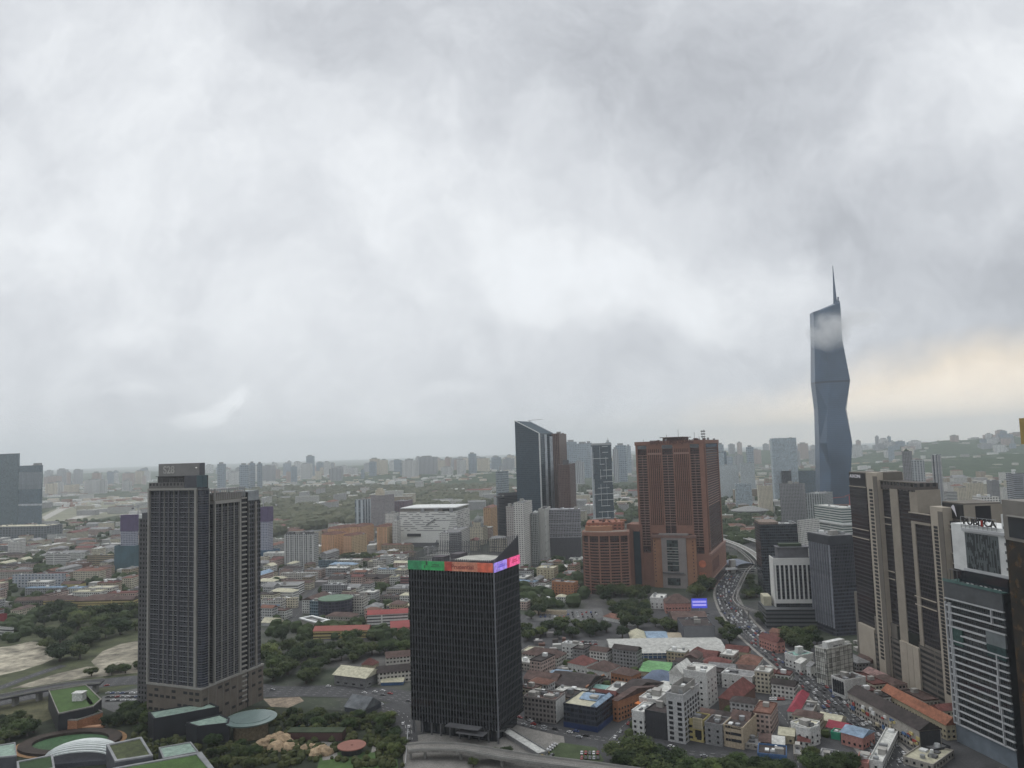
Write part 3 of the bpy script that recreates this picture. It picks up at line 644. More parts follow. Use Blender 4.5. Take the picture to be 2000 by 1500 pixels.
# ---------------- right hand beige complex
f = place(1862, 1392, 88, L=150, D=34, H=150); L = f.L
T = root(f, 'apartment_complex', 'beige and dark glass apartment complex of stepped slabs with slotted piers, along the right side', 'apartment tower')
M_bg = mat('beige_wall', (.265, .235, .195), var=.1); M_bgd = mat('taupe_wall2', (.135, .122, .105), var=.1); M_bgl = mat('beige_pier', (.36, .32, .265), var=.08); M_sg = mat('sign_black', (.012, .011, .013), .35, var=.2)
WC = facade('beige_curtain', (.045, .040, .042), (.008, .008, .013), bay=2.1, fl=3.4, wf=.72, hf=.66, gr=.1, rnd=.95, stain=.1, lit=-.02)
def seg(pl, pr, py, z0, out, m, name, depth=18, pyr=None):
    xa, za = onfront(f, pl, py, -out); xb, zb = onfront(f, pr, py if pyr is None else pyr, -out); z = (za+zb)/2 if pyr is None else max(za, zb)
    MB().box(xa, -out, z0, xb, depth, z).build(name, m, T); return xa, xb, z
def ledge(xa, xb, z, out, m=None, h=.7): MB().box(xa, -out-.5, z, xb, 0, z+h).build('ledge', m or M_bgl, T)
# far block A
xa, xb, zA = seg(1659, 1691, 951, 30, 0, WC, 'curtain_wall'); ledge(xa, xb, zA, 0)
seg(1658, 1692, 922, zA+.7, .2, M_bgd, 'roof_block'); s0, z0_ = onfront(f, 1660, 948, -.2); s1, z1_ = onfront(f, 1689, 925, -.2)
MB().box(s0, -.5, z0_, s1, .1, z1_).build('sign_panel', M_sg, T)
o = text('lettering', 'AXON', (z1_-z0_)*.36, emis('sign_white', (.55, .55, .6), .5), T, (s0+(s1-s0)*.40, -.7, z0_+(z1_-z0_)*.75), (R(90), 0, 0), .1, 1.6)
for pz in (1094, 1111): z_ = onfront(f, 1680, pz-60, 0)[1]; ledge(xa, xb, z_, 0)
def pier(pl, pr, py, z0=0, out=4.5, frac=.5, n=46, ztop=None):
    xa, xb, z = seg(pl, pr, py, z0, out, M_bgl, 'slotted_pier', 10)
    MB().box(xa+(xb-xa)*.62, -out-.25, z0, xb, -out+.1, z-3).build('pier_shade_panel', M_bgd, T)  # darker panel paints the shaded side of the pier onto its front
    a = MB().box(xa+(xb-xa)*.2, -out-.2, 0, xa+(xb-xa)*.5, -out+.2, 1.9).build('slot_window', M_blackm, T, (0, 0, 14)); copies(a, T, [(0, 0, q) for q in lin(14, z-16, n)[1:]])
    return xa, xb, z
pier(1691, 1712, 923, out=3.5)
seg(1707, 1726, 922, 100, -2.0, M_bgd, 'roof_block')
xa, xb, z = seg(1710, 1737, 955, 32, -.5, WC, 'curtain_wall'); ledge(xa, xb, z, 0); 
for py in (1010, 1023, 1112, 1126): z_ = onfront(f, 1725, py, 0)[1]; ledge(xa, xb, z_, .2)
seg(1737, 1752, 955, 26, 1.2, M_bg, 'blank_pier')
xa, xb, z = seg(1752, 1775, 957, 40, .5, WC, 'curtain_wall')
seg(1775, 1790, 957, 55, .6, M_bg, 'blank_pier')
xa, xb, z = seg(1707, 1785, 941, onfront(f, 1740, 956, 0)[1], .9, facade('attic', (.09, .08, .075), (.01, .01, .012), bay=5, fl=5.5, wf=.6, hf=.5), 'attic_storey'); ledge(xa, xb, z, 1, M_bgd)
# middle lower block
xa, xb, z = seg(1776, 1816, 1004, 30, .9, WC, 'curtain_wall'); ledge(xa, xb, z, 1)
seg(1779, 1786, 1018, 28, 1.6, M_bg, 'blank_pier'); xq, xr_, zr = seg(1779, 1816, 1020, onfront(f, 1800, 1024, 0)[1], 1.7, M_bg, 'frame_head')
for py in (1167, 1183): z_ = onfront(f, 1800, py, 0)[1]; ledge(xa, xb, z_, 1.2)
pier(1816, 1840, 990, out=4.2)
xa, xb, z = seg(1838, 1866, 1017, 30, -.5, WC, 'curtain_wall')
for py in (1024, 1033, 1079, 1098): z_ = onfront(f, 1850, py, 0)[1]; ledge(xa, xb, z_, .1)
# sign storey
xs0, _ = onfront(f, 1841, 990, 3); xs1, _ = onfront(f, 1881, 990, 3); zs0 = onfront(f, 1860, 1012, 3)[1]; zs1 = onfront(f, 1860, 981, 3)[1]
MB().box(xs0, 3, z+.2, xs1+.5, 30, zs1).build('sign_storey', M_bgd, T); MB().box(xs0+.3, 2.6, zs0, xs1, 3.2, zs1-.8).build('sign_panel', M_sg, T)
xm = (xs0+xs1)/2; zm = (zs0+zs1)/2; hh = (zs1-zs0)*.36
b = MB(); sw = 1.9
b.prism([(-.9*sw, .55*hh), (-.1*sw, hh), (.3*sw, .7*hh), (.8*sw, -hh), (.1*sw, -.2*hh)], 0, .25); o = b.build('emblem', emis('sign_white', None), T, (xm+2, 2.55, zm)); o.rotation_euler = (R(90), 0, 0); o.scale = (1.8, 1, 1)
# block end facing the viewer, with dark bay
MB().box(xs1+.5, 3, 60, xs1+1.0, 34, zs1-1).build('end_wall', M_bg, T)
MB().box(xs1+1.0, 11, zs1-16, xs1+1.3, 22, zs1-2).build('end_bay', M_sg, T)
MB().box(-L+6, 1.5, 0, xs1, 32, 60).build('core_wall', M_bgd, T)
# podium with ribbed vents and blank piers
def pod(pl, pr, py, out, m, nm): return seg(pl, pr, py, 0, out, m, nm, 6)
PV = facade('podium_vents', (.12, .108, .095), (.010, .010, .012), bay=30, fl=4.2, wf=.97, hf=.5, gr=.6, stain=.2, rnd=.3)
pod(1676, 1706, 1222, 2.5, M_bgl, 'podium_panel'); pod(1700, 1712, 1236, 2.2, PV, 'podium_vent_wall')
pod(1722, 1757, 1243, 1.8, PV, 'podium_vent_wall'); a0, a1, z = pod(1757, 1770, 1253, 3.2, M_bgl, 'podium_panel'); pod(1771, 1781, 1259, 3.2, M_bgl, 'podium_panel'); pod(1782, 1793, 1264, 3.2, M_bgl, 'podium_panel')
a0, a1, z = pod(1795, 1838, 1268, 1.8, PV, 'podium_vent_wall')
seg(1708, 1752, 1212, 28, 1.0, M_bgd, 'transfer_wall', 10); seg(1752, 1794, 1232, 28, 1.0, mat('void_dark', (.01, .012, .01)), 'transfer_void', 10); seg(1794, 1838, 1262, 28, 1.0, M_bgd, 'transfer_wall', 10)
rr = random.Random(4)
for (px, py) in ((1712, 925), (1719, 925), (1726, 930), (1735, 928)):
    xx, zz = onfront(f, px, py, 8); MB().cyl(xx, 9, 2.2, zA, zz+1.5, 12).build('water_tank', M_conc, T)

# ---------------- white grid tower with rooftop letters
f = place(1986, 1508, 80, 1842, 2010, 1158, D=30); L, D, H = f.L, f.D, f.H
T = root(f, 'hotel_tower', 'white gridded tower with green glass roof terrace and rooftop letters, bottom right corner', 'hotel tower')
M_w = mat('white_grid', (.42, .43, .44), var=.08)
z0 = 12
MB().box(-L, .8, z0, 0, D, H-11).build('curtain_wall', facade('grid_glass', (.06, .065, .07), (.012, .018, .020), bay=1.55, fl=1.9, wf=.80, hf=.86, gr=.08, rnd=.9, lit=.05), T)
MB().box(-L, .9, 0, 0, D, z0).build('base_wall', mat('base_blue', (.16, .19, .22), .4, var=.2), T)
nb = 19; zs = lin(z0, H-12, nb)
rr = random.Random(8)
a = MB().box(-L, -.4, 0, .4, .9, .75).build('floor_beam', M_w, T, (0, 0, zs[0]))
for i, z in enumerate(zs[1:]):
    if i in (13,): MB().box(-L, -.4, 0, -L*.32, .9, .95).build('floor_beam', M_w, T, (0, 0, z))
    elif i in (12,): MB().box(-L*.75, -.4, 0, -L*.32, .9, .95).build('floor_beam', M_w, T, (0, 0, z))
    else: copies(a, T, [(0, 0, z)])
fins(T, 'f', [-L+.3, -L+3.2, -L+4.6], 0.6, z0, H-14, .7, 1.1, M_w, 'grid_post')
for (k, i0, i1) in ((.16, 0, 5), (.19, 4, 9), (.17, 8, 12), (.20, 16, 18)): MB().box(-L*k, -.5, zs[i0], -L*k+.8, .8, zs[i1]).build('grid_post', M_w, T)
MB().box(-L*.90, -.1, zs[12]-2, -L*.72, .85, zs[14]+.5).build('green_panel', mat('green_glass', (.04, .085, .075), .2, var=.4, scale=.5), T)
MB().box(-L*.31, -.1, zs[13]+1, 0, .85, zs[15]).build('grey_panel', mat('panel_grey', (.15, .17, .175), .5), T); MB().box(-L*.31, -.1, zs[12]-2, -L*.01, .84, zs[13]+1).build('teal_panel', mat('teal_panel', (.03, .06, .06), .15, var=.4, scale=.4), T)
MB().box(-L, .2, H-11, 0, D, H-.5).build('parapet_wall', mat('parapet_slate', (.075, .08, .085), .6), T)
MB().box(-L-.4, -.3, H-.5, .4, D, H).build('terrace', mat('terrace_green', (.06, .13, .12), .3), T)
MB().box(-L-.2, -.3, H, .2, -.1, H+1.3).build('glass_rail', mat('rail_glass', (.10, .16, .15), .1), T)
MB().box(.02, .9, 0, .5, D, H-1).build('side_wall', M_glassd, T)
# upper white block
yb_ = 6.0
u0, _ = onfront(f, 1860, 1060, yb_); u1, _ = onfront(f, 1967, 1060, yb_); zt = onfront(f, 1880, 1024, yb_)[1]; zb = onfront(f, 1880, 1113, yb_)[1]
MB().box(u0, yb_, zb, u1+8, D, zt).build('upper_block', M_white, T)
s0, _ = onfront(f, 1887, 1070, yb_); s1, _ = onfront(f, 1951, 1070, yb_)
def g_scr():
    m = bpy.data.materials.new('pixel_cladding'); m.use_nodes = True; t = NT(m.node_tree); b_ = t.n['Principled BSDF']; tc = t.new('ShaderNodeTexCoord'); x, y, z = t.xyz(tc.outputs['Object'])
    wn = t.new('ShaderNodeTexWhiteNoise', noise_dimensions='2D'); ix = t.m('FLOOR', t.m('DIVIDE', x, .9)); t.put(wn, 0, t.comb(ix, t.m('FLOOR', t.m('DIVIDE', t.m('ADD', z, t.m('MULTIPLY', ix, 1.7)), 3.4))))
    k = t.m('GREATER_THAN', wn.outputs[0], .42); t.put(b_, 'Base Color', t.mix(k, (.012, .016, .018, 1), (.085, .10, .105, 1))); b_.inputs['Roughness'].default_value = .4; return m
MB().box(s0, yb_-.3, zb+2, s1, yb_+.1, zt-5).build('patterned_panel', g_scr(), T)
MB().box(s0-1.5, yb_-1.2, zt-4, u1+8, yb_+.2, zt-2.2).box(s0-2, yb_-1.2, zb+.2, u1+8, yb_+.2, zb+1.8).build('block_ledge', M_w, T)
for i in range(6): MB().box(u1-1.6, yb_-.5, zb+5+i*5, u1+6, yb_+.1, zb+6.6+i*5).build('notch', M_dkconc, T)
text('lettering', 'PUBLICA', 5.6, mat('sign_dark', (.035, .033, .033)), T, ((s0+s1)/2+.2, yb_-1.0, zt+2.2), (R(90), 0, 0), .25, 1.25)
MB().box((s0+s1)/2+1.8, yb_-1.3, zt+.2, (s0+s1)/2+3.6, yb_-.9, zt+4.0).build('sign_square', M_red, T)
fr = MB()
for x in lin(s0-2, s1, 9): fr.bar((x, yb_-.6, zt-2), (x, yb_-.6, zt+5.2), .22)
fr.bar((s0-2, yb_-.6, zt+5.2), (s1, yb_-.6, zt+5.2), .25); fr.bar((s0-2, yb_-.6, zt), (s1, yb_-.6, zt), .25); fr.build('sign_frame', M_steel, T)
MB().box(u1-3, yb_, zt, u1+5, yb_+8, zt+9).build('stair_tower', M_white, T)
for x in lin(u0+2, u0+8, 3): MB().bar((x, 1, H), (x, 1, zb), .3).build('terrace_post', M_dkconc, T)
MB().box(u0+.5, .8, zb-.3, u0+9, 2, zb).build('pergola', M_dkconc, T)
MB().box(u0+6, 4, H, u1, 7, zb).build('terrace_bar', M_glassd, T)
for i in range(9):
    x = u0+10+i*(u1-u0-12)/9; MB().box(x, 2.2, H, x+1.6, 3.2, H+.8).build('lounge_seat', M_white if i % 3 else M_dkconc, T)

# ---------------- dark mirror tower at the right edge
f = Fr(); f.C = Vector((col_hit(1957, 975, Vector((0, 440, 0)), Vector((0, 1, 0))).x, 400, 0)); f.rz = 0; f.L = 0; f.D = 40
H = col_hit(1975, 975, Vector((0, 440, 0)), Vector((0, 1, 0))).z
T = root(f, 'mirror_tower', 'dark mirror glass tower with painted brown reflections and taupe top frame, at the right edge', 'office tower')
def m_painted_mirror():
    m = bpy.data.materials.new('painted_reflection'); m.use_nodes = True; t = NT(m.node_tree); b_ = t.n['Principled BSDF']; tc = t.new('ShaderNodeTexCoord')
    n = t.noise(tc.outputs['Object'], .16, 6, .7); k = t.rng(n, .45, .75); t.put(b_, 'Base Color', t.mix(k, (.008, .007, .006, 1), (.10, .055, .02, 1))); t.put(b_, 'Roughness', .25); return m  # brown reflections painted as noise into the glass base colour
f2 = onfront(f, 1970, 1053, 40)[1]
MB().box(0, 0, 0, 90, 40, f2).build('glass_wall', m_painted_mirror(), T)
MB().box(-.4, -.4, f2, 90, 40, H).build('top_frame', mat('taupe_frame', (.17, .16, .145), var=.1), T)
y0, z0 = onside(f, 1969, 1048, -.4); y1, z1 = onside(f, 1969, 1008, -.4); MB().box(-.7, -.3, z0, -.3, y1, z1).build('top_glazing', M_glassd, T); MB().box(-1.6, -.3, z1, -.3, y1+.3, z1+.7).build('glazing_hood', M_conc, T)
f.L = 0.1; OCC.append((f.C.x+45, 420, 45, 20, 0))
# yellow clad tower just beyond the right edge
P = col_hit(1990, 817, Vector((0, 320, 0)), Vector((0, 1, 0))); P2 = col_hit(1995, 868, Vector((0, 320, 0)), Vector((0, 1, 0)))
T = thing('clad_tower', 'ochre clad overhang of a tower entering at the right edge above the skyline', 'tower', (P.x+14, 300, 0))
MB().box(-14, 0, P2.z, 20, 20, P.z).build('overhang', mat('ochre_cladding', (.24, .17, .05), .4, var=.3), T); MB().box(6, 2, 0, 26, 20, P2.z).build('shaft', M_dkconc, T)
# ================================================================ other buildings
def clutter(T, x0, y0, x1, y1, z, n, seed, big=1.0):
    rr = random.Random(seed)
    for i in range(n):
        w_, d_, h_ = (1.5+3.5*rr.random())*big, (1.5+3*rr.random())*big, (1+2*rr.random())*big
        if x1-x0 < w_+1 or y1-y0 < d_+1: continue
        x = x0+.5+(x1-x0-w_-1)*rr.random(); y = y0+.5+(y1-y0-d_-1)*rr.random(); k = rr.random()
        if k < .3: MB().cyl(x+w_/2, y+w_/2, w_*.4, z, z+h_, 9).build('water_tank', M_white if k < .1 else M_steel, T)
        elif k < .5: MB().box(x, y, z, x+w_*1.5, y+d_*1.2, z+h_*1.3).box(x-.2, y-.2, z+h_*1.3, x+w_*1.5+.2, y+d_*1.2+.2, z+h_*1.3+.3).build('stair_hut', M_conc, T)
        else: MB().box(x, y, z, x+w_, y+d_, z+h_*.7).build('rooftop_unit', (M_grey, M_white, M_dkconc)[int(rr.random()*3)], T)
BW = {}
def bld(name, label, cat, xc, yb, a, xl, xr, yt, wall, roof=None, rt='flat', d=None, L=None, D=None, H=None, n=3, par=1.0, group=None, rh=None, win=None, seed=None, band=None, ov=.6, rc=None, crown=None, fin=None, cw=None):
    f = place(xc, yb, a, xl, xr, yt, H=H, L=L, D=D, d=d); T = root(f, name, label, cat, group); L, D, H = f.L, f.D, f.H
    wm = wall if not isinstance(wall, str) else MC[wall]; rm = roof or M_roofg
    MB().box(-L, 0, 0, 0, D, H).build('wall', wm, T)
    if rt == 'flat':
        if par: MB().rring(-L-.15, -.15, .15, D+.15, .5, H-.4, H+par).build('parapet', rc or wm, T)
        MB().box(-L+.3, .3, H, -.3, D-.3, H+.15).build('roof', rm, T)
        clutter(T, -L+.5, .5, -.5, D-.5, H+.15, n, seed if seed is not None else int(xc*7+H), 1.0 if H < 60 else 1.5)
    elif rt == 'hip': MB().hip(-L, 0, 0, D, H, rh or min(L, D)*.28, ov=ov).build('roof', rm, T)
    elif rt == 'gable': MB().gable(-L, 0, 0, D, H, rh or D*.25, 'x', 0, ov, 0).build('roof', rm, T)
    elif rt == 'gabley': MB().gable(-L, 0, 0, D, H, rh or L*.25, 'y', 0, ov, 0).build('roof', rm, T)
    if band: bands(T, -L, 0, 0, D, lin(band[0], H-band[1], band[2]), band[3], band[4], band[5])
    if fin:
        fins(T, 'f', lin(-L+.5, -.5, fin[0]), 0, fin[2], H, fin[3], fin[4], fin[5])
        if fin[1]: fins(T, 's', lin(.5, D-.5, fin[1]), 0, fin[2], H, fin[3], fin[4], fin[5])
    if win:
        wl, wh, bay, fl, z0, gm_ = win; wm_ = MB().box(-wl/2, -.12, 0, wl/2, .2, wh).mesh('window', gm_)
        nz = max(1, int((H-z0-wh*.6)/fl)+0); nx = max(1, int(L/bay)); ny = max(1, int(D/bay)); k = 0
        for iz in range(nz):
            for ix in range(nx):
                if k < 60: link('window', wm_, T, (-L+(ix+.5)*L/nx, 0, z0+iz*fl)); k += 1
        for iz in range(nz):
            for iy in range(ny):
                if k < 98: link('window', wm_, T, (0, (iy+.5)*D/ny, z0+iz*fl), R(90)); k += 1
    f.T = T; return f
# shared facades
F_whiteapt = facade('white_apartment', (.60, .59, .56), (.05, .05, .055), bay=3.4, fl=3.2, wf=.5, hf=.5)
F_creamapt = facade('cream_apartment', (.56, .51, .40), (.05, .045, .045), bay=3.6, fl=3.2, wf=.5, hf=.5)
F_greyapt = facade('grey_apartment', (.25, .25, .255), (.035, .038, .045), bay=3.4, fl=3.2, wf=.6, hf=.55)
F_orange = facade('orange_apartment', (.55, .33, .19), (.10, .07, .055), bay=4.4, fl=3.1, wf=.42, hf=.52)
F_bluegl = facade('blue_curtain', (.20, .25, .28), (.03, .06, .085), bay=3.0, fl=3.7, wf=.86, hf=.7, gr=.1)
F_dkgl = facade('dark_curtain', (.06, .065, .075), (.012, .016, .022), bay=2.6, fl=3.6, wf=.85, hf=.7, gr=.1)
F_ribbon = facade('ribbon_white', (.50, .50, .48), (.05, .055, .06), bay=60, fl=3.6, wf=.98, hf=.48)
F_ribbong = facade('ribbon_grey', (.30, .30, .29), (.04, .042, .048), bay=50, fl=3.5, wf=.97, hf=.5)
F_brown = facade('brown_facade', (.13, .085, .075), (.03, .022, .022), bay=3.0, fl=3.4, wf=.45, hf=.6)
F_ltgl = facade('pale_curtain', (.50, .55, .58), (.16, .22, .26), bay=3.5, fl=3.8, wf=.8, hf=.65, gr=.15)
RT_red = mat('roof_red', (.125, .048, .042), var=.35, fine=.5); RT_terra = mat('roof_terracotta', (.15, .075, .055), var=.35, fine=.5); RT_brown = mat('roof_brown_tile', (.085, .055, .048), var=.45, fine=.5)
RT_dark = mat('roof_dark', (.038, .030, .029), var=.5, fine=.5); RT_white = mat('roof_white', (.50, .50, .47), var=.15, fine=.4); RT_blue = mat('roof_blue', (.20, .27, .35), var=.25, fine=.4)
RT_cream = mat('roof_cream', (.42, .40, .30), var=.15, fine=.4); RT_grey = mat('roof_grey', (.20, .20, .20), var=.3, fine=.5); RT_green = mat('roof_green', (.14, .30, .13), var=.2, fine=.4); RT_teal = mat('roof_teal', (.20, .34, .30), var=.2, fine=.3)

# slanted dark glass tower
f = place(1061, 1090, 24, 1006, 1080, 846, d=1500); L, D, H = f.L, f.D, f.H
T = root(f, 'slanted_tower', 'dark blue glass tower with a steep slanted top and pale side strips', 'office tower')
_, HL = onfront(f, 1006, 822)
m_sl = facade('slant_glass', (.05, .075, .095), (.022, .042, .06), bay=1.6, fl=3.8, wf=.9, hf=.75, gr=.15, rnd=.35, stain=.1)
b = MB(); A0 = [(-L, 0, 0), (0, 0, 0), (0, 0, H), (-L, 0, HL)]; A1 = [(x, D, z) for x, y, z in A0]
b.face(A0); b.face(A1[::-1]); b.face([A0[1], A1[1], A1[2], A0[2]]); b.face([A0[2], A1[2], A1[3], A0[3]]); b.face([A0[3], A1[3], A1[0], A0[0]]); b.build('curtain_wall', m_sl, T)
b = MB(); b.box(-.4, -1, 0, 1.0, 3, H); b.bar((-L, .2, HL+.6), (0, .2, H+.6), 1.5); b.build('pale_frame', M_white, T)
b = MB(); b.box(.2, D*.35, 0, 1.2, D*.5, H-2); b.box(.2, D*.72, 0, 1.4, D, H-6); b.bar((-L, D, HL+.5), (0, D, H+.5), 1.6); b.build('pale_frame', mat('pale_strip', (.42, .45, .48)), T)
MB().bar((-L*.7, D*.5, HL-4), (-L*.7, D*.5, HL+2), .8).bar((-L*.75, D*.5, HL+1), (-L*.1, D*.5, HL+2), .7).build('roof_crane', M_steel, T)
f = bld('brown_tower', 'tall slim brown tower right behind the slanted dark glass tower', 'tower', 1101, 1090, 14, 1074, 1106, 847, F_brown, d=1560, n=2, fin=(6, 0, 60, 1.2, .8, mat('brown_rib', (.20, .14, .12))))
f = bld('brown_tower', 'shorter brown tower with a stepped dark top, right of the slanted glass tower', 'tower', 1119, 1090, 10, 1089, 1123, 908, F_brown, d=1480, n=2)
MB().box(-f.L*.55, 2, f.H, -f.L*.1, 14, f.H+10).box(-f.L, 2, f.H-18, -f.L*.3, 10, f.H+1).build('step_block', M_dkconc, f.T)
f = bld('parking_block', 'grey car park block with white square grid openings above a plain lower wall', 'car park', 1136, 1092, 6, 1072, 1143, 995, facade('carpark_plain', (.085, .085, .095), (.05, .05, .055), bay=9, fl=12, wf=.1, hf=.1), n=6)
L, D, H = f.L, f.D, f.H
MB().box(-L-.3, -.3, H*.44, .3, D, H-.5).build('grid_wall', facade('carpark_grid', (.27, .27, .29), (.02, .02, .023), bay=2.9, fl=3.1, wf=.6, hf=.6, rnd=.8), f.T); bands(f.T, -L, 0, 0, D, lin(H*.44, H, 7), .7, .7, mat('pale_slab', (.36, .36, .38)))
# blue glass tower with white frames
f = place(1163, 1031, 72, 1154, 1194, 870); L, D, H = f.L, f.D, f.H
T = root(f, 'framed_tower', 'blue grey glass residential tower with irregular white frames, left of the terracotta tower', 'apartment tower')
MB().box(-L, 0, 0, 0, D, H).build('curtain_wall', facade('framed_glass', (.07, .095, .115), (.025, .045, .06), bay=3.2, fl=3.6, wf=.85, hf=.66, gr=.12), T)
rr = random.Random(2); b = MB()
for i in range(3): x = D*(.3+.3*i); 
for z in lin(8, H-4, 14): y0 = D*rr.choice((0, .2, .35, .5)); y1 = D*rr.choice((.6, .8, 1.0)); b.box(-.1, y0, z, .8, y1, z+1.1)
for k in (.02, .36, .66, .97):
    z = 0
    while z < H-20: z1 = min(H-3, z+rr.choice((25, 40, 55))); b.box(-.1, D*k-.5+rr.random()*2, z, .9, D*k+.7, z1); z = z1+rr.choice((0, 12))
b.build('white_frame', M_white, T)
MB().box(-L-.3, -.8, 0, -L*.55, 0, H-3).box(-L*.35, -.8, 0, 0, 0, H-3).build('end_panel', mat('pale_strip', None), T); MB().rring(-L, 0, .5, D, .6, H, H+5).build('roof_screen', M_steel, T)
MB().box(-L-6, -6, 0, 8, D+8, 22).build('podium', F_greyapt, T)

# white apartments between the slanted tower and the black tower
f = bld('curtain_block', 'slim dark grey lined tower left of the white apartments', 'tower', 977, 1100, 62, 970, 1016, 970, facade('lined_dark', (.075, .075, .085), (.02, .022, .026), bay=30, fl=3.2, wf=.97, hf=.5), d=1560, n=5)
MB().box(-f.L, 3, f.H, -2, f.D-4, f.H+7).build('roof_frame', M_dkconc, f.T)
F_punch = facade('white_punched', (.56, .55, .52), (.06, .055, .055), bay=4.2, fl=3.3, wf=.42, hf=.42)
f = bld('apartment_block', 'white tower block with square dot windows and a grey side, before the slanted tower', 'apartment block', 1027, 1112, 14, 1003, 1039, 983, F_punch, n=4)
f = bld('apartment_block', 'white stepped apartment block with red brown trim, behind the black tower crown', 'apartment block', 1007, 1100, 14, 988, 1012, 990, facade('white_trim', (.42, .40, .38), (.09, .05, .045), bay=3.8, fl=3.2, wf=.5, hf=.45), d=1450, n=4)
f = bld('apartment_block', 'grey many windowed block squeezed between white and blank pale blocks', 'apartment block', 1052, 1104, 10, 1036, 1055, 1004, facade('grey_dense', (.30, .31, .30), (.04, .05, .05), bay=3.2, fl=3.1, wf=.6, hf=.6), n=3)
f = bld('apartment_block', 'pale blank walled block left of the car park with grid openings', 'apartment block', 1068, 1100, 12, 1051, 1075, 995, facade('blank_pale', (.50, .50, .47), (.2, .2, .2), bay=12, fl=14, wf=.1, hf=.3), n=2)
f = bld('apartment_block', 'pinkish grey flat topped block behind the white dotted tower block', 'apartment block', 1045, 1100, 6, 1012, 1050, 973, facade('pinkish', (.30, .26, .26), (.05, .05, .055), bay=5, fl=3.4, wf=.4, hf=.4), d=1600, n=3)
f = bld('lattice_tower', 'round topped pale lattice tower left of the slanted dark glass tower', 'tower', 983, 1040, 30, 968, 993, 921, facade('lattice', (.30, .34, .36), (.08, .11, .13), bay=5.5, fl=7, wf=.72, hf=.72), d=2400, n=1)

# orange apartment estate
OG = 'orange apartment blocks of the estate'
for i, (xc, yb, a, xl, xr, yt, lb) in enumerate([
    (652, 1086, 30, 628, 678, 1046, 'nearest orange apartment block at the left end of the estate'),
    (688, 1087, 30, 671, 716, 1048, 'yellow orange block at the front of the estate, before the hedge'),
    (664, 1066, 25, 640, 690, 1034, 'orange block behind the front pair at the left of the estate'),
    (705, 1068, 20, 683, 730, 1030, 'long orange block in the middle of the estate'),
    (757, 1075, 18, 736, 776, 1030, 'separate orange block at the right end of the estate beside the white mall')]):
    f = bld('orange_apartment_block', lb, 'apartment block', xc, yb, a, xl, xr, yt, facade('orange_b', (.58, .43, .26), (.11, .07, .05), bay=4.4, fl=3.1, wf=.42, hf=.52) if i in (1, 4) else F_orange, RT_terra, n=4, group=OG)
    L, D, H = f.L, f.D, f.H
    for x in lin(-L, -8, 4): MB().hip(x, 0, x+7, D, H+.8, 4).build('roof_pavilion', RT_terra, f.T)
    fins(f.T, 'f', lin(-L+2, -2, 7), 0, 0, H, 1.6, 1.6, mat('orange_rib', (.58, .36, .22)), 'bay_pier')
# white mall
f = place(893, 1068, 14, 780, 917, 999); L, D, H = f.L, f.D, f.H
T = root(f, 'shopping_mall', 'huge white shopping mall with grey pixel slots, behind the black tower crown', 'shopping mall')
def m_mall():
    m = bpy.data.materials.new('slotted_white'); m.use_nodes = True; t = NT(m.node_tree); b_ = t.n['Principled BSDF']; tc = t.new('ShaderNodeTexCoord'); x, y, z = t.xyz(tc.outputs['Object'])
    wn = t.new('ShaderNodeTexWhiteNoise', noise_dimensions='2D'); iz = t.m('FLOOR', t.m('DIVIDE', z, 4.2)); fz = t.m('FRACT', t.m('DIVIDE', z, 4.2)); t.put(wn, 0, t.comb(t.m('FLOOR', t.m('DIVIDE', t.m('ADD', t.m('ADD', x, y), t.m('MULTIPLY', iz, 5.3)), 7)), iz))
    k = t.m('MULTIPLY', t.m('GREATER_THAN', wn.outputs[0], .42), t.m('LESS_THAN', fz, .38)); up = t.m('GREATER_THAN', z, H*.45); k = t.m('MULTIPLY', k, up)
    t.put(b_, 'Base Color', t.mix(k, (.62, .62, .59, 1), (.19, .19, .19, 1))); b_.inputs['Roughness'].default_value = .8; return m
MB().prism([(-L, 1), (-L*.5, -3), (0, 0), (0, D), (-L, D)], 0, H).build('wall', m_mall(), T)
MB().box(-L-9, 6, 0, -L+2, D, H-9).build('grey_wing', M_grey, T)
MB().box(-L, 4, H, -L*.25, D, H+7).build('upper_wall', mat('mall_brown', (.22, .20, .18)), T)
MB().box(-L*.98, 0, H+7, -1, D+1, H+9).build('roof', M_white, T)
for k in (.62, .38, .12): MB().box(-L*k, -.8, H-2, -L*k+8, 2, H+7).build('roof_bay', M_grey, T)
MB().box(-L*.86, -3.2, H*.30, -L*.62, -1, H*.38).build('dark_window_band', M_blackm, T)
MB().bar((-L*.52, -4, H*.62), (-L*.36, -3, H*.80), 2.4).build('slanting_fin', M_grey, T); MB().box(-L*.9, -4, 0, -L*.15, 0, 9).build('entrance_band', M_dkconc, T)
# round grey apartments and dome building behind the black tower crown
f = bld('apartment_block', 'white balcony block with a rounded grey corner, behind the black tower crown', 'apartment block', 890, 1100, 10, 857, 917, 1042, F_whiteapt, n=6)
MB().cyl(-2, 8, 12, 0, f.H+2, 20).build('round_corner', facade('grey_curve', (.16, .16, .17), (.03, .03, .035), bay=3, fl=3.3, wf=.6, hf=.5, slab=(.3, .3, .3)), f.T)
f = bld('dome_block', 'cream office block with a moorish dome, right of the white mall', 'office block', 944, 1075, 16, 917, 952, 1030, F_creamapt, n=2, d=1640)
L, H = f.L, f.H
b = MB(); pr = [(9, 0), (9.6, 4), (7.5, 9), (4, 12), (1, 15), (.2, 22)]
for (r0, z0), (r1, z1) in zip(pr, pr[1:]): b.cyl(-L*.5, 14, r0, H+10+z0, H+10+z1, 16, 0, r1)
b.build('dome', mat('dome_grey', (.24, .25, .24)), f.T); MB().box(-L*.78, 4, H, -L*.22, 24, H+10).build('dome_base', F_creamapt, f.T)
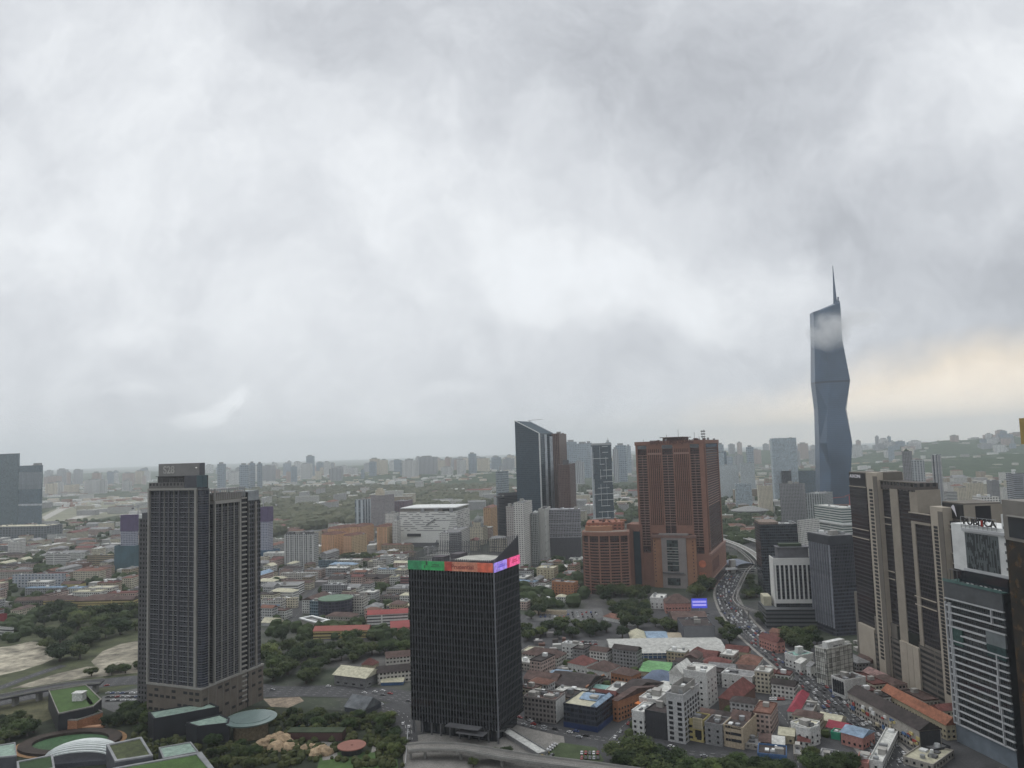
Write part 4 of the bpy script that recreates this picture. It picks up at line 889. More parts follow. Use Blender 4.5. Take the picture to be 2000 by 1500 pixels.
for x in (-L*.94, -L*.1): MB().cyl(x, 5, 3, H, H+9, 10).cyl(x, 5, 3, H+9, H+14, 10, 0, .3).build('turret', mat('dome_grey', None), f.T)
bld('orange_tower', 'tall orange and cream apartment tower right of the domed cream block', 'apartment tower', 961, 1075, 16, 944, 972, 992, facade('orange_cream', (.46, .30, .17), (.16, .09, .05), bay=5, fl=3.2, wf=.45, hf=.5), RT_terra, 'hip', d=1750)
# hill top groups beyond the estate
for a_ in [('apartment_block', 'pale block with dark stripes left of the cream crowned tower beyond the orange estate', 'apartment block', 711, 1012, 20, 693, 724, 977, facade('striped_pale', (.46, .50, .52), (.06, .08, .10), bay=14, fl=3.3, wf=.5, hf=.9), 2150),
           ('office_block', 'pinkish grey tower block with a cream stepped crown beyond the orange estate', 'office block', 752, 1015, 20, 724, 770, 968, facade('pink_grey', (.33, .30, .30), (.10, .10, .12), bay=4, fl=3.5, wf=.6, hf=.55), 2100),
           ('office_block', 'purple brown low block right of the cream crowned tower', 'office block', 795, 1010, 10, 768, 806, 979, facade('purple_brown', (.17, .11, .13), (.08, .09, .12), bay=5, fl=4, wf=.4, hf=.8), 2200),
           ('apartment_block', 'white slab at the left shoulder of the white mall', 'apartment block', 770, 1060, 15, 752, 779, 1003, F_whiteapt, 1720),
           ('apartment_block', 'narrow white block between the orange estate and the mall', 'apartment block', 776, 1066, 15, 766, 782, 1018, F_whiteapt, 1600)]:
    f = bld(*a_[:3], *a_[3:9], a_[9], d=a_[10], n=3)
    if 'crown' in a_[1][:60] and 'stepped' in a_[1]:
        MB().box(-f.L*.72, 4, f.H, -f.L*.2, 16, f.H+14).box(-f.L*.6, 5, f.H+14, -f.L*.3, 15, f.H+20).build('crown', mat('crown_cream', (.48, .43, .34)), f.T)
f = bld('apartment_block', 'grey white gridded apartment slab with jagged dark roofline, right of the twin block tower', 'apartment block', 612, 1112, 10, 556, 622, 1044, facade('gridded', (.45, .46, .45), (.03, .033, .035), bay=4.2, fl=3.3, wf=.62, hf=.62), RT_dark, n=12, fin=(7, 0, 0, 2.2, .9, mat('grid_white', (.46, .46, .45))))
for x in lin(-f.L+2, -8, 6): MB().box(x, 2, f.H, x+5, 12, f.H+4).build('stair_hut', M_dkconc, f.T)
# netted construction towers
M_netp = mat('purple_net', (.085, .06, .13), var=.2); M_nett = mat('teal_net', (.045, .09, .11), var=.3, scale=.05); M_netb = mat('blue_net', (.06, .12, .19), var=.3, scale=.05)
for i, (xc, yb, a, xl, xr, yt, d_) in enumerate([(262, 1107, 15, 236, 270, 1012, 1420), (524, 1100, 15, 508, 533, 996, 1560)]):
    f = bld('construction_tower', ['unfinished tower wrapped in purple net with teal lower netting, left of the twin block tower', 'unfinished purple netted tower with blue lower netting, right of the twin block tower'][i], 'construction site', xc, yb, a, xl, xr, yt, facade('raw_frame', (.34, .36, .42), (.05, .05, .09), bay=3.6, fl=3.3, wf=.55, hf=.6), d=d_, n=3)
    L, D, H = f.L, f.D, f.H
    MB().rring(-L-.6, -.6, .6, D+.6, .5, H-24, H+6).build('purple_netting', M_netp, f.T)
    MB().rring(-L-9 if i == 0 else -L-1, -5, 3 if i == 0 else 14, D+3, .5, 0, H-50 if i == 0 else H-80).build('lower_netting', M_nett if i == 0 else M_netb, f.T)
    MB().box(-L-8 if i == 0 else -L, -4, 0, 2 if i == 0 else 13, D, H-52 if i == 0 else H-82).build('frame', M_dkconc, f.T)
    c_ = thing('tower_crane', ['tower crane beside the purple netted tower left of the twin block tower', 'tower crane beside the purple netted tower right of the twin block tower'][i], 'crane', wld(f, -L*.1 if i == 0 else -L-6, D+3), R(20))
    MB().box(-.9, -.9, 0, .9, .9, H+22).build('mast', M_steel, c_); MB().bar((-10, 0, H+20), (22, 0, H+27), 1.2).build('jib', M_steel, c_); MB().box(-11, -1.5, H+16, -7, 1.5, H+19).build('counterweight', M_dkconc, c_)
# left edge glass towers
f = bld('glass_tower', 'tall blue green glass tower cut by the left edge of the picture', 'office tower', 33, 1030, 12, -45, 39, 886, facade('bluegreen', (.16, .20, .22), (.05, .085, .10), bay=3.5, fl=3.8, wf=.85, hf=.7, gr=.12, stain=.25), n=2)
f = bld('glass_tower', 'slightly lower blue glass tower with ribbed upper floors, second from the left edge', 'office tower', 79, 1030, 12, 38, 84, 909, F_bluegl, n=3)
L, D, H = f.L, f.D, f.H; fins(f.T, 'f', lin(-L+1, -1, 20), 0, H-75, H-20, 1, 1.4, mat('pale_strip', None)); MB().box(-L-.5, -.6, H-128, .5, D, H-122).build('pale_belt', mat('pale_strip', None), f.T); MB().box(-L*.4, 2, H, -L*.1, 10, H+8).build('plant_room', M_grey, f.T)
f = bld('podium_block', 'wide grey podium at the foot of the two left edge glass towers', 'building', 88, 1056, 10, -30, 96, 1028, facade('podium_grey', (.17, .18, .19), (.05, .07, .08), bay=9, fl=6, wf=.6, hf=.6), RT_cream, n=10, D=60)

# ------- right group
WB = [('fin_office', 'white fin office tower with a grey rooftop box on a dark striped podium', 'office tower', 1520, 1200, 100, 1504, 1584, 1088)]
f = place(1519, 1222, 98, 1504, 1584, 1091); L, D, H = f.L, f.D, f.H
T = root(f, 'fin_office', WB[0][1], 'office tower')
MB().box(-L, 0, 18, 0, D, H).build('core_wall', F_dkgl, T)
for q0, q1 in ((24, 28), (H-7, H+.5)): MB().box(0, -1.2, q0, 1.6, D+.5, q1).build('white_frame', mat('fin_white', (.55, .55, .53), var=.08), T)
a = MB().box(0, -.6, 0, 1.7, .9, H-7-26).build('fin', mat('fin_white', None), T, (0, .8, 27)); copies(a, T, [(0, y, 27) for y in lin(.8, D-.6, 9)[1:]])
MB().box(-L-.6, -1.2, 20, 0, -.1, H+.5).build('end_wall', mat('fin_white', None), T)
MB().box(-L+3, 5, H, -2, D-2, H+11).box(-L+2, 4, H+11, -1, D-1, H+12).build('roof_box', mat('roofbox_grey', (.115, .115, .125)), T)
MB().box(-L+5, 8, H+12, -5, D-8, H+15).build('roof_garden', mat('garden_dark', (.03, .045, .025)), T)
MB().box(-L-12, -14, 0, 14, D+6, 20).build('podium', facade('podium_stripes', (.085, .09, .095), (.02, .022, .026), bay=80, fl=4.2, wf=.99, hf=.45), T)
MB().box(-L-6, -12, 0, -L*.3, -4, 30).build('cream_block', mat('cream_wall', (.42, .40, .30)), T)
f.L += 10; f.D += 10
f = bld('dark_office', 'plain near black office slab behind the white fin office', 'office tower', 1492, 1165, 98, 1486, 1557, 1026, F_dkgl, n=4, d=1010, fin=None)
MB().box(-f.L, 0, f.H, 0, f.D*.5, f.H+4).build('roof_edge', mat('roof_tan', None), f.T)
f = place(1633, 1243, 81, 1580, 1668, 1047); L, D, H = f.L, f.D, f.H
T = root(f, 'ribbed_office', 'dark slate office tower with pale vertical ribs, left of the beige complex', 'office tower')
MB().box(-L, 0, 0, 0, D, H-6).build('curtain_wall', facade('slate_glass', (.055, .058, .072), (.018, .02, .028), bay=1.6, fl=3.6, wf=.7, hf=.6, rnd=.9), T)
MB().box(-L-.8, -1.8, H-9, 1.2, D, H).build('top_band', mat('slate_band', (.04, .042, .05)), T)
MB().box(-L, 0, H, 0, D, H+.3).build('roof', RT_grey, T); clutter(T, -L+2, 2, -2, D-2, H+.3, 9, 5, 1.4)
fins(T, 'f', lin(-L+.8, -.8, 9), 0, 8, H-9, 1.1, 1.7, mat('rib_pale', (.22, .23, .26))); fins(T, 's', lin(2, D-2, 14), 0, 50, H-9, .35, .5, mat('rib_slate', (.075, .078, .09)), 'thin_rib')
f = bld('banded_office', 'white banded round cornered office with green windows, behind the slate office', 'office block', 1647, 1050, 81, 1590, 1672, 993, facade('green_bands', (.50, .51, .48), (.07, .11, .11), bay=80, fl=4.6, wf=.99, hf=.5), RT_white, d=1450, n=6)
MB().box(-f.L-2, -2, f.H*.55, 2, f.D, f.H*.60).build('ledge', M_white, f.T)
bld('white_grid_block', 'white block with square window grid left of the banded office', 'office block', 1566, 1075, 60, 1557, 1600, 1018, F_whiteapt, d=1250, n=3)
for a_ in [('apartment_tower', 'white and grey twin roofed tower left of the supertall', 1553, 1025, 30, 1522, 1573, 946, F_greyapt, 1760), ('apartment_block', 'ribbed grey apartment block left of the supertall base', 1610, 1025, 40, 1573, 1626, 965, facade('ribbed_grey', (.36, .38, .38), (.05, .06, .06), bay=5, fl=3.3, wf=.55, hf=.8), 1650),
           ('glass_tower', 'pale glass tower with a crown rim, standing well left of the faceted supertall', 1560, 1000, 6, 1507, 1564, 855, F_ltgl, 2500), ('office_block', 'grey glass block in front of the pale rimmed glass tower', 1595, 985, 20, 1548, 1621, 920, F_bluegl, 2500),
           ('office_block', 'dark teal glass block below the pale rimmed glass tower', 1545, 985, 10, 1527, 1549, 920, F_dkgl, 2480), ('office_block', 'cream blank fronted block left of the twin roofed apartment tower', 1503, 1000, 10, 1481, 1511, 949, F_creamapt, 2150),
           ('apartment_block', 'wide pale grey apartment block just right of the terracotta tower', 1436, 985, 12, 1404, 1446, 909, facade('pale_dense', (.48, .52, .53), (.14, .17, .19), bay=3.5, fl=3.2, wf=.55, hf=.55), 2700), ('apartment_block', 'pale grey apartment block with a dark top, second right of the terracotta tower', 1470, 985, 12, 1446, 1478, 905, facade('pale_dense', None), 2650),
           ('office_block', 'white low office in front of the pale grey apartment blocks right of the terracotta tower', 1462, 985, 12, 1436, 1470, 945, F_ltgl, 2300), ('tower', 'grey tower rising behind the top right corner of the terracotta tower', 1412, 960, 12, 1396, 1418, 885, F_ltgl, 3000),
           ('office_block', 'blue grey office seen over the pale apartment blocks right of the terracotta tower', 1418, 960, 12, 1400, 1423, 882, F_bluegl, 3300)]:
    bld(a_[0], a_[1], 'apartment block' if 'apart' in a_[0] else 'tower', a_[2], a_[3], a_[4], a_[5], a_[6], a_[7], a_[8], d=a_[9], n=3)
f = bld('chequered_tower', 'tall round fronted tower with dark chequered balconies, behind the beige complex', 'apartment tower', 1801, 1000, 30, 1780, 1812, 900, facade('chequer', (.40, .42, .43), (.05, .06, .07), bay=5, fl=3.4, wf=.5, hf=.55), d=1500, n=2)
f = bld('garden_tower', 'slim pale tower with a tree on its roof, left of the chequered tower', 'apartment tower', 1777, 1000, 30, 1761, 1789, 882, F_greyapt, d=1800, n=1)
MB().hip(-f.L*.8, 2, -f.L*.3, 16, f.H, 8).build('roof_garden', mat('garden_dark', None), f.T)
f = bld('striped_tower', 'tall slim grey tower with pale vertical piers, right of the chequered tower', 'apartment tower', 1838, 1000, 30, 1819, 1846, 889, facade('striped_grey', (.27, .28, .30), (.04, .05, .06), bay=7, fl=3.4, wf=.35, hf=.9), d=1600, n=1, fin=(4, 0, 0, 2.4, 1.5, mat('pale_pier', (.40, .40, .40))))
bld('lined_tower', 'grey tower with horizontal balcony lines at the right edge above the taupe frame', 'apartment tower', 2010, 1000, 10, 1979, 2030, 926, facade('lined_grey', (.30, .31, .33), (.08, .09, .10), bay=40, fl=3.4, wf=.97, hf=.5), d=1300, n=2)
for a_ in [('hotel_block', 'cream hotel with arched top windows on the far right', 1924, 985, 1890, 1926, 944, F_creamapt, 2000), ('office_block', 'grey brown gridded block right of the cream hotel', 1955, 985, 1936, 1957, 939, F_greyapt, 2100), ('office_block', 'white striped block under a thin arch left of the cream hotel', 1871, 985, 1850, 1873, 962, F_ribbon, 1900),
           ('office_block', 'cream low block between the striped block and the cream hotel', 1888, 985, 1872, 1891, 953, F_creamapt, 1950), ('office_block', 'white block right of the grey brown gridded block', 1972, 985, 1957, 1974, 953, F_whiteapt, 2200), ('office_block', 'pink domed white framed hall above the sign block of the beige complex', 1953, 1020, 1918, 1956, 972, F_whiteapt, 1000),
           ('office_block', 'small teal and peach tower between chequered and striped towers', 1819, 1000, 1811, 1821, 945, facade('peach', (.45, .36, .28), (.10, .17, .18), bay=4, fl=4, wf=.5, hf=.5), 1700)]:
    bld(a_[0], a_[1], 'building', a_[2], a_[3], 8, a_[4], a_[5], a_[6], a_[7], d=a_[8], n=3)
# ================================================================ low rise blocks read from the photo
def lb(c, name, label, cat, cx_, by, a, lx, rx, ty, wall, roof=None, rt='flat', **kw):
    xc, yb = K(c, cx_, by); xl = K(c, lx, 0)[0]; xr = K(c, rx, 0)[0] if rx is not None else None; yt = K(c, 0, ty)[1]
    if xr is None and 'D' not in kw: kw['D'] = 18
    return bld(name, label, cat, xc, yb, a, xl, xr, yt, wall, roof, rt, **kw)
M_winb = mat('window_dark', (.018, .02, .024), .12, var=.3, spec=.8)
WN = lambda bay=3.4, fl=3.3, w_=1.5, h_=1.5, z0=1.6: (w_, h_, bay, fl, z0, M_winb)
def wallm(key, col): return mat('wall_'+key, col, .85, var=.16, scale=.25, fine=.9)
W_white = wallm('white', (.56, .56, .54)); W_cream = wallm('cream', (.42, .37, .26)); W_grey = wallm('grey', (.20, .20, .20)); W_ltgrey = wallm('pale_grey', (.38, .38, .38)); W_dark = wallm('dark', (.035, .036, .04)); W_yell = wallm('yellow', (.44, .37, .16)); W_or = wallm('orange', (.32, .15, .08)); W_pink = wallm('pink', (.40, .20, .17)); W_bluew = wallm('blue', (.06, .12, .24)); W_brn = wallm('brown', (.16, .10, .08)); W_mal = wallm('weathered', (.30, .28, .25)); W_beige = wallm('beige', (.40, .33, .24)); W_slate = wallm('slate', (.07, .075, .09))
F_arc = facade('shop_rows', (.48, .46, .42), (.04, .038, .036), bay=3.2, fl=3.4, wf=.62, hf=.5, rnd=.9, lit=.1)
F_arcd = facade('shop_rows_dark', (.20, .18, .17), (.03, .028, .028), bay=3.0, fl=3.3, wf=.62, hf=.55, rnd=.9, lit=.15)
F_yel = facade('yellow_rows', (.40, .33, .15), (.07, .055, .04), bay=60, fl=3.5, wf=.97, hf=.4)
F_whr = facade('white_rows', (.56, .56, .54), (.06, .06, .062), bay=60, fl=3.4, wf=.97, hf=.42)
# --- H: near blocks right of the black tower
f = lb('H', 'hotel_block', 'grey eight storey hotel block with close window grid and crowded rooftop plant', 'hotel', 740, 1275, 34, 560, 860, 838, W_ltgrey, n=14, win=WN(4.2, 3.3, 3.0, 2.0)); MB().rring(-f.L*.8, 4, -f.L*.1, f.D-4, .4, f.H+.2, f.H+5).build('roof_screen', M_conc, f.T)
lb('H', 'apartment_block', 'tall plain white block with few square windows, behind the grey eight storey hotel', 'apartment block', 945, 955, 34, 720, None, 632, W_white, RT_white, n=4, D=22, win=WN(7, 4.2, 1.6, 1.4))
f = lb('H', 'white_hall', 'white wing with swept roof and green window strip, left of the plain white block', 'building', 722, 905, 34, 590, None, 640, W_white, RT_white, n=2, D=24)
MB().box(-f.L*.95, -.2, f.H*.45, -f.L*.1, .1, f.H*.62).build('green_window', mat('green_window', (.03, .12, .09), .2), f.T); MB().gable(-f.L, 0, 0, f.D, f.H+.2, 6, 'y').build('swept_roof', RT_white, f.T)
lb('H', 'white_block', 'wide white block with small square windows between red roofs', 'building', 1350, 800, 34, 1065, None, 672, W_white, RT_grey, n=3, D=16, win=WN(6, 4, 1.5, 1.3))
lb('H', 'shop_block', 'narrow white five storey shop block left of a black clad block', 'shop block', 366, 1210, 34, 250, None, 992, W_white, RT_white, n=4, D=20, win=WN(3.4, 3.6, 1.8, 1.7))
f = lb('H', 'black_block', 'black clad blank block between the narrow white shop block and the grey hotel', 'building', 572, 1238, 34, 370, None, 1004, W_dark, RT_dark, n=2, D=16)
fins(f.T, 'f', lin(-f.L+.6, -.6, 22), 0, 0, f.H, .18, .2, mat('black_rib', (.07, .07, .08)))
f = lb('H', 'terrace_block', 'white roof terrace block with an orange awning, above the black clad block', 'building', 488, 1080, 34, 318, None, 880, W_white, RT_white, n=6, D=20, win=WN(5, 3.6))
MB().box(-f.L*1.15, -4, f.H-3.5, -f.L*.6, 2, f.H-2.9).build('orange_awning', mat('awning_orange', (.50, .16, .05)), f.T)
lb('H', 'dark_block', 'dark walled block with a wide pale blue white roof, behind the white roof terrace', 'building', 590, 950, 34, 400, None, 822, W_slate, RT_white, 'gable', D=30, rh=2.5)
lb('H', 'warehouse', 'round ended warehouse with a slate blue roof, before the green roofed hall', 'warehouse', 590, 770, 30, 345, None, 708, W_slate, mat('roof_slateblue', (.11, .14, .20), var=.3), 'hip', D=26, rh=5)
lb('H', 'court_hall', 'hall with a bright green roof amid the low roofs', 'hall', 578, 672, 24, 318, None, 630, W_cream, RT_green, 'gable', D=34, rh=3)
lb('H', 'shop_row', 'orange walled shop row with a brown hip roof, left of the green roofed hall', 'shop row', 255, 765, 40, 60, 335, 655, W_or, RT_brown, 'hip', rh=4, win=WN(3.4, 3.4, 1.6, 1.6))
f = lb('H', 'market_hall', 'very long market hall with a pale grey roof and blue walls', 'market hall', 1098, 480, 3, 80, None, 428, W_bluew, RT_grey, 'flat', D=52, par=0, n=0)
MB().gable(-f.L, 0, 0, f.D, f.H, 4, 'x', 0, 2.5).build('pale_roof', mat('roof_pale', (.36, .36, .34), var=.12, fine=.3), f.T); fins(f.T, 'f', lin(-f.L+3, -3, 24), 0, 0, f.H-1, .6, .5, M_white, 'post')
bands(f.T, -f.L, 0, 0, 1, [f.H*.45], .8, .3, M_white, 'awning')
lb('H', 'market_shed', 'blue roofed shed behind the long market hall', 'shed', 585, 340, 5, 395, None, 322, W_ltgrey, RT_blue, 'gable', D=36, rh=3)
lb('H', 'market_shed', 'cream roofed shed at the left behind the long market hall', 'shed', 390, 350, 5, 245, None, 332, W_ltgrey, RT_cream, 'hip', D=40, rh=5)
lb('H', 'market_shed', 'tan roofed shed right of the blue roofed shed, behind the long market hall', 'shed', 715, 340, 5, 592, None, 322, W_ltgrey, mat('roof_tan2', (.34, .29, .22)), 'gable', D=30, rh=3)
f = lb('H', 'screen_building', 'dark hall carrying a big blank grey display screen', 'building', 1010, 345, 4, 715, 1035, 205, W_slate, RT_dark, n=6, D=40)
MB().box(-f.L+.5, -1, 3, -.5, 0, f.H+.5).build('display_screen', mat('screen_grey', (.135, .14, .15), .5, var=.1), f.T)
lb('H', 'exhibition_hall', 'low dark roofed hall behind the blank grey display screen', 'hall', 960, 215, 4, 640, None, 168, W_slate, RT_brown, 'gable', D=60, rh=6)
RR = 'red roofed shop rows between market hall and hotel'
for i, (a_, ro, lb_) in enumerate([((900, 520, 30, 778, 930, 450), RT_red, 'red roofed row touching the right end of the long market hall'), ((1010, 560, 30, 830, 1070, 500), RT_red, 'second red roofed row below the market hall, stepped back'),
    ((1120, 650, 30, 880, 1160, 560), RT_red, 'long dark red roof left of the grey gabled roof'), ((1310, 500, 30, 1100, 1330, 440), RT_red, 'red roof with white gable strip beside the traffic avenue'),
    ((1390, 620, 28, 1195, 1440, 560), RT_terra, 'terracotta hip roof nearest the traffic avenue bend'), ((1190, 690, 28, 945, 1210, 610), RT_grey, 'grey gabled roof with a pediment between red roofs'),
    ((1520, 750, 26, 1350, 1560, 690), RT_red, 'broad dark red hip roof right of the wide white block'), ((1370, 650, 20, 1150, None, 630), RT_brown, 'long brown roof strip above the wide white block')]):
    lb('H', 'shop_row', lb_, 'shop row', *a_, (W_cream, W_white, W_mal)[i % 3], ro, 'hip' if i % 2 == 0 else 'gable', rh=4.5, group=RR, win=WN(4, 3.6))
lb('H', 'temple_hall', 'large dark red roofed hall with a pale side aisle, behind the beige shop block', 'hall', 1210, 990, 36, 1040, 1370, 880, W_brn, RT_red, 'hip', rh=8)
lb('H', 'cream_hall', 'cream walled hall with a curved cream roof beside the dark red hall', 'hall', 1390, 1000, 30, 1245, None, 935, W_cream, RT_cream, 'gable', D=16, rh=2)
lb('H', 'shed', 'small pale roofed shed at the lower left of the car park', 'shed', 1500, 1040, 25, 1400, None, 990, W_mal, RT_white, 'gable', D=12, rh=2)
f = lb('H', 'shop_block', 'cream yellow shop block with arched bays right of the grey eight storey hotel', 'shop block', 905, 1262, 34, 740, None, 1070, W_yell, RT_dark, n=3, D=14, win=WN(4.5, 3.6, 3.2, 1.6))
MB().box(-f.L*.45, -.6, 3, -1.2, 0, f.H-6).build('dark_sign', M_blackm, f.T); a = MB().box(-.7, -.8, f.H-5, .7, .2, f.H+2).build('arch_pier', W_cream, f.T, (-f.L*.5, 0, 0)); copies(a, f.T, [(x, 0, 0) for x in lin(-f.L*.5, -.8, 6)[1:]])
lb('H', 'shop_block', 'brown roofed block set back above the cream yellow arched block', 'shop block', 1010, 1130, 34, 815, None, 1075, W_mal, RT_brown, 'gable', D=22, rh=5)
lb('H', 'shop_block', 'dark roofed narrow block with a white satellite mast, left of the grey blank block', 'shop block', 1150, 1190, 34, 985, None, 1075, W_brn, RT_dark, 'gable', D=18, rh=4)
lb('H', 'shop_block', 'grey blank fronted shop block between arched and beige blocks', 'shop block', 1078, 1300, 34, 912, None, 1110, W_grey, RT_dark, n=4, D=16, win=WN(5, 3.6))
f = lb('H', 'shop_block', 'beige shop block with long dark window strips and a blank beige gable wall', 'shop block', 1270, 1325, 34, 1082, 1382, 1135, W_beige, RT_dark, n=5)
for z in (4, 8.2, 12.4): MB().box(-f.L*.62, -.15, z, -1.2, .2, z+1.8).build('window_strip', M_winb, f.T)
for z in (4, 8.2, 12.4): 
    for x in (-f.L*.9, -f.L*.76): MB().box(x, -.15, z, x+1.6, .2, z+1.6).build('window', M_winb, f.T)
MB().gable(-f.L, f.D*.5, -1, f.D, f.H+.2, 4, 'x').build('brown_roof', RT_brown, f.T)
for i, (a_, wl_, ro, rt, lb_) in enumerate([((1410, 1330, 25, 1275, None, 1290), W_mal, RT_grey, 'flat', 'low flat grey roof below the blank beige gable wall'), ((1520, 1310, 20, 1410, None, 1255), W_brn, RT_brown, 'gable', 'small dark brown house at the lower edge of the car park'),
    ((1640, 1330, 20, 1530, None, 1275), W_white, RT_white, 'gable', 'small white roofed house among the trees at the lower right'), ((1730, 1280, 25, 1585, None, 1200), W_cream, RT_cream, 'gable', 'cream shed with a white steep gable near the small white roofed house'), ((1870, 1310, 25, 1760, None, 1255), W_white, RT_red, 'gable', 'little red roofed house right of the cream gabled shed')]):
    lb('H', 'house', lb_, 'house', *a_, wl_, ro, rt, D=13, rh=3, n=2, win=WN(3.5, 3.2))
lb('H', 'shop_block', 'white gable wall building with a dark street front beside the car park', 'shop block', 1885, 1300, 40, 1740, 1960, 1150, W_white, RT_cream, n=4, win=WN(4, 3.5))
lb('H', 'house', 'small white house with a magenta hip roof near the lower car park', 'house', 1770, 1070, 30, 1665, 1860, 985, W_white, mat('roof_magenta', (.28, .05, .07)), 'hip', rh=4, win=WN(3.4, 3.3))
lb('H', 'house', 'grey curved roofed house right of the magenta roofed house', 'house', 1900, 1050, 30, 1790, None, 985, W_mal, RT_grey, n=3, D=18)
lb('H', 'shop_row', 'pink shop houses with red and cream roofs left of the avenue trees', 'shop row', 1575, 450, 70, 1405, 1640, 350, W_pink, RT_red, 'gable', rh=4, win=WN(3.4, 3.6))
lb('H', 'shop_row', 'red brown roofed row behind the pink shop houses', 'shop row', 1640, 330, 50, 1500, 1700, 275, W_pink, RT_terra, 'gable', rh=3)
f = lb('H', 'white_hall', 'white green office hall with a roof hut beside the avenue', 'building', 1750, 600, 66, 1640, 1900, 480, W_white, RT_teal, n=4, win=WN(3.4, 3.4))
MB().box(-f.L*.7, f.D*.4, f.H, -f.L*.4, f.D*.7, f.H+6).build('roof_hut', W_white, f.T)
for i, (a_, ro, lb_) in enumerate([((1790, 640, 66, 1735, 1900, 540), RT_white, 'white shop house right of the white green hall'), ((1880, 670, 66, 1835, 1960, 570), RT_grey, 'grey roofed shop house left of the white gridded block')]):
    lb('H', 'shop_house', lb_, 'shop house', *a_, W_white, ro, 'gable', rh=3, win=WN(3.2, 3.4))
# --- I: along the avenue
f = lb('I', 'gridded_block', 'white eight storey block with a dark square grid, beside the traffic jam', 'office block', 225, 748, 62, 96, 436, 418, facade('white_gridded', (.54, .54, .50), (.42, .42, .38), bay=4.4, fl=4.4, wf=.9, hf=.9), RT_grey, n=9)
for s_, at, c in (('f', lin(-f.L+.2, -.2, 7), 0), ('s', lin(.2, f.D-.2, 7), 0)): fins(f.T, s_, at, c, 0, f.H, .25, .15, mat('grid_dark', (.05, .05, .05)), 'grid_line')
bands(f.T, -f.L, 0, 0, f.D, lin(4.4, f.H-.5, 8), .25, .15, mat('grid_dark', None)); MB().box(-f.L*.6, 4, f.H, -2, f.D*.8, f.H+5).build('penthouse', W_white, f.T)
f = lb('I', 'arched_block', 'white block with tall arched frames facing the traffic jam', 'shop block', 380, 870, 70, 250, 560, 700, W_white, RT_dark, n=5)
for x in lin(-f.L+2, -2, 5): MB().box(x-1.1, -.15, 3, x+1.1, .2, f.H-2).build('arched_window', M_winb, f.T); MB().cyl(0, 0, 1.1, -.15, .2, 12).build('arch_head', M_winb, f.T, (x, 0, f.H-2)).rotation_euler = (R(90), 0, 0)
f = lb('I', 'shop_row', 'long black roofed shop row with patchy white front along the avenue', 'shop row', 1060, 1358, 82, 400, 1245, 1150, W_mal, RT_dark, 'gable', rh=5, win=WN(3.2, 3.4, 1.7, 1.6))
MB().box(-1, .5, 1, .3, f.D-1, f.H-.5).build('dark_end_wall', W_dark, f.T)
rr = random.Random(6)
for i in range(26): x = -f.L*(.03+.94*rr.random()); z = 1+rr.random()*(f.H-4); MB().box(x, -.8, z, x+2+2*rr.random(), 0, z+1+1.6*rr.random()).build('shop_sign', (M_white, W_yell, W_cream, M_red, W_bluew)[i % 5], f.T)
lb('I', 'shop_row', 'long orange roofed shop row behind the black roofed row', 'shop row', 1300, 1240, 84, 705, 1420, 1100, W_cream, mat('roof_orange', (.27, .11, .065), var=.3, fine=.5), 'gable', rh=5, win=WN(3.2, 3.4))
lb('I', 'shop_row', 'short shop row with striped grey and pink roofs, above the orange roofed row', 'shop row', 700, 745, 80, 530, 830, 690, W_cream, mat('roof_pinkgrey', (.22, .14, .13), var=.6, scale=.3), 'gable', rh=4, win=WN(3.2, 3.4))
lb('I', 'shop_row', 'dark red roofed row at the foot of the beige podium', 'shop row', 560, 600, 78, 440, 720, 545, W_mal, RT_brown, 'gable', rh=4)
lb('I', 'shop_block', 'white wall shop block with dark teal side at the lower left of the avenue', 'shop block', 60, 1300, 60, -120, 140, 1140, W_white, RT_cream, n=4, win=WN(4, 3.5))
lb('I', 'house', 'pale blue roofed house with pink walls beside the avenue', 'house', 540, 1330, 50, 335, 640, 1215, W_pink, RT_blue, 'gable', rh=3, win=WN(3.4, 3.3))
lb('I', 'house', 'dark red roofed house behind the pale blue roof', 'house', 380, 1210, 40, 205, None, 1150, W_mal, mat('roof_magenta', None), 'gable', D=14, rh=3)
lb('I', 'house', 'long cream roofed house above the dark red roof', 'house', 330, 1150, 40, 130, None, 1080, W_cream, RT_cream, 'gable', D=14, rh=3)
lb('I', 'house', 'emerald walled lean to left of the pale blue roof', 'house', 330, 1240, 40, 245, None, 1185, mat('wall_emerald', (.03, .25, .15)), RT_grey, n=1, D=8)
f = lb('I', 'flat_hall', 'grey flat roofed hall with curved edge at the end of the black roofed row', 'hall', 1180, 1400, 70, 1075, 1330, 1335, W_dark, RT_grey, n=2)
for i, (a_, wl_, ro, lb_) in enumerate([((-20, 1420, 20, -90, None, 1380), W_mal, RT_grey, 'grey block at the bottom edge below the lower trees'), ((-150, 1520, 20, -420, None, 1390), W_bluew, RT_dark, 'blue walled block with a grey netted frame at the bottom edge'), ((290, 1500, 30, 130, None, 1430), W_ltgrey, RT_grey, 'pale grey roof with antennas at the bottom edge'),
      ((590, 1540, 30, 480, None, 1460), W_pink, RT_red, 'red striped block at the bottom edge'), ((720, 1530, 35, 590, 860, 1445), W_white, RT_white, 'white block with two square windows at the bottom edge'), ((1180, 1530, 50, 900, 1360, 1470), W_mal, RT_cream, 'tan flat roof at the bottom edge left of the white gridded tower')]):
    lb('I', 'low_block', lb_, 'building', *a_, wl_, ro, D=16 if a_[4] is None else None, n=6, win=WN(4, 3.4)) if a_[4] is None else lb('I', 'low_block', lb_, 'building', *a_, wl_, ro, n=6, win=WN(4, 3.4))
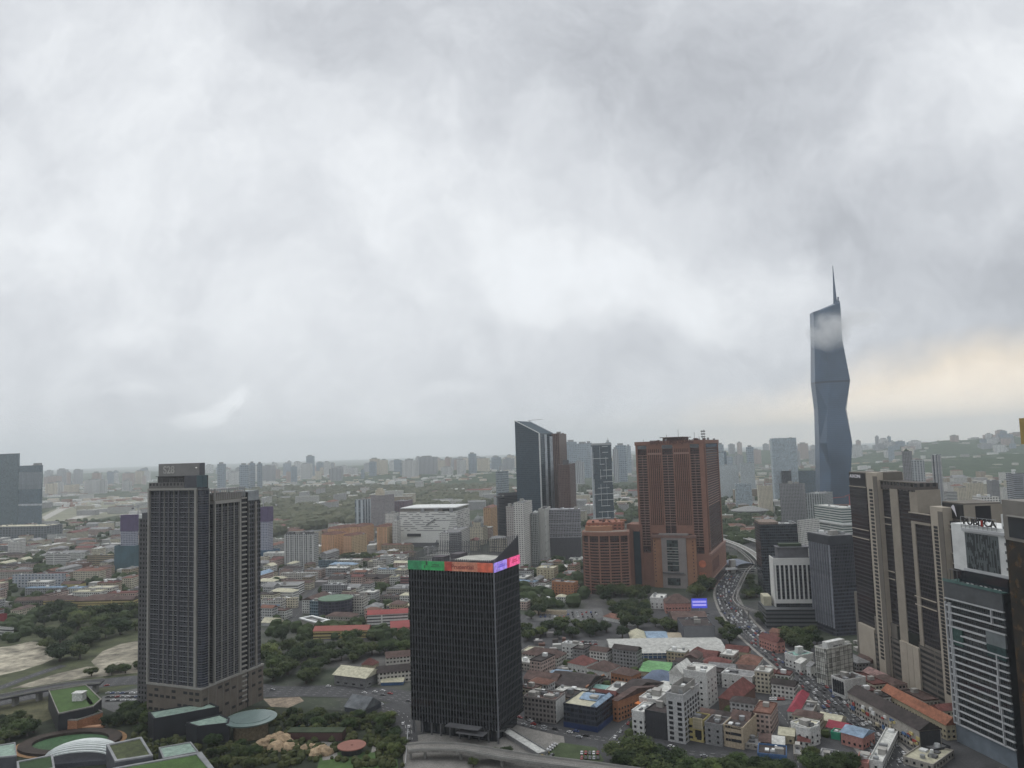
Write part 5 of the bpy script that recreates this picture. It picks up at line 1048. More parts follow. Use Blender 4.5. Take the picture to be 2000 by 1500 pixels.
# --- J: right of the black tower
f = lb('J', 'corner_block', 'dark blue glass corner block with a rounded end and pale blue roof sheets', 'office block', 1800, 1165, 30, 1490, 1950, 955, facade('navy_glass', (.04, .045, .06), (.012, .015, .025), bay=3.2, fl=3.6, wf=.85, hf=.6), RT_cream, n=4)
MB().box(-f.L-.3, -.4, 0, .4, f.D, 3.6).build('blue_base', mat('navy_band', (.015, .03, .09)), f.T)
MB().gable(-f.L*.75, f.D*.45, -f.L*.25, f.D*.95, f.H+.6, 2, 'x').build('blue_roof', RT_blue, f.T); MB().gable(-f.L*.2, 2, -1, f.D-2, f.H+.6, 2, 'y').build('blue_roof', RT_blue, f.T); MB().gable(-f.L*.7, f.D, 0, f.D+7, f.H-1, 3.5, 'x').build('red_roof', RT_red, f.T)
f = lb('J', 'shop_row', 'dark stained shop row with a white gable end, nearest right of the black tower', 'shop row', 1425, 1090, 26, 1130, 1505, 880, F_arcd, RT_brown, n=16)
MB().box(-.2, .3, 1, .25, f.D-.3, f.H-.3).build('white_gable', W_white, f.T)
lb('J', 'shop_row', 'orange ended shop row right of the dark blue corner block', 'shop row', 1990, 1075, 48, 1935, 2340, 880, W_or, RT_brown, 'gable', rh=4, win=WN(3.2, 3.3))
lb('J', 'shop_row', 'large brown roofed shop row with grey weathered front left of the narrow white block', 'shop row', 2090, 1000, 48, 1960, 2400, 830, F_arcd, RT_dark, 'gable', rh=5)
f = lb('J', 'shop_row', 'wide black roofed shop row with an orange ridge line, above the dark stained row', 'shop row', 1700, 850, 30, 1330, 1860, 765, F_arcd, RT_dark, 'gable', rh=5); MB().bar((0, f.D, f.H+1), (0, 0, f.H+1), 1.2).build('orange_ridge', W_or, f.T)
lb('J', 'shop_row', 'brown roofed row immediately beside the black tower, middle height', 'shop row', 1420, 800, 30, 1130, 1500, 715, F_arcd, RT_brown, 'gable', rh=5)
lb('J', 'roof_house', 'cream roof house with a pale blue sheet, rising among black roofs', 'house', 1470, 735, 30, 1340, 1570, 670, W_cream, RT_blue, 'gable', rh=2)
lb('J', 'teal_shed', 'pale teal roofed lean to amid the black roofs', 'shed', 1880, 830, 30, 1750, None, 790, W_mal, RT_teal, 'gable', D=14, rh=2)
lb('J', 'school_block', 'white walled block with a bright red hip roof', 'school', 1690, 640, 40, 1528, 1800, 560, W_white, RT_red, 'hip', rh=6, win=WN(4, 3.5))
lb('J', 'school_block', 'white walled block with a dark brown hip roof joined to the red hip roof', 'school', 1890, 690, 40, 1700, 2010, 615, W_white, RT_brown, 'hip', rh=6, win=WN(4, 3.5))
lb('J', 'shop_row', 'dark brown roofed apartment row behind the middle black roofs beside the tower', 'shop row', 1440, 580, 30, 1110, 1520, 490, F_arc, RT_brown, 'hip', rh=5)
lb('J', 'apartment_block', 'white four storey flats with a car deck roof, left of the parking rows', 'apartment block', 1620, 500, 30, 1475, 1655, 375, W_white, RT_grey, n=8, win=WN(3.4, 3.3))
lb('J', 'tan_shed', 'cream flat roof behind the brown roofed apartment row', 'shed', 1250, 470, 25, 1110, None, 440, W_mal, RT_cream, n=0, D=18)
f = lb('J', 'ramp_building', 'long white edged ramp roof beside the little car park at the bottom', 'building', 1260, 1400, 60, 1165, 1410, 1370, W_grey, RT_white, 'flat', n=0, L=50, D=8)
# small pale roofs by the gate walls
for i, (a_, lb_) in enumerate([((1510, 100, 20, 1215, None, 72), 'long beige boundary block above the packed car park'), ((2120, 200, 50, 1850, 2190, 165), 'chevron roof gate building with pale roof edges')]):
    lb('J', 'gate_block', lb_, 'building', *a_, W_beige, RT_grey, n=0, D=5) if a_[4] is None else lb('J', 'gate_block', lb_, 'building', *a_, W_white, RT_terra, 'hip', rh=4)
# --- F: park side and school
f = lb('F', 'warehouse', 'big warehouse with a cream low pitched roof, left of the black tower', 'warehouse', 1460, 765, 25, 1175, 1605, 672, W_grey, RT_cream, 'gable', rh=5, ov=1.5, win=WN(8, 3.6, 3, 1.2))
f = lb('F', 'shop_row', 'weathered grey apartment row close left of the black tower', 'apartment row', 1870, 700, -14, 1570, None, 600, F_arc, RT_dark, 'gable', D=16, rh=4)
lb('F', 'shop_row', 'second weathered row behind the grey apartment row left of the black tower', 'apartment row', 1880, 560, -14, 1650, None, 470, F_arc, RT_brown, 'gable', D=16, rh=4)
lb('F', 'blue_shed', 'blue walled low roof between warehouse and weathered row', 'shed', 1800, 735, 0, 1600, None, 705, W_bluew, RT_cream, 'gable', D=12, rh=2)
lb('F', 'temple_hall', 'small red hip roofed temple hall behind the cream roofed warehouse', 'temple', 1530, 590, 20, 1425, 1580, 555, W_cream, RT_red, 'hip', rh=5)
lb('F', 'dark_gable_hall', 'dark hall with pale roof facets at the park edge', 'hall', 1450, 1010, 30, 1270, 1600, 965, W_slate, mat('roof_facet', (.13, .14, .15), var=.5, scale=.15), 'gable', rh=7)
SG = 'red roofed school wings'
lb('F', 'school_block', 'long school wing with a coral red roof, left of the black tower', 'school', 1485, 305, 2, 985, None, 235, F_yel, mat('roof_coral', (.26, .09, .075), var=.15), 'gable', D=16, rh=4, group=SG)
lb('F', 'school_block', 'three storey school wing with red roof and white bands behind the trees', 'school', 1845, 190, -6, 1475, None, 80, F_whr, mat('roof_coral2', (.24, .065, .062), var=.15), 'gable', D=16, rh=4, group=SG)
lb('F', 'school_block', 'lower crimson roof right against the black tower', 'school', 1880, 250, -10, 1690, None, 205, W_pink, mat('roof_coral2', None), 'gable', D=26, rh=5, group=SG)
f = lb('F', 'gate_block', 'white framed open courtyard roof near the dark cylinder block', 'building', 1020, 235, 45, 865, 1130, 185, W_mal, RT_grey, n=0)
MB().rring(-f.L-1, -1, 1, f.D+1, 3, f.H+1.2, f.H+2.6).build('white_rim', M_white, f.T)
lb('F', 'market_shed', 'cream rounded roof shed right of the twin block tower', 'shed', 660, 205, 20, 515, 720, 175, W_ltgrey, RT_cream, 'gable', rh=5)
# --- B
f = place(*K('B', 650, 1345), 10, K('B', 560, 0)[0], K('B', 745, 0)[0], K('B', 0, 1205)[1]); T = root(f, 'cylinder_block', 'dark violet cylinder shaped office block with a green roof', 'office block')
MB().cyl(-f.L*.1, 14, 21, 0, f.H, 26).build('wall', facade('violet_glass', (.05, .05, .07), (.02, .02, .035), bay=4, fl=3.6, wf=.8, hf=.6), T); MB().cyl(-f.L*.1, 14, 21.5, f.H, f.H+1.2, 26).build('roof_rim', mat('roof_greenish', (.12, .18, .13)), T); OCC.append((f.C.x, f.C.y+14, 21, 21, 0))
B_ = [('blue_block', 'deep blue glass block left of the dark cylinder block', 563, 1325, 20, 480, None, 1215, F_bluegl, RT_white), ('apartment_block', 'cream white apartment block with arches right of the dark cylinder block', 880, 1310, 8, 742, 915, 1180, F_arc, RT_grey), ('apartment_block', 'grey white apartment slab with yellow end wall above the dark cylinder block', 760, 1180, 10, 568, 782, 1090, F_greyapt, RT_grey),
      ('grand_hall', 'white palace like block with three arched windows', 1090, 975, 12, 1010, 1110, 870, F_whr, RT_white), ('grand_hall', 'white wings flanking the palace like block', 1030, 985, 12, 955, None, 905, F_arc, RT_white), ('grand_hall', 'white stepped block right of the palace like block', 1190, 960, 12, 1110, 1220, 890, F_arc, RT_white),
      ('low_block', 'long white and grey office row with a red stripe, right of the twin block tower', 390, 1160, 5, 115, 440, 1090, F_whr, RT_grey), ('low_block', 'cream row with a brown red roof behind the trees right of the twin block tower', 270, 1290, 6, 112, None, 1205, F_arc, RT_brown), ('low_block', 'cream cube right of the brown red roofed cream row', 380, 1260, 12, 275, 395, 1190, F_creamapt, RT_cream),
      ('low_block', 'white row with a blue and a white roof beyond the road at the hedge foot', 525, 1060, 8, 262, 545, 1000, F_arc, RT_grey), ('glass_block', 'grey blue office with pale roof behind the hedge below the orange estate', 690, 970, 10, 545, 700, 905, F_bluegl, RT_white),
      ('round_block', 'red brown striped round building beside the black tower', 1225, 1110, 14, 1160, None, 1030, facade('redstripe', (.20, .10, .10), (.05, .05, .06), bay=50, fl=4, wf=.98, hf=.4), RT_cream), ('low_block', 'pink cream hall with rows of small windows left of the grey flats', 945, 1060, 12, 825, 970, 1015, F_creamapt, RT_white), ('low_block', 'white box block above the grand row, below the palace block', 1060, 1010, 8, 950, 1075, 960, F_arc, RT_white),
      ('low_block', 'pale yellow cube block right of the grey white apartment slab', 985, 1190, 14, 915, 1010, 1145, F_creamapt, RT_cream), ('low_block', 'brown terrace with layered roofs left of the black tower, mid distance', 1150, 1240, 20, 1010, 1200, 1180, F_arcd, RT_brown), ('low_block', 'white and red gabled block left of the black tower shoulder', 1190, 1180, 25, 1070, 1225, 1135, W_white, RT_white),
      ('low_block', 'pale balcony block below the orange estate hedge at its left', 270, 800, 8, 195, None, 745, F_arc, RT_white), ('low_block', 'cream stepped block at the right foot of the twin block tower', 160, 960, 20, 105, 180, 880, F_creamapt, RT_cream)]
for (nm, lb_, cx_, by, a, lx, rx, ty, wl_, ro) in B_:
    lb('B', nm, lb_, 'building', cx_, by, a, lx, rx, ty, wl_, ro, n=5, **({'D': 14} if rx is None else {}))
# --- A
A_ = [('hotel_block', 'white terraced hotel with stepped balconies at the far left', 150, 890, 10, 60, 195, 765, F_whiteapt, RT_white), ('terrace_block', 'white office with long horizontal terraces', 500, 970, 14, 345, 530, 855, F_whr, RT_white), ('round_block', 'tan building with rounded stacked terraces, left of the twin block tower', 860, 945, 8, 655, 878, 865, facade('tan_bands', (.30, .25, .17), (.05, .05, .05), bay=80, fl=3.6, wf=.99, hf=.42), RT_cream),
      ('apartment_block', 'white and blue grey chequered block in the left middle distance', 470, 1105, 8, 95, 495, 1010, facade('chequered_blue', (.40, .42, .45), (.10, .13, .18), bay=6, fl=4.4, wf=.5, hf=.5, rnd=.9), RT_white), ('yellow_block', 'long yellow ochre school block with a brown roof left of the twin block tower', 1000, 1270, 2, 560, None, 1195, F_yel, RT_brown),
      ('yellow_block', 'yellow ochre wing of the long school with dark roof, further left', 560, 1280, 2, 325, None, 1200, F_yel, RT_brown), ('cream_row', 'cream brown roofed shop row at the far left behind the trees', 520, 1250, -4, 110, None, 1190, F_arcd, RT_brown), ('apartment_block', 'white apartment block with dark openings above the yellow school', 830, 1180, 6, 635, 890, 1110, F_arc, RT_cream),
      ('hall', 'grey white long hall above the white apartment block with dark openings', 895, 1070, 6, 750, None, 1050, F_whr, RT_white), ('white_row', 'white office row beside the chequered block', 300, 870, 8, 185, 345, 830, F_arc, RT_white), ('low_block', 'low brown block with yellow roof terrace right of the chequered block', 600, 1110, 8, 460, None, 1080, W_yell, RT_brown), ('low_block', 'pale office block under the left edge towers', 500, 760, 10, 355, 510, 705, F_whr, RT_white),
      ('low_block', 'brick coloured hall left of the tan rounded terraces', 650, 990, 8, 545, None, 925, W_brn, RT_grey), ('low_block', 'cream block with sloped top at left edge row', 60, 870, 8, -20, 85, 795, F_greyapt, RT_white), ('low_block', 'cream apartment block behind red roofs, left of the purple netted tower', 850, 690, 8, 740, 860, 625, F_creamapt, RT_cream), ('low_block', 'yellow green hall at the left foot of the twin block tower', 1035, 1180, 4, 910, None, 1145, W_yell, RT_cream),
      ('low_block', 'white hospital like block at the left edge below the chequered block', 70, 1040, 6, -20, 90, 985, F_whr, RT_white)]
for (nm, lb_, cx_, by, a, lx, rx, ty, wl_, ro) in A_:
    lb('A', nm, lb_, 'building', cx_, by, a, lx, rx, ty, wl_, ro, *(['gable'] if ro is RT_brown else []), n=4, **({'D': 14} if rx is None else {}), rh=4)
f = lb('E', 'low_block', 'white banded block with a red storey behind, at the left edge by the sandy ground', 'building', 100, 310, 20, -80, 125, 225, F_whr, RT_white, n=2)
lb('E', 'low_block', 'maroon block with a white pier at the left edge', 'building', 50, 200, 5, -60, 65, 95, wallm('maroon', (.20, .035, .045)), RT_red, n=2)
# --- C
C_ = [('low_block', 'pale yellow cube block before the grey car park block', 470, 1300, 20, 338, 500, 1195, W_cream, RT_cream), ('orange_block', 'orange brown block with a green grey roof, left of the rounded annex', 620, 1425, 30, 452, 650, 1305, W_or, RT_grey), ('low_block', 'pink cube behind the orange brown block', 590, 1290, 20, 520, 640, 1240, W_pink, RT_grey),
      ('restaurant_block', 'white corner house with round windows before the terracotta tower', 1295, 1500, 20, 1190, 1315, 1420, W_white, RT_white), ('row_house', 'white row right of the yellow cube', 560, 1220, 20, 500, 600, 1190, F_arc, RT_white)]
for (nm, lb_, cx_, by, a, lx, rx, ty, wl_, ro) in C_:
    lb('C', nm, lb_, 'building', cx_, by, a, lx, rx, ty, wl_, ro, n=3, win=WN(4.5, 3.6))
lb('C', 'shop_row', 'brown hip roofed pink block with balconies before the terracotta tower', 'building', 1500, 1530, 6, 1305, 1535, 1455, W_pink, RT_brown, 'hip', rh=9, win=WN(3.6, 3.6), D=26)
# LED billboard
P = G(*K('C', 1565, 1530)); T = thing('billboard', 'glowing blue display billboard with two lines of white letters, on a post', 'billboard', P, R(-6))
m = MB().box(-9, 0, 6, 9, 1, 17); m.build('display', emis('screen_blue_bill', (.05, .07, .62), .9), T); MB().box(-.6, .2, 0, .6, .8, 6).build('post', M_steel, T)
for z in (13.4, 9.6): MB().box(-8, -.15, z-1.1, 8, 0, z+1.1).build('text_line', emis('screen_text', (.42, .38, .85) if z > 12 else (.5, .4, .75), .9), T)
# monorail
M_trk = mat('track_concrete', (.22, .21, .20))
pts = [K('D', 30, 770), K('D', 120, 800), K('D', 190, 850), K('D', 235, 905), K('D', 195, 950), K('D', 160, 1020), K('D', 125, 1095), K('D', 118, 1135), K('D', 150, 1175), K('D', 205, 1200), K('D', 270, 1215)]
def smooth(P, n=5):
    o = []
    for i in range(len(P)-1):
        p0, p1, p2, p3 = P[max(i-1, 0)], P[i], P[i+1], P[min(i+2, len(P)-1)]
        for k in range(n):
            t_ = k/n; o.append(tuple(.5*((2*p1[j])+(-p0[j]+p2[j])*t_+(2*p0[j]-5*p1[j]+4*p2[j]-p3[j])*t_*t_+(-p0[j]+3*p1[j]-3*p2[j]+p3[j])*t_**3) for j in range(2)))
    o.append(tuple(P[-1][:2])); return o
def ribbon(pts, wd, z0, z1, mb=None, off=0.0):
    b = mb or MB(); n = len(pts); L = []; Rr = []
    for i, p in enumerate(pts):
        a = Vector(pts[max(i-1, 0)][:2]); c = Vector(pts[min(i+1, n-1)][:2]); t_ = (c-a).normalized(); q = Vector((-t_.y, t_.x)); c0 = Vector(p[:2])+q*off
        L.append(c0+q*wd/2); Rr.append(c0-q*wd/2)
    for i in range(n-1):
        if z1 is None: b.face([(Rr[i].x, Rr[i].y, z0), (Rr[i+1].x, Rr[i+1].y, z0), (L[i+1].x, L[i+1].y, z0), (L[i].x, L[i].y, z0)])
        else:
            k = len(b.v); b.v += [(v_.x, v_.y, z) for z in (z0, z1) for v_ in (Rr[i], Rr[i+1], L[i+1], L[i])]
            for q_ in ((4, 5, 6, 7), (0, 1, 5, 4), (2, 3, 7, 6), (3, 2, 1, 0), (1, 2, 6, 5), (3, 0, 4, 7)): b.f.append(tuple(k+j for j in q_)); b.mi.append(0)
    return b
def wp(P, z=0): return [(v_.x, v_.y) for v_ in (G(x, y, z) for x, y in P)]
tp_ = smooth(wp(pts, 11), 5)
T = thing('monorail_line', 'curved concrete monorail beam on pillars right of the terracotta tower', 'monorail', (0, 0, 0))
ribbon(tp_, 1.1, 10, 11.6, off=2.2).build('beam', M_trk, T); ribbon(tp_, 1.1, 10, 11.6, off=-2.2).build('beam', M_trk, T)
a = MB().cyl(0, 0, .8, 0, 9, 8).box(-3, -.7, 9, 3, .7, 10).build('pillar', M_trk, T, (tp_[0][0], tp_[0][1], 0)); copies(a, T, [(p[0], p[1], 0) for p in tp_[3::3]])
P = G(*K('D', 200, 965)); T = thing('monorail_station', 'monorail station under a blue grey vaulted roof', 'station', P, R(8))
b = MB()
for i in range(8):
    a0, a1 = math.pi*i/8, math.pi*(i+1)/8; b.face([(17*math.cos(a0), 0, 9+6*math.sin(a0)), (17*math.cos(a1), 0, 9+6*math.sin(a1)), (17*math.cos(a1), 50, 9+6*math.sin(a1)), (17*math.cos(a0), 50, 9+6*math.sin(a0))][::-1])
b.build('vaulted_roof', mat('vault', (.09, .11, .15), .5), T); MB().box(-15, 1, 8, 15, 49, 9.2).box(-13, 3, 0, 13, 47, 8).build('platform', F_ribbong, T); MB().box(-24, 5, 0, -16, 12, 20).build('lift_tower', M_conc, T); OCC.append((P.x, P.y+25, 18, 26, 0))
MB().box(-34, 2, 6, 15, 5, 9).build('footbridge', M_white, T)
# stadium
P = G(*K('D', 275, 598)); T = thing('stadium', 'round white stadium roof beyond the terracotta tower', 'stadium', P)
b = MB()
b.cyl(0, 80, 46, 0, 12, 24, 0, 50); b.build('seating_wall', F_ribbong, T); MB().cyl(0, 80, 52, 12, 22, 24, 0, 14).build('roof', mat('stadium_roof', (.22, .22, .215)), T); OCC.append((P.x, P.y+80, 60, 60, 0))
# ================================================================ hills, zones, roads
from mathutils import noise as mnoise
HILL = []                                # (x, y, rx, ry, h)
def addhill(px, d, rx, ry, h): q = ray(px, 900); HILL.append((q.x/q.y*d, d, rx, ry, h))
for px, d, rx, ry, h in [(1760, 4300, 500, 500, 30), (1900, 4700, 900, 600, 52), (2080, 4800, 700, 700, 45), (1860, 6400, 900, 500, 75), (1990, 6400, 900, 500, 72), (2200, 6200, 900, 700, 70), (1700, 6800, 900, 600, 55), (1550, 8000, 1400, 700, 80), (1430, 7500, 900, 500, 60),
      (880, 6000, 900, 500, 50), (960, 5200, 500, 300, 40), (780, 7000, 1000, 600, 40), (1180, 7500, 700, 500, 40), (300, 9500, 1500, 800, 40), (600, 10500, 2200, 700, 50), (100, 11000, 2200, 700, 60), (1000, 10500, 1500, 800, 55), (1300, 11000, 1500, 800, 65)]: addhill(px, d, rx, ry, h)
def hz_(x, y):
    s_ = 0
    for (a, b_, rx, ry, h) in HILL:
        q = ((x-a)/rx)**2+((y-b_)/ry)**2
        if q < 6: s_ += h*math.exp(-q)*(1+.25*mnoise.noise((x/260, y/260, 3)))
    return s_ + 5*mnoise.noise((x/60, y/60, 0))*min(1, s_/20) - 6
M_hill = bpy.data.materials.new('hill_forest'); M_hill.use_nodes = True; t = NT(M_hill.node_tree); b_ = t.n['Principled BSDF']; tc = t.new('ShaderNodeTexCoord')
n = t.noise(tc.outputs['Object'], .035, 5, .7); n2 = t.noise(tc.outputs['Object'], .006, 3, .6)
c = t.mix(t.rng(n, .35, .65), (.014, .028, .014, 1), (.05, .075, .035, 1)); c = t.mix(t.rng(n2, .60, .68), c, (.12, .12, .09, 1)); t.put(b_, 'Base Color', c); b_.inputs['Roughness'].default_value = 1; b_.inputs['Specular IOR Level'].default_value = .05  # forest greens lightened, some distance haze put into the colour
b = MB(); st = 70; idx = {}
X0g, X1g, Y0g, Y1g = -7000, 7700, 3200, 12800
for j in range(int((Y1g-Y0g)/st)+1):
    for i in range(int((X1g-X0g)/st)+1):
        x, y = X0g+i*st, Y0g+j*st
        if abs(x) > y*.85+400: continue
        z = hz_(x, y)
        idx[(i, j)] = (len(b.v), z); b.v.append((x, y, z))
for (i, j), (k, z) in list(idx.items()):
    q = [(i, j), (i+1, j), (i+1, j+1), (i, j+1)]
    if all(p in idx for p in q) and max(idx[p][1] for p in q) > 0: b.f.append(tuple(idx[p][0] for p in q)); b.mi.append(0)
o = b.build('hills', M_hill); tag(o, 'low wooded hills along the horizon', 'hills', kind='structure'); 
for p_ in o.data.polygons: p_.use_smooth = True
def zone(name, label, c, pts, m, z, cat='ground'):
    P = [G(*(K(c, x, y) if c else (x, y)), z) for x, y in pts]; b = MB(); a = sum(P[i].x*P[(i+1) % len(P)].y-P[(i+1) % len(P)].x*P[i].y for i in range(len(P)))
    b.face([tuple(p) for p in (P if a > 0 else P[::-1])]); return tag(b.build(name, m), label, cat, kind='structure')
M_sand = mat('sandy_soil', (.225, .205, .16), .95, var=.85, scale=.035, fine=.15); M_scrub = mat('scrub', (.06, .068, .032), .95, var=.6, scale=.05, fine=.5); M_lawn = mat('lawn', (.055, .10, .028), .95, var=.25, scale=.1, fine=1.2); M_asph = mat('asphalt', (.055, .055, .058), .9, var=.3, scale=.05, fine=.8); M_gdn = mat('garden_soil', (.020, .026, .014), .95, var=.5, scale=.08, fine=.8)
M_pave = mat('paving', (.20, .19, .175), .9, var=.25, scale=.1, fine=1.0); M_drygr = mat('dry_grass', (.16, .15, .085), .95, var=.4, scale=.04, fine=.4); M_lawnd = mat('dark_lawn', (.03, .06, .022), .95, var=.3, scale=.1, fine=1.0); M_car_park = mat('car_park_surface', (.10, .10, .10), .9, var=.25, scale=.1, fine=.7); M_line = mat('road_paint', (.45, .45, .43), var=.2, fine=1.0)
M_air = mat('airfield_grass', (.17, .17, .12), .95, var=.35, scale=.004, fine=.02)
zone('scrubland', 'dark scrubland around the sandy lots', None, [(-80, 1235), (60, 1215), (268, 1200), (300, 1330), (0, 1400), (-80, 1410)], M_scrub, .06)
zone('sand_lot', 'bare sandy lot at the far left', None, [(-60, 1270), (20, 1262), (60, 1253), (115, 1258), (140, 1266), (118, 1280), (85, 1296), (45, 1309), (0, 1319), (-60, 1335)], M_sand, .12)
zone('sand_lot', 'bare sandy lot beside the twin block tower', None, [(178, 1292), (200, 1272), (235, 1258), (290, 1248), (300, 1298), (225, 1304), (190, 1306)], M_sand, .12)
zone('sand_track', 'sandy verge above the highway', None, [(110, 1316), (170, 1302), (290, 1300), (290, 1312), (160, 1325), (60, 1342), (20, 1345)], M_sand, .14)
zone('airfield', 'pale grassy airfield strip far behind the twin block tower', None, [(60, 1018), (84, 1003), (130, 985), (190, 972), (300, 975), (330, 990), (200, 1012), (130, 1024), (60, 1035)], M_air, .08)
zone('runway', 'pale runway crossing the airfield', None, [(82, 1010), (120, 990), (190, 971), (196, 973), (130, 994), (88, 1016)], mat('runway_concrete', (.34, .33, .30)), .2)
zone('runway', 'second pale strip along the airfield', None, [(95, 1026), (150, 1008), (200, 998), (206, 1000), (155, 1013), (106, 1030)], mat('runway_concrete', None), .2)
zone('city_floor', 'paved city ground among the shop rows', None, [(1015, 1200), (1230, 1200), (1430, 1170), (1700, 1290), (1900, 1420), (1990, 1560), (1000, 1560), (980, 1350)], M_asph, .05)
zone('park_ground', 'dark planted park ground at the lower left', None, [(-120, 1395), (80, 1385), (270, 1372), (540, 1380), (790, 1395), (800, 1560), (-120, 1560)], M_gdn, .07)
zone('plaza', 'paved forecourt around the black tower', None, [(786, 1440), (1020, 1405), (1100, 1430), (1110, 1500), (790, 1530)], M_pave, .10)
zone('grass_bank', 'brown green grass bank under the highway', None, [(-60, 1385), (90, 1362), (112, 1400), (60, 1418), (-60, 1428)], mat('bank_grass', (.07, .068, .035), .95, var=.4, fine=.6), .12)
zone('car_park', 'car park beside the twin block tower', None, [(200, 1360), (285, 1340), (300, 1382), (225, 1392), (195, 1380)], M_car_park, .13)
zone('car_park', 'wide car park right of the black tower', None, [(1020, 1212), (1040, 1192), (1175, 1188), (1180, 1206), (1130, 1214)], M_car_park, .13)
zone('car_park', 'marked car park left of the market hall', None, [(1128, 1250), (1190, 1250), (1210, 1270), (1180, 1278), (1125, 1278)], M_car_park, .13)
zone('car_park', 'car park among the lower right houses', None, [(1478, 1404), (1512, 1395), (1535, 1440), (1500, 1455), (1475, 1440)], M_car_park, .13)
zone('car_park', 'upper car park among the lower right houses', None, [(1500, 1352), (1540, 1352), (1550, 1374), (1510, 1380)], M_car_park, .13)
zone('grass_lot', 'green lot with parked cars below the corner block', None, [(1052, 1480), (1095, 1450), (1165, 1460), (1180, 1485), (1150, 1505), (1090, 1500)], mat('lot_grass', (.055, .075, .035), .95, var=.3, fine=.8), .13)
zone('road_apron', 'marked road apron left of the black tower', None, [(735, 1375), (800, 1370), (806, 1432), (770, 1428), (740, 1400)], M_asph, .13)
zone('lawn', 'bright green lawn at the bottom of the park', None, [(625, 1478), (650, 1470), (715, 1468), (775, 1474), (780, 1540), (610, 1540)], M_lawn, .13)
zone('path', 'pale garden path beside the brown disc canopy', 'F', [(1060, 1250), (1200, 1255), (1205, 1400), (1070, 1420)], M_pave, .16)
zone('path', 'pale path through the right side of the park', 'F', [(1540, 1200), (1590, 1160), (1575, 1330), (1510, 1350)], M_pave, .16)
zone('pool', 'teal garden pool in the park', 'F', [(835, 1065), (1000, 1055), (1160, 1052), (1150, 1092), (1010, 1100), (845, 1112)], mat('pool_water', (.05, .14, .13), .1, var=.3), .16)
zone('clearing', 'sandy clearing right of the twin block tower base', 'F', [(530, 860), (860, 840), (900, 880), (760, 940), (600, 930)], mat('clearing_soil', (.20, .16, .12), .95, var=.5, fine=.4), .13)
zone('golf_green', 'pale green clearing among far woods', None, [(560, 1014), (640, 1010), (665, 1018), (600, 1024)], M_drygr, .13)
def road(label, px, wd, z=.2, lanes=2, name='road', off=None):
    P = smooth(wp(px), 5); b = ribbon(P, wd, z, None); o = b.build(name, M_asph); tag(o, label, 'road', kind='structure')
    b = MB()
    for k in range(1, lanes):
        offk = -wd/2+wd*k/lanes; acc = 0
        for i in range(len(P)-1):
            a = Vector(P[i]); c = Vector(P[i+1]); t_ = (c-a); l = t_.length; t_.normalize(); q = Vector((-t_.y, t_.x)); s_ = 0
            while s_+3 < l: A = a+t_*s_+q*offk; B = A+t_*3; b.face([(A.x-q.x*.12, A.y-q.y*.12, z+.05), (B.x-q.x*.12, B.y-q.y*.12, z+.05), (B.x+q.x*.12, B.y+q.y*.12, z+.05), (A.x+q.x*.12, A.y+q.y*.12, z+.05)]); s_ += 9
    if b.v: o2 = b.build('road_markings', M_line); tag(o2, 'white dashed lines of the '+label, 'road markings', kind='structure')
    return P
M_bar = mat('barrier_concrete', (.24, .235, .22), var=.2)
AV = [(1775, 1530), (1728, 1472), (1682, 1426), (1634, 1378), (1586, 1335), (1540, 1298), (1498, 1264), (1462, 1232), (1437, 1203), (1424, 1180), (1418, 1158), (1424, 1135), (1440, 1112)]
P_av = road('broad avenue with the traffic jam', AV, 27, .2, 7)
for sd_ in (-15.1, 15.1): tag(ribbon(P_av, 3, .32, None, off=sd_).build('pavement', M_pave), 'pale pavement along the broad avenue', 'pavement', kind='structure')
P_hw = road('highway crossing behind the twin block tower', [(-80, 1382), (0, 1370), (60, 1358), (150, 1342), (270, 1328), (400, 1330), (520, 1350), (620, 1350), (720, 1354), (800, 1364), (860, 1375)], 30, .25, 6)
P_rw = road('upper highway ramp at the far left', [(-80, 1372), (0, 1344), (50, 1325), (105, 1306), (125, 1300)], 11, .22, 2)
P_st = road('street before the shop blocks', [(1000, 1404), (1040, 1416), (1120, 1434), (1190, 1446), (1260, 1458), (1330, 1468), (1430, 1480), (1560, 1500)], 14, .21, 3)
P_s2 = road('side street between orange shop row and white shop block', [(1190, 1446), (1215, 1420), (1240, 1395), (1262, 1370), (1285, 1348)], 11, .23, 2)
P_s3 = road('street through the left town', [(655, 1105), (632, 1135), (605, 1165), (585, 1195), (560, 1225)], 14, .2, 2)
P_s4 = road('cross street at the terracotta tower', [(1300, 1215), (1350, 1208), (1410, 1196), (1450, 1215), (1500, 1240)], 16, .22, 3)
P_s5 = road('street behind the far terracotta side', [(1415, 1040), (1440, 1052), (1468, 1066), (1500, 1080)], 18, .2, 4)
P_s6 = road('side street in the lower right quarter', [(1560, 1500), (1550, 1440), (1530, 1400), (1500, 1375), (1440, 1350), (1400, 1335)], 9, .24, 2)
P_s7 = road('park side road below the highway', [(700, 1362), (740, 1380), (790, 1400), (800, 1450)], 12, .26, 3)
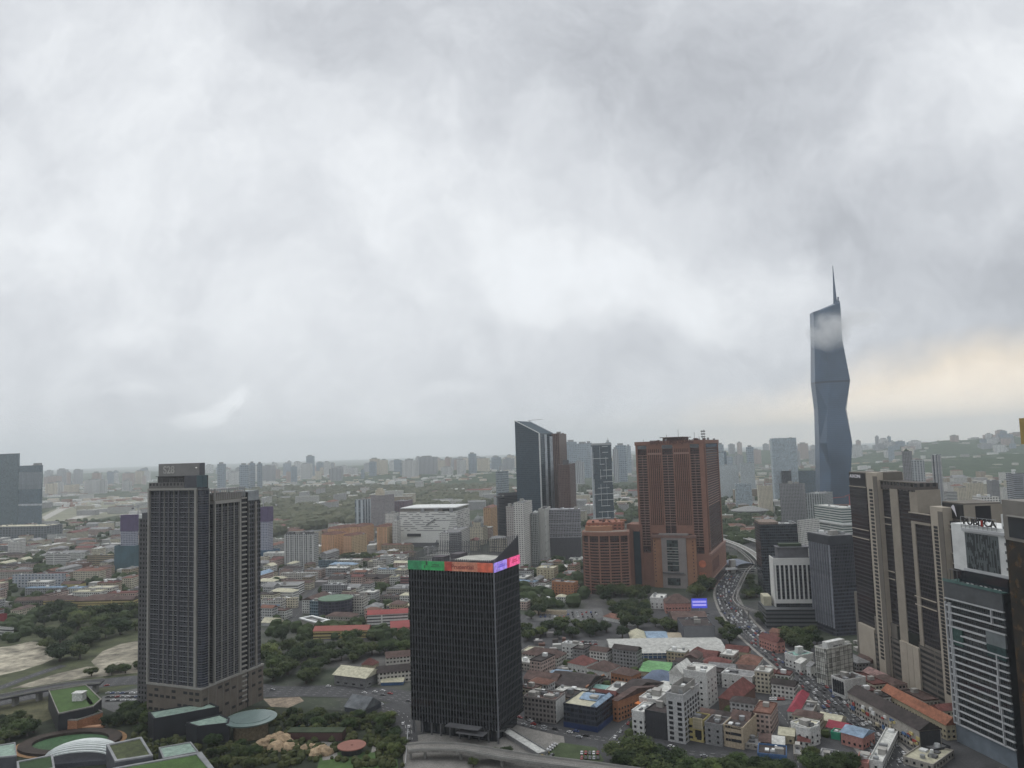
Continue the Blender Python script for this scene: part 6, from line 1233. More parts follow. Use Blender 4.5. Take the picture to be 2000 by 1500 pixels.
# elevated concrete ramp along the bottom
T = thing('viaduct', 'pale concrete viaduct crossing the bottom in front of the black tower', 'viaduct', (0, 0, 0))
VP = smooth([(v_.x, v_.y) for v_ in (G(x, y, 7) for x, y in [(796, 1462), (830, 1459), (900, 1461), (980, 1474), (1060, 1486), (1150, 1497), (1260, 1512)])], 4)
ribbon(VP, 11, 5.6, 7).build('deck', M_pave, T); ribbon(VP, .4, 7, 8.2, off=5.3).build('parapet', M_bar, T); ribbon(VP, .4, 7, 8.2, off=-5.3).build('parapet', M_bar, T); ribbon(VP, .15, 7.03, None, off=0).build('lane_line', M_line, T)
a = MB().cyl(0, 0, 1, 0, 5.6, 8).build('pillar', M_bar, T, (VP[1][0], VP[1][1], 0)); copies(a, T, [(p[0], p[1], 0) for p in VP[4::4]])
T = thing('viaduct', 'grey elevated highway deck with barriers at the far left above the park', 'viaduct', (0, 0, 0))
VP2 = smooth([(v_.x, v_.y) for v_ in (G(x, y, 9) for x, y in [(-80, 1376), (0, 1362), (60, 1350), (130, 1338), (200, 1331)])], 4)
ribbon(VP2, 13, 7.6, 9).build('deck', M_asph, T); ribbon(VP2, .4, 9, 10.1, off=6.3).build('parapet', M_bar, T); ribbon(VP2, .4, 9, 10.1, off=-6.3).build('parapet', M_bar, T)
a = MB().box(-1.2, -3, 0, 1.2, 3, 7.6).build('pillar', M_bar, T, (VP2[3][0], VP2[3][1], 0)); copies(a, T, [(p[0], p[1], 0) for p in VP2[6::3]])
T = thing('viaduct', 'white edged elevated roads curving past the right side of the terracotta tower', 'viaduct', (0, 0, 0))
for px in ([(1405, 1052), (1440, 1064), (1470, 1080), (1490, 1100)], [(1415, 1045), (1460, 1052), (1500, 1066), (1540, 1085)]):
    Q = smooth([(v_.x, v_.y) for v_ in (G(x, y, 10) for x, y in px)], 4); ribbon(Q, 11, 8.6, 10).build('deck', M_pave, T); ribbon(Q, .5, 10, 11.3, off=5.4).build('parapet', M_white, T); ribbon(Q, .5, 10, 11.3, off=-5.4).build('parapet', M_white, T)
# ---------------------------------------------------------------- park buildings
def rp(name, label, cat, c, pts, z, wm, rm, trim=None, base=0, inset=1.0, T=None):
    P = [G(*(K(c, x, y) if c else (x, y)), z) for x, y in pts]; n = len(P); C = sum(P, Vector())/n; C.z = 0
    if sum(P[i].x*P[(i+1) % n].y-P[(i+1) % n].x*P[i].y for i in range(n)) < 0: P = P[::-1]
    T = T or thing(name, label, cat, C); L_ = [(p.x-T.location.x, p.y-T.location.y) for p in P]; cx = sum(p[0] for p in L_)/n; cy_ = sum(p[1] for p in L_)/n
    I_ = [(cx+(x-cx)*(1-inset*1.4/max(6, math.hypot(x-cx, y-cy_))), cy_+(y-cy_)*(1-inset*1.4/max(6, math.hypot(x-cx, y-cy_)))) for x, y in L_]
    MB().prism(L_, base, z).build('wall', wm, T); MB().prism(I_, z, z+.25).build('roof', rm, T); MB().ring(L_, I_, z, z+.9).build('parapet', trim or wm, T)
    r_ = max(math.hypot(x, y) for x, y in L_); OCC.append((C.x, C.y, r_*.8, r_*.55, 0)); return T, L_
M_roofgr = mat('roof_palegreen', (.24, .32, .27), var=.12, fine=.3); M_dkclad = mat('dark_cladding', (.022, .023, .028), .5, var=.2)
T, _ = rp('lawn_roof_building', 'building with a bright lawn roof and a small white hut on it', 'building', 'E', [(440, 790), (780, 737), (925, 870), (850, 935), (530, 1003)], 14, M_dkclad, M_lawn, M_pave)
P = G(*K('E', 720, 870), 14.3)-T.location; MB().box(-4, -3, 14.2, 4, 3, 20).box(-4.5, -3.5, 20, 4.5, 3.5, 20.5).build('roof_hut', W_white, T, (P.x, P.y, 0)); 
A_ = [G(*K('E', x, y), 14.3)-T.location for x, y in ((735, 800), (760, 795), (850, 905), (815, 915))]; b = MB(); b.face([(p.x, p.y, 14.45) for p in A_]); b.face([(p.x, p.y, 14.45) for p in A_][::-1]); b.build('roof_path', M_pave, T)
rp('terrace_lawn', 'lower green terrace below the lawn roof building', 'terrace', 'E', [(540, 1005), (860, 940), (935, 985), (700, 1060), (600, 1060)], 8, W_or, M_lawnd, M_pave)
T, L_ = rp('museum_block', 'long black clad hall with a pale green skylight roof, before the twin block tower', 'hall', None, [(289, 1393), (408, 1373), (428, 1382), (300, 1406)], 15, M_dkclad, M_roofgr)
T, L_ = rp('museum_block', 'lower black clad block with a pale green roof strip, right of the long black hall', 'hall', None, [(363, 1413), (430, 1397), (449, 1405), (447, 1414), (385, 1421)], 12, M_dkclad, M_roofgr)
P = G(490, 1402, 12); T = thing('disc_pavilion', 'pavilion with a big grey green elliptical disc roof', 'pavilion', (P.x, P.y, 0))
b = MB().cyl(0, 0, 17.5, 10.8, 12, 36, 0, 18.3).cyl(0, 0, 18.3, 12, 12.6, 36, 0, 16).cyl(0, 0, 14, 12.6, 12.9, 36); b.build('disc_roof', mat('disc_roof', (.15, .20, .19), .35, var=.2, scale=.06), T); MB().cyl(0, 0, 12, 0, 10.8, 28).build('wall', mat('slat_wall', (.14, .11, .07), var=.4, scale=.6), T); OCC.append((P.x, P.y, 16, 16, 0))
P = G(687, 1455, 5); T = thing('disc_canopy', 'reddish brown disc canopy on a dark drum', 'canopy', (P.x, P.y, 0)); MB().cyl(0, 0, 9.6, 4.4, 5, 30).cyl(0, 0, .8, 5, 5.5, 10).build('disc_roof', mat('disc_brown', (.24, .11, .085), var=.12, scale=.2), T); MB().cyl(0, 0, 7, 0, 4.4, 20).build('drum', M_dkclad, T); OCC.append((P.x, P.y, 9, 9, 0))
P0_, P1_ = G(561, 1448), G(668, 1448); T = thing('terrace_wall', 'long maroon terrace building under the garden pool', 'building', P0_, math.atan2(P1_.y-P0_.y, P1_.x-P0_.x)); ll = (P1_-P0_).length
MB().box(0, 0, 0, ll, 9, 6).build('wall', mat('maroon_slats', (.075, .04, .038), var=.3, scale=1.5), T); MB().box(-.3, -.3, 6, ll+.3, 9.3, 6.4).build('roof', mat('planted_roof', (.03, .045, .02), var=.4, fine=.8), T); OCC.append((P0_.x+ll/2, P0_.y+4, ll/2, 5, 0))
# playground rocks
M_rock = mat('play_rock', (.34, .25, .16), .9, var=.4, scale=.4); rr = random.Random(12)
def lump(b, x, y, z, rx, ry, rz, seed=0, n1=10, n2=6):
    k = len(b.v)
    for j in range(n2+1):
        ph = math.pi*j/n2
        for i in range(n1):
            th = 2*math.pi*i/n1; q = 1+.35*mnoise.noise((math.cos(th)*math.sin(ph)*1.7+seed, math.sin(th)*math.sin(ph)*1.7, math.cos(ph)*1.7+seed*.7))
            b.v.append((x+rx*q*math.sin(ph)*math.cos(th), y+ry*q*math.sin(ph)*math.sin(th), z+rz*q*math.cos(ph)))
    for j in range(n2):
        for i in range(n1): b.f.append((k+j*n1+i, k+(j+1)*n1+i, k+(j+1)*n1+(i+1) % n1, k+j*n1+(i+1) % n1)); b.mi.append(0)
for i, (x, y, s_) in enumerate([(540, 1255, 4.5), (600, 1215, 4), (660, 1205, 4.5), (720, 1230, 5), (760, 1285, 4), (830, 1280, 2.5), (900, 1295, 3), (980, 1285, 3), (1060, 1310, 4), (1100, 1330, 4), (1010, 1340, 4), (650, 1290, 5)]):
    P = G(*K('F', x, y+35)); b = MB(); lump(b, 0, 0, s_*.35, s_*1.2, s_, s_*.9, i*3.1, 12, 8); o = b.build('play_rock', M_rock, None, P); tag(o, 'sculpted tan %s in the park playground' % ['arch rock at its left end', 'rock behind its left arch', 'rock top with a hole beside the maroon wall', 'leaning rock at its bulging middle', 'rock step right of the bulging middle', 'low rock along its spine', 'ridge rock halfway along its tail', 'ridge rock below the maroon wall centre', 'broad rock at its right end', 'last rock by the pale path', 'stepped rock under its right end', 'big rock wall in its left hollow'][i], 'rock', 'sculpted rocks of the playground')
# oval garden with the white glass dome
P = G(138, 1452); T = thing('oval_garden', 'oval lawn with an orange running ring and dark hedges', 'garden', P)
def ell(a, b_, n=48, y0=0): return [(a*math.cos(6.2832*i/n), y0+b_*math.sin(6.2832*i/n)) for i in range(n)]
MB().ring(ell(38, 28), ell(35, 25), .15, .45).build('orange_ring', mat('orange_track', (.26, .15, .07), var=.2, fine=.5), T); MB().ring(ell(34.8, 24.8), ell(26, 17), .1, 2.2).build('hedge_ring', mat('hedge_dark', (.035, .025, .02), var=.5, fine=1.0), T); MB().prism(ell(25.8, 16.8), .1, .5).build('lawn', mat('oval_lawn', (.035, .085, .035), var=.2, fine=.6), T)
MB().box(-12, 27, 0, 12, 31, 2).build('stage_wall', mat('stage_peach', (.42, .24, .15)), T, None).rotation_euler = (0, 0, R(8))
OCC.append((P.x, P.y, 38, 28, 0))
P = G(150, 1497); T = thing('glass_dome', 'white ribbed shell dome beside the oval lawn', 'dome', P, R(8))
b = MB(); nr = 11
for i in range(nr):
    y0, y1 = 22*i/nr, 22*(i+1)/nr-.5; w0 = 24*math.sin(math.pi*(.16+.80*(nr-i)/nr*.62)); 
    for k in range(14):
        a0, a1 = math.pi*k/14, math.pi*(k+1)/14; z_ = 9.5*math.sin(math.pi*(.25+.5*i/nr)); 
        p = lambda a_, yy: (w0*math.cos(a_), yy, 3+z_*math.sin(a_)**.8)
        b.face([p(a0, y0), p(a0, y1), p(a1, y1), p(a1, y0)][::-1]); b.face([p(a0, y0), (p(a0, y0)[0], y0, p(a0, y0)[2]-.8), (p(a1, y0)[0], y0, p(a1, y0)[2]-.8), p(a1, y0)][::-1])
b.build('shell', mat('shell_white', (.60, .64, .63), .35, var=.1), T); MB().box(-24, -1, 0, 24, 21, 3).build('base', W_slate, T); OCC.append((P.x, P.y+10, 24, 12, 0))
rp('garden_block', 'grey block with a sunken planted roof court, right of the shell dome', 'building', 'E', [(965, 1285), (1285, 1215), (1390, 1385), (1045, 1440)], 13, mat('slate_wall', (.075, .078, .088)), mat('roof_garden_green', (.05, .06, .025), var=.5, fine=.5), M_grey, inset=2.2)
T, _ = rp('pale_roof_hall', 'hall with a flat pale green roof right of the planted roof court', 'hall', 'E', [(1440, 1312), (1735, 1260), (1805, 1350), (1480, 1412)], 10, mat('slate_wall', None), M_roofgr, M_grey)
rp('pale_roof_hall', 'pale green flat roof cut by the bottom left edge', 'hall', 'E', [(-80, 1300), (140, 1265), (152, 1385), (-80, 1410)], 10, mat('slate_wall', None), M_roofgr, M_grey)
rp('lawn_roof_building', 'wide lawn roof with grey edge cut by the bottom edge', 'building', 'E', [(1020, 1500), (1830, 1352), (1990, 1560), (1100, 1640)], 12, M_dkclad, M_lawn, M_grey, inset=3)
rp('garden_block', 'low planted roof below the shell dome at the bottom edge', 'building', 'E', [(150, 1440), (480, 1375), (500, 1500), (160, 1560)], 9, mat('slate_wall', None), M_lawnd, M_grey, inset=1.5)
P = G(*K('E', 1630, 1190)); T = thing('glass_kiosk', 'small teal glass kiosk under the black hall', 'kiosk', P); MB().box(-5, 0, 0, 5, 4, 7).build('glass', mat('kiosk_glass', (.10, .20, .19), .15), T); MB().box(-5.4, -.4, 7, 5.4, 4.4, 7.3).build('roof', M_roofgr, T)
P = G(*K('F', 1830, 1200)); 
T = thing('park_fence', 'pale tall fence line along the right side of the park', 'fence', G(792, 1500)); q = G(797, 1432)-G(792, 1500); MB().bar((0, 0, 3), (q.x, q.y, 3), .4).build('rail', M_steel, T)
a = MB().box(-.15, -.15, 0, .15, .15, 3.2).build('post', M_steel, T, (0, 0, 0)); copies(a, T, [(q.x*k, q.y*k, 0) for k in lin(.08, 1, 12)])
# ================================================================ filler rows, far city
rF = random.Random(21)
WL = {'white': (.58, .58, .55), 'cream': (.52, .48, .38), 'grey': (.26, .26, .26), 'pale grey': (.42, .42, .42), 'weathered': (.36, .34, .30), 'pinkish': (.44, .34, .30), 'tan': (.34, .28, .20), 'dark': (.12, .11, .11)}
FW = {k: facade('rows_'+k.replace(' ', '_'), v, (.045, .045, .048), bay=3.1, fl=3.2, wf=.6, hf=.52, rnd=.9, lit=.08, stain=.3) for k, v in WL.items()}
RL = {'white': RT_white, 'grey': RT_grey, 'rust red': RT_red, 'terracotta': RT_terra, 'brown': RT_brown, 'black': RT_dark, 'cream': RT_cream, 'pale blue': RT_blue}
AUTO = []          # (object, adjective words, noun)
CACHE = {}
def filler(name, noun, poly, n, ang, Ls, Ds, Hs, walls, roofs, gap=2.5, tries=40, pitched=.6):
    xs = [p[0] for p in poly]; ys = [p[1] for p in poly]; k = 0
    def inside(x, y):
        c = False
        for i in range(len(poly)):
            (x1, y1), (x2, y2) = poly[i], poly[i-1]
            if (y1 > y) != (y2 > y) and x < (x2-x1)*(y-y1)/(y2-y1)+x1: c = not c
        return c
    for _ in range(n*tries):
        if k >= n: break
        px, py = rF.uniform(min(xs), max(xs)), rF.uniform(min(ys), max(ys))
        if not inside(px, py): continue
        P = G(px, py); L = rF.uniform(*Ls); D = rF.uniform(*Ds); H = rF.uniform(*Hs); L = round(L/6)*6; D = round(D/4)*4; H = round(H/3.2)*3.2+.6
        if name == 'tower_block' and rF.random() < .5: L, D = D, L
        rz = R(ang + (90 if rF.random() < .35 else 0) + rF.uniform(-3, 3))
        if hits(P.x, P.y, L/2, D/2, rz, gap): continue
        bad = False
        for RP, wd in ROADS:
            for q in RP:
                if (q[0]-P.x)**2+(q[1]-P.y)**2 < (wd/2+min(L, D)/2+1)**2: bad = True; break
            if bad: break
        if bad: continue
        wk = rF.choice(walls); rk = rF.choice(roofs); pit = rF.random() < pitched and rk not in ('white',)
        OCC.append((P.x, P.y, L/2, D/2, rz))
        T = thing(name, None, 'building', P, rz)
        key = (L, D, H, wk, rk, pit, rF.randrange(2))
        if key not in CACHE:
            w_ = MB().box(-L/2, -D/2, 0, L/2, D/2, H).mesh('wall', FW[wk])
            if pit: r_ = (MB().hip(-L/2, -D/2, L/2, D/2, H, D*.22) if key[-1] else MB().gable(-L/2, -D/2, L/2, D/2, H, D*.24)).mesh('roof', RL[rk])
            else:
                b = MB().box(-L/2+.3, -D/2+.3, H, L/2-.3, D/2-.3, H+.2).rring(-L/2-.1, -D/2-.1, L/2+.1, D/2+.1, .4, H-.1, H+.9)
                r_ = b.mesh('roof', RL[rk])
            CACHE[key] = (w_, r_)
        w_, r_ = CACHE[key]; link('wall', w_, T); link('roof', r_, T)
        if not pit and H > 5:
            x = rF.uniform(-L*.3, L*.2); MB().box(x, -2, H+.2, x+3.5, 2, H+3).build('stair_hut', rF.choice([M_conc, M_white, M_grey]), T)
            if rF.random() < .6: x = rF.uniform(-L*.4, L*.3); MB().cyl(x, D*.2, 1.1, H+.2, H+2.4, 8).build('water_tank', M_steel, T)
        st = max(1, round(H/3.2)); size = ('small ' if L*D < 200 else 'long ' if L > 40 else '')
        AUTO.append((T, f"{size}{wk} walled", {1: 'one', 2: 'two', 3: 'three', 4: 'four', 5: 'five', 6: 'six', 7: 'seven', 8: 'eight'}.get(st, 'many')+' storey '+noun, f"{'pitched' if pit else 'flat'} {rk} roof")); k += 1
    return k
ROADS = [(P_av, 30), (P_hw, 30), (P_rw, 11), (P_st, 14), (P_s2, 11), (P_s3, 14), (P_s4, 16), (P_s5, 18), (P_s6, 9), (P_s7, 12), (tp_, 5), (VP, 11), (VP2, 13)]
def dens(P):
    o = []
    for a, c in zip(P, P[1:]):
        l = math.hypot(a[0]-c[0], a[1]-c[1]); n = max(1, int(l/8)); o += [(a[0]+(c[0]-a[0])*i/n, a[1]+(c[1]-a[1])*i/n) for i in range(n)]
    return o
ROADS = [(dens(P), w_) for P, w_ in ROADS]
wn_ = ['white', 'white', 'cream', 'pale grey', 'weathered', 'pinkish', 'tan', 'grey']; rm_ = ['white', 'white', 'grey', 'grey', 'grey', 'rust red', 'terracotta', 'brown', 'brown', 'black', 'cream', 'cream', 'pale blue']
filler('shop_house', 'shop house', [(1025, 1290), (1230, 1290), (1400, 1290), (1560, 1310), (1640, 1400), (1720, 1460), (1500, 1460), (1260, 1450), (1040, 1410)], 60, -32, (12, 34), (10, 14), (7, 15), wn_, ['rust red', 'brown', 'brown', 'black', 'black', 'grey', 'terracotta', 'white'], 1.2, 120)
filler('shop_house', 'shop house', [(1560, 1290), (1680, 1310), (1860, 1410), (1850, 1480), (1760, 1420), (1640, 1340)], 14, 8, (12, 30), (10, 14), (7, 12), wn_, ['rust red', 'brown', 'black', 'grey'], 1.2, 80)
filler('low_block', 'block', [(512, 1105), (700, 1100), (800, 1085), (800, 1225), (700, 1228), (512, 1225)], 75, -14, (15, 48), (11, 18), (6, 18), wn_, rm_, 2, 80)
filler('low_block', 'block', [(-20, 1085), (120, 1078), (268, 1085), (268, 1180), (140, 1190), (-20, 1215)], 55, -6, (18, 60), (12, 18), (6, 18), wn_, rm_, 3, 80)
filler('town_block', 'town block', [(-20, 1030), (120, 1024), (268, 1030), (268, 1090), (-20, 1090)], 62, -8, (24, 70), (14, 22), (8, 22), ['white', 'white', 'cream', 'pale grey', 'pinkish'], ['white', 'grey', 'rust red', 'terracotta', 'rust red', 'grey'], 4, 60)
filler('house', 'house', [(1022, 1095), (1140, 1100), (1140, 1165), (1080, 1185), (1022, 1190)], 24, -22, (12, 30), (10, 14), (6, 12), wn_, rm_, 2, 60)
filler('house', 'house', [(1412, 985), (1560, 985), (1590, 1050), (1500, 1066), (1440, 1040), (1412, 1030)], 34, -10, (18, 50), (14, 20), (6, 18), ['white', 'cream', 'tan'], ['terracotta', 'brown', 'white', 'grey', 'rust red'], 4, 60)
filler('town_block', 'town block', [(520, 1030), (1000, 1000), (1010, 1090), (880, 1095), (800, 1085), (520, 1110)], 40, -10, (20, 60), (14, 22), (8, 28), ['white', 'cream', 'pale grey', 'pinkish', 'tan'], ['white', 'grey', 'terracotta', 'rust red'], 4, 60)
filler('town_block', 'town block', [(1120, 960), (1245, 960), (1240, 1020), (1130, 1030)], 24, -10, (24, 60), (16, 24), (10, 40), ['white', 'cream', 'pale grey'], ['white', 'grey', 'rust red'], 4, 60)
filler('suburb_block', 'suburb block', [(0, 958), (300, 958), (1000, 958), (1000, 990), (520, 1000), (440, 1010), (300, 1008), (0, 1010)], 45, -5, (40, 110), (18, 30), (10, 30), ['white', 'white', 'cream', 'pale grey'], ['white', 'grey', 'rust red'], 10, 30)
filler('suburb_block', 'suburb block', [(1405, 945), (1600, 945), (1600, 985), (1405, 985)], 26, -5, (30, 90), (18, 30), (10, 45), ['white', 'cream', 'pale grey', 'tan'], ['white', 'grey', 'terracotta'], 8, 30)
filler('suburb_block', 'suburb block', [(1660, 935), (2000, 930), (2000, 975), (1660, 985)], 26, -5, (30, 80), (18, 30), (12, 45), ['white', 'cream', 'tan'], ['white', 'grey', 'terracotta'], 8, 30)
filler('estate_block', 'estate block', [(480, 962), (1000, 955), (1000, 995), (700, 1010), (480, 1000)], 34, -5, (30, 90), (18, 26), (14, 55), ['white', 'white', 'cream', 'pale grey', 'tan'], ['white', 'grey', 'terracotta'], 12, 30, .3)
# far towers
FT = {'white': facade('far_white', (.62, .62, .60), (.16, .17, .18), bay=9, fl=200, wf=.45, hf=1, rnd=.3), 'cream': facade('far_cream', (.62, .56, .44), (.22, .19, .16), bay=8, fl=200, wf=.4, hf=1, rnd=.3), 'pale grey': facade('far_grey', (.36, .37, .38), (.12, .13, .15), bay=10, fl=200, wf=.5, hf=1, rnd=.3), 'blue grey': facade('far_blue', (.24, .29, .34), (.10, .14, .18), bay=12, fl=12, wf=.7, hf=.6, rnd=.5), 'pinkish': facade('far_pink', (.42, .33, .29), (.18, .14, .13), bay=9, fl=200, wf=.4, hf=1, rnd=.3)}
def far_tower(px, d, w_, H, c, noun='tower block', crown=False, lab=None):
    q = ray(px, 900); x = q.x/q.y*d; z0 = max(0, hz_(x, d)-2) if d > 3200 else 0
    T = thing('far_tower', lab, 'tower block', (x, d, z0), R(rF.uniform(-25, 25)))
    dd = w_*rF.uniform(.35, .7)
    MB().box(-w_/2, 0, -3, w_/2, dd, H).build('wall', FT[c], T); MB().box(-w_*.3, 2, H, w_*.2, dd*.7, H+5+H*.03).build('roof_plant', M_grey, T)
    if crown: MB().cyl(0, dd/2, w_*.18, H, H*1.14, 6, 0, .5).build('spire', M_steel, T)
    if lab is None: AUTO.append((T, f"hazy {c}", noun, 'wide' if w_ > 60 else 'slim'))
    return T
far_tower(1189, 5200, 34, 230, 'blue grey', crown=True, lab='hazy pointed spire tower right behind the framed blue glass tower')
for px, d, w_, H, c in [(1118, 4700, 64, 236, 'blue grey'), (1138, 5000, 75, 225, 'blue grey'), (1152, 5100, 40, 228, 'blue grey'), (1213, 4300, 58, 205, 'blue grey'), (1203, 4200, 30, 185, 'pale grey'), (1229, 5600, 30, 200, 'blue grey'), (1130, 4200, 50, 120, 'pale grey'),
    (432, 4600, 45, 170, 'blue grey'), (476, 4600, 50, 160, 'blue grey'), (492, 4700, 30, 168, 'blue grey'), (507, 4700, 28, 164, 'blue grey'), (605, 7000, 70, 190, 'blue grey'), (801, 5600, 118, 130, 'white'), (834, 5800, 140, 135, 'pale grey'), (902, 5600, 60, 110, 'white'), (922, 5700, 56, 150, 'blue grey'),
    (120, 7000, 80, 150, 'pale grey'), (150, 7200, 70, 140, 'pale grey'), (180, 5000, 120, 88, 'white'), (200, 5000, 40, 86, 'white'), (100, 4800, 60, 80, 'cream'), (113, 4900, 50, 84, 'white'), (135, 5000, 90, 62, 'cream'), (246, 5200, 60, 70, 'white'),
    (1467, 4600, 40, 170, 'blue grey'), (1410, 5000, 40, 190, 'blue grey'), (1444, 5200, 60, 110, 'pale grey')]: far_tower(px, d, w_, H, c)
for i in range(205):
    px = rF.uniform(400, 1005) if i < 105 else rF.uniform(80, 300) if i < 130 else rF.uniform(1110, 1240) if i < 150 else rF.uniform(1405, 1600) if i < 182 else rF.uniform(-60, 60) if i < 190 else rF.uniform(1660, 1780)
    d = rF.uniform(5600, 9500); far_tower(px, d, rF.uniform(26, 95), rF.uniform(45, 140), rF.choice(['white', 'white', 'cream', 'pale grey', 'blue grey', 'pinkish']))
for i in range(46):
    px = rF.choice([rF.uniform(1720, 1800), rF.uniform(1860, 2000), rF.uniform(1930, 2010)]); far_tower(px, rF.uniform(5900, 6700), rF.uniform(35, 110), rF.uniform(22, 62), rF.choice(['pale grey', 'blue grey', 'pinkish', 'white']), 'ridge top block')
def clear_road(P, r_):
    for RP, wd in ROADS:
        for q in RP:
            if (q[0]-P.x)**2+(q[1]-P.y)**2 < (wd/2+r_)**2: return False
    return True
# the countless small roofs beyond
def small_mass(name, label, n, px0, px1, d0, d1, hmax, m, seed, wmax=60):
    rr = random.Random(seed); b = MB()
    for i in range(n):
        px = rr.uniform(px0, px1); d = d0*(d1/d0)**rr.random(); q = ray(px, 900); x = q.x/q.y*d
        if mnoise.noise((x/700, d/700, seed)) < -.05 or (px > 1815 and 3600 < d < 6300 and rr.random() < .93): continue
        z0 = max(0, hz_(x, d)-1) if d > 3200 else 0; w_ = rr.uniform(min(14, wmax*.35), wmax); dd = rr.uniform(12, 30) if wmax > 10 else rr.uniform(3, 8); h_ = rr.uniform(5, hmax)*rr.uniform(.4, 1)
        if hits(x, d+dd/2, w_/2, dd/2, 0, 3 if wmax > 10 else .3) or (wmax < 10 and not clear_road(Vector((x, d+dd/2, 0)), w_*.5)): continue
        b.box(x-w_/2, d, z0-3, x+w_/2, d+dd, z0+h_, bottom=False)
    tag(b.build(name, m), label, 'distant town', kind='stuff')
def m_mass(nm, cols):
    m = bpy.data.materials.new(nm); m.use_nodes = True; t = NT(m.node_tree); b_ = t.n['Principled BSDF']; g_ = t.new('ShaderNodeNewGeometry'); r = t.new('ShaderNodeValToRGB'); t.put(r, 0, g_.outputs['Random Per Island']); r.color_ramp.interpolation = 'CONSTANT'
    r.color_ramp.elements[0].color = cols[0]+(1,); r.color_ramp.elements[1].color = cols[1]+(1,); r.color_ramp.elements[1].position = .3
    for i, c in enumerate(cols[2:]): e = r.color_ramp.elements.new(.3+.7*(i+1)/(len(cols)-1)); e.color = c+(1,)
    t.put(b_, 'Base Color', r.outputs[0]); b_.inputs['Roughness'].default_value = .9; return m
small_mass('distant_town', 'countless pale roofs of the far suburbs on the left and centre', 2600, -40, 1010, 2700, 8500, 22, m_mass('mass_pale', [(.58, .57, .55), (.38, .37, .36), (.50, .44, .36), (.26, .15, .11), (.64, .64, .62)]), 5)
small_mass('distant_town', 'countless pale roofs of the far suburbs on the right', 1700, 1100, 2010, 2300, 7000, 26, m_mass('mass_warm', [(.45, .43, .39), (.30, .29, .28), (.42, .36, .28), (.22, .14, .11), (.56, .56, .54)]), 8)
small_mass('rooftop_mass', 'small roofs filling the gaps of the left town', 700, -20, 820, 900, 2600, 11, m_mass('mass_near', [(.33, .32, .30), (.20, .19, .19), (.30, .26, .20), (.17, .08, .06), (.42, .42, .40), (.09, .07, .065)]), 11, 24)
small_mass('yard_clutter', 'small sheds, awnings and rooftop structures between the lower right houses', 800, 1030, 1760, 570, 900, 5, m_mass('mass_yard', [(.30, .29, .27), (.16, .15, .15), (.13, .07, .055), (.38, .38, .36), (.07, .06, .055)]), 14, 9)
# ================================================================ trees
def leafmat(nm, c0, c1, c2):
    m = bpy.data.materials.new(nm); m.use_nodes = True; t = NT(m.node_tree); b_ = t.n['Principled BSDF']; tc = t.new('ShaderNodeTexCoord'); oi = t.new('ShaderNodeObjectInfo'); g_ = t.new('ShaderNodeNewGeometry')
    n = t.noise(tc.outputs['Object'], .35, 3, .7); c = t.mix(t.rng(n, .35, .65), c0, c1); c = t.mix(t.m('MULTIPLY', g_.outputs['Random Per Island'], .45), c, c2); k = t.rng(oi.outputs['Random'], 0, 1, .5, 1.7)
    t.put(b_, 'Base Color', t.mix(1.0, c, t.comb(t.m('POWER', k, 1.35), k, t.m('MULTIPLY', k, .85)), 'MULTIPLY')); b_.inputs['Roughness'].default_value = .8; b_.inputs['Specular IOR Level'].default_value = .15; return m
M_leaf = leafmat('foliage', (.012, .022, .009, 1), (.034, .052, .02, 1), (.065, .085, .035, 1)); M_leafb = leafmat('foliage_light', (.024, .042, .014, 1), (.055, .08, .026, 1), (.09, .12, .05, 1))
M_leafs = leafmat('foliage_shrub', (.012, .02, .008, 1), (.03, .042, .016, 1), (.05, .055, .025, 1))
M_trunk = mat('bark', (.07, .055, .042))
def crown_mesh(seed, flat=.75, n=1100, lm=M_leaf):
    rr = random.Random(seed); b = MB(); cl = []
    for i in range(11):
        a = rr.uniform(0, 6.28); r_ = .62*math.sqrt(rr.random()); cl.append((r_*math.cos(a), r_*math.sin(a), rr.uniform(-.25, .45)*flat, rr.uniform(.26, .44)))
    for (x, y, z, r_) in cl: lump(b, x, y, z, r_*.82, r_*.82, r_*.7, seed+x*9, 7, 5)
    for i in range(n):
        x, y, z, r_ = rr.choice(cl); th = rr.uniform(0, 6.28); ph = math.acos(rr.uniform(-.5, 1)); q = r_*rr.uniform(.82, 1.18)
        c = Vector((x+q*math.sin(ph)*math.cos(th), y+q*math.sin(ph)*math.sin(th), z+q*math.cos(ph)*.85)); u_ = Vector((rr.uniform(-1, 1), rr.uniform(-1, 1), rr.uniform(-.6, .6))).normalized(); w_ = u_.cross(Vector((rr.uniform(-.5, .5), rr.uniform(-.5, .5), 1))).normalized(); s_ = rr.uniform(.035, .075)
        b.face([c-u_*s_-w_*s_*.6, c+u_*s_-w_*s_*.7, c+u_*s_*.8+w_*s_*.7, c-u_*s_*.7+w_*s_*.6])
    return b.mesh('crown', lm)
CR_ = [crown_mesh(s_, f_) for s_, f_ in ((1, .7), (2, .9), (3, .6), (4, 1.0))]+[crown_mesh(5, .8, 1100, M_leafb), crown_mesh(6, 1.1, 1100, M_leafb)]
tr = MB().cyl(0, 0, .055, 0, .62, 7, 0, .035); 
for a_, h_ in ((.3, .40), (2.2, .45), (4.1, .42)): tr.bar((0, 0, h_), (.28*math.cos(a_), .28*math.sin(a_), h_+.32), .035)
TRUNK = tr.mesh('trunk', M_trunk); rT = random.Random(31); NTREE = 0
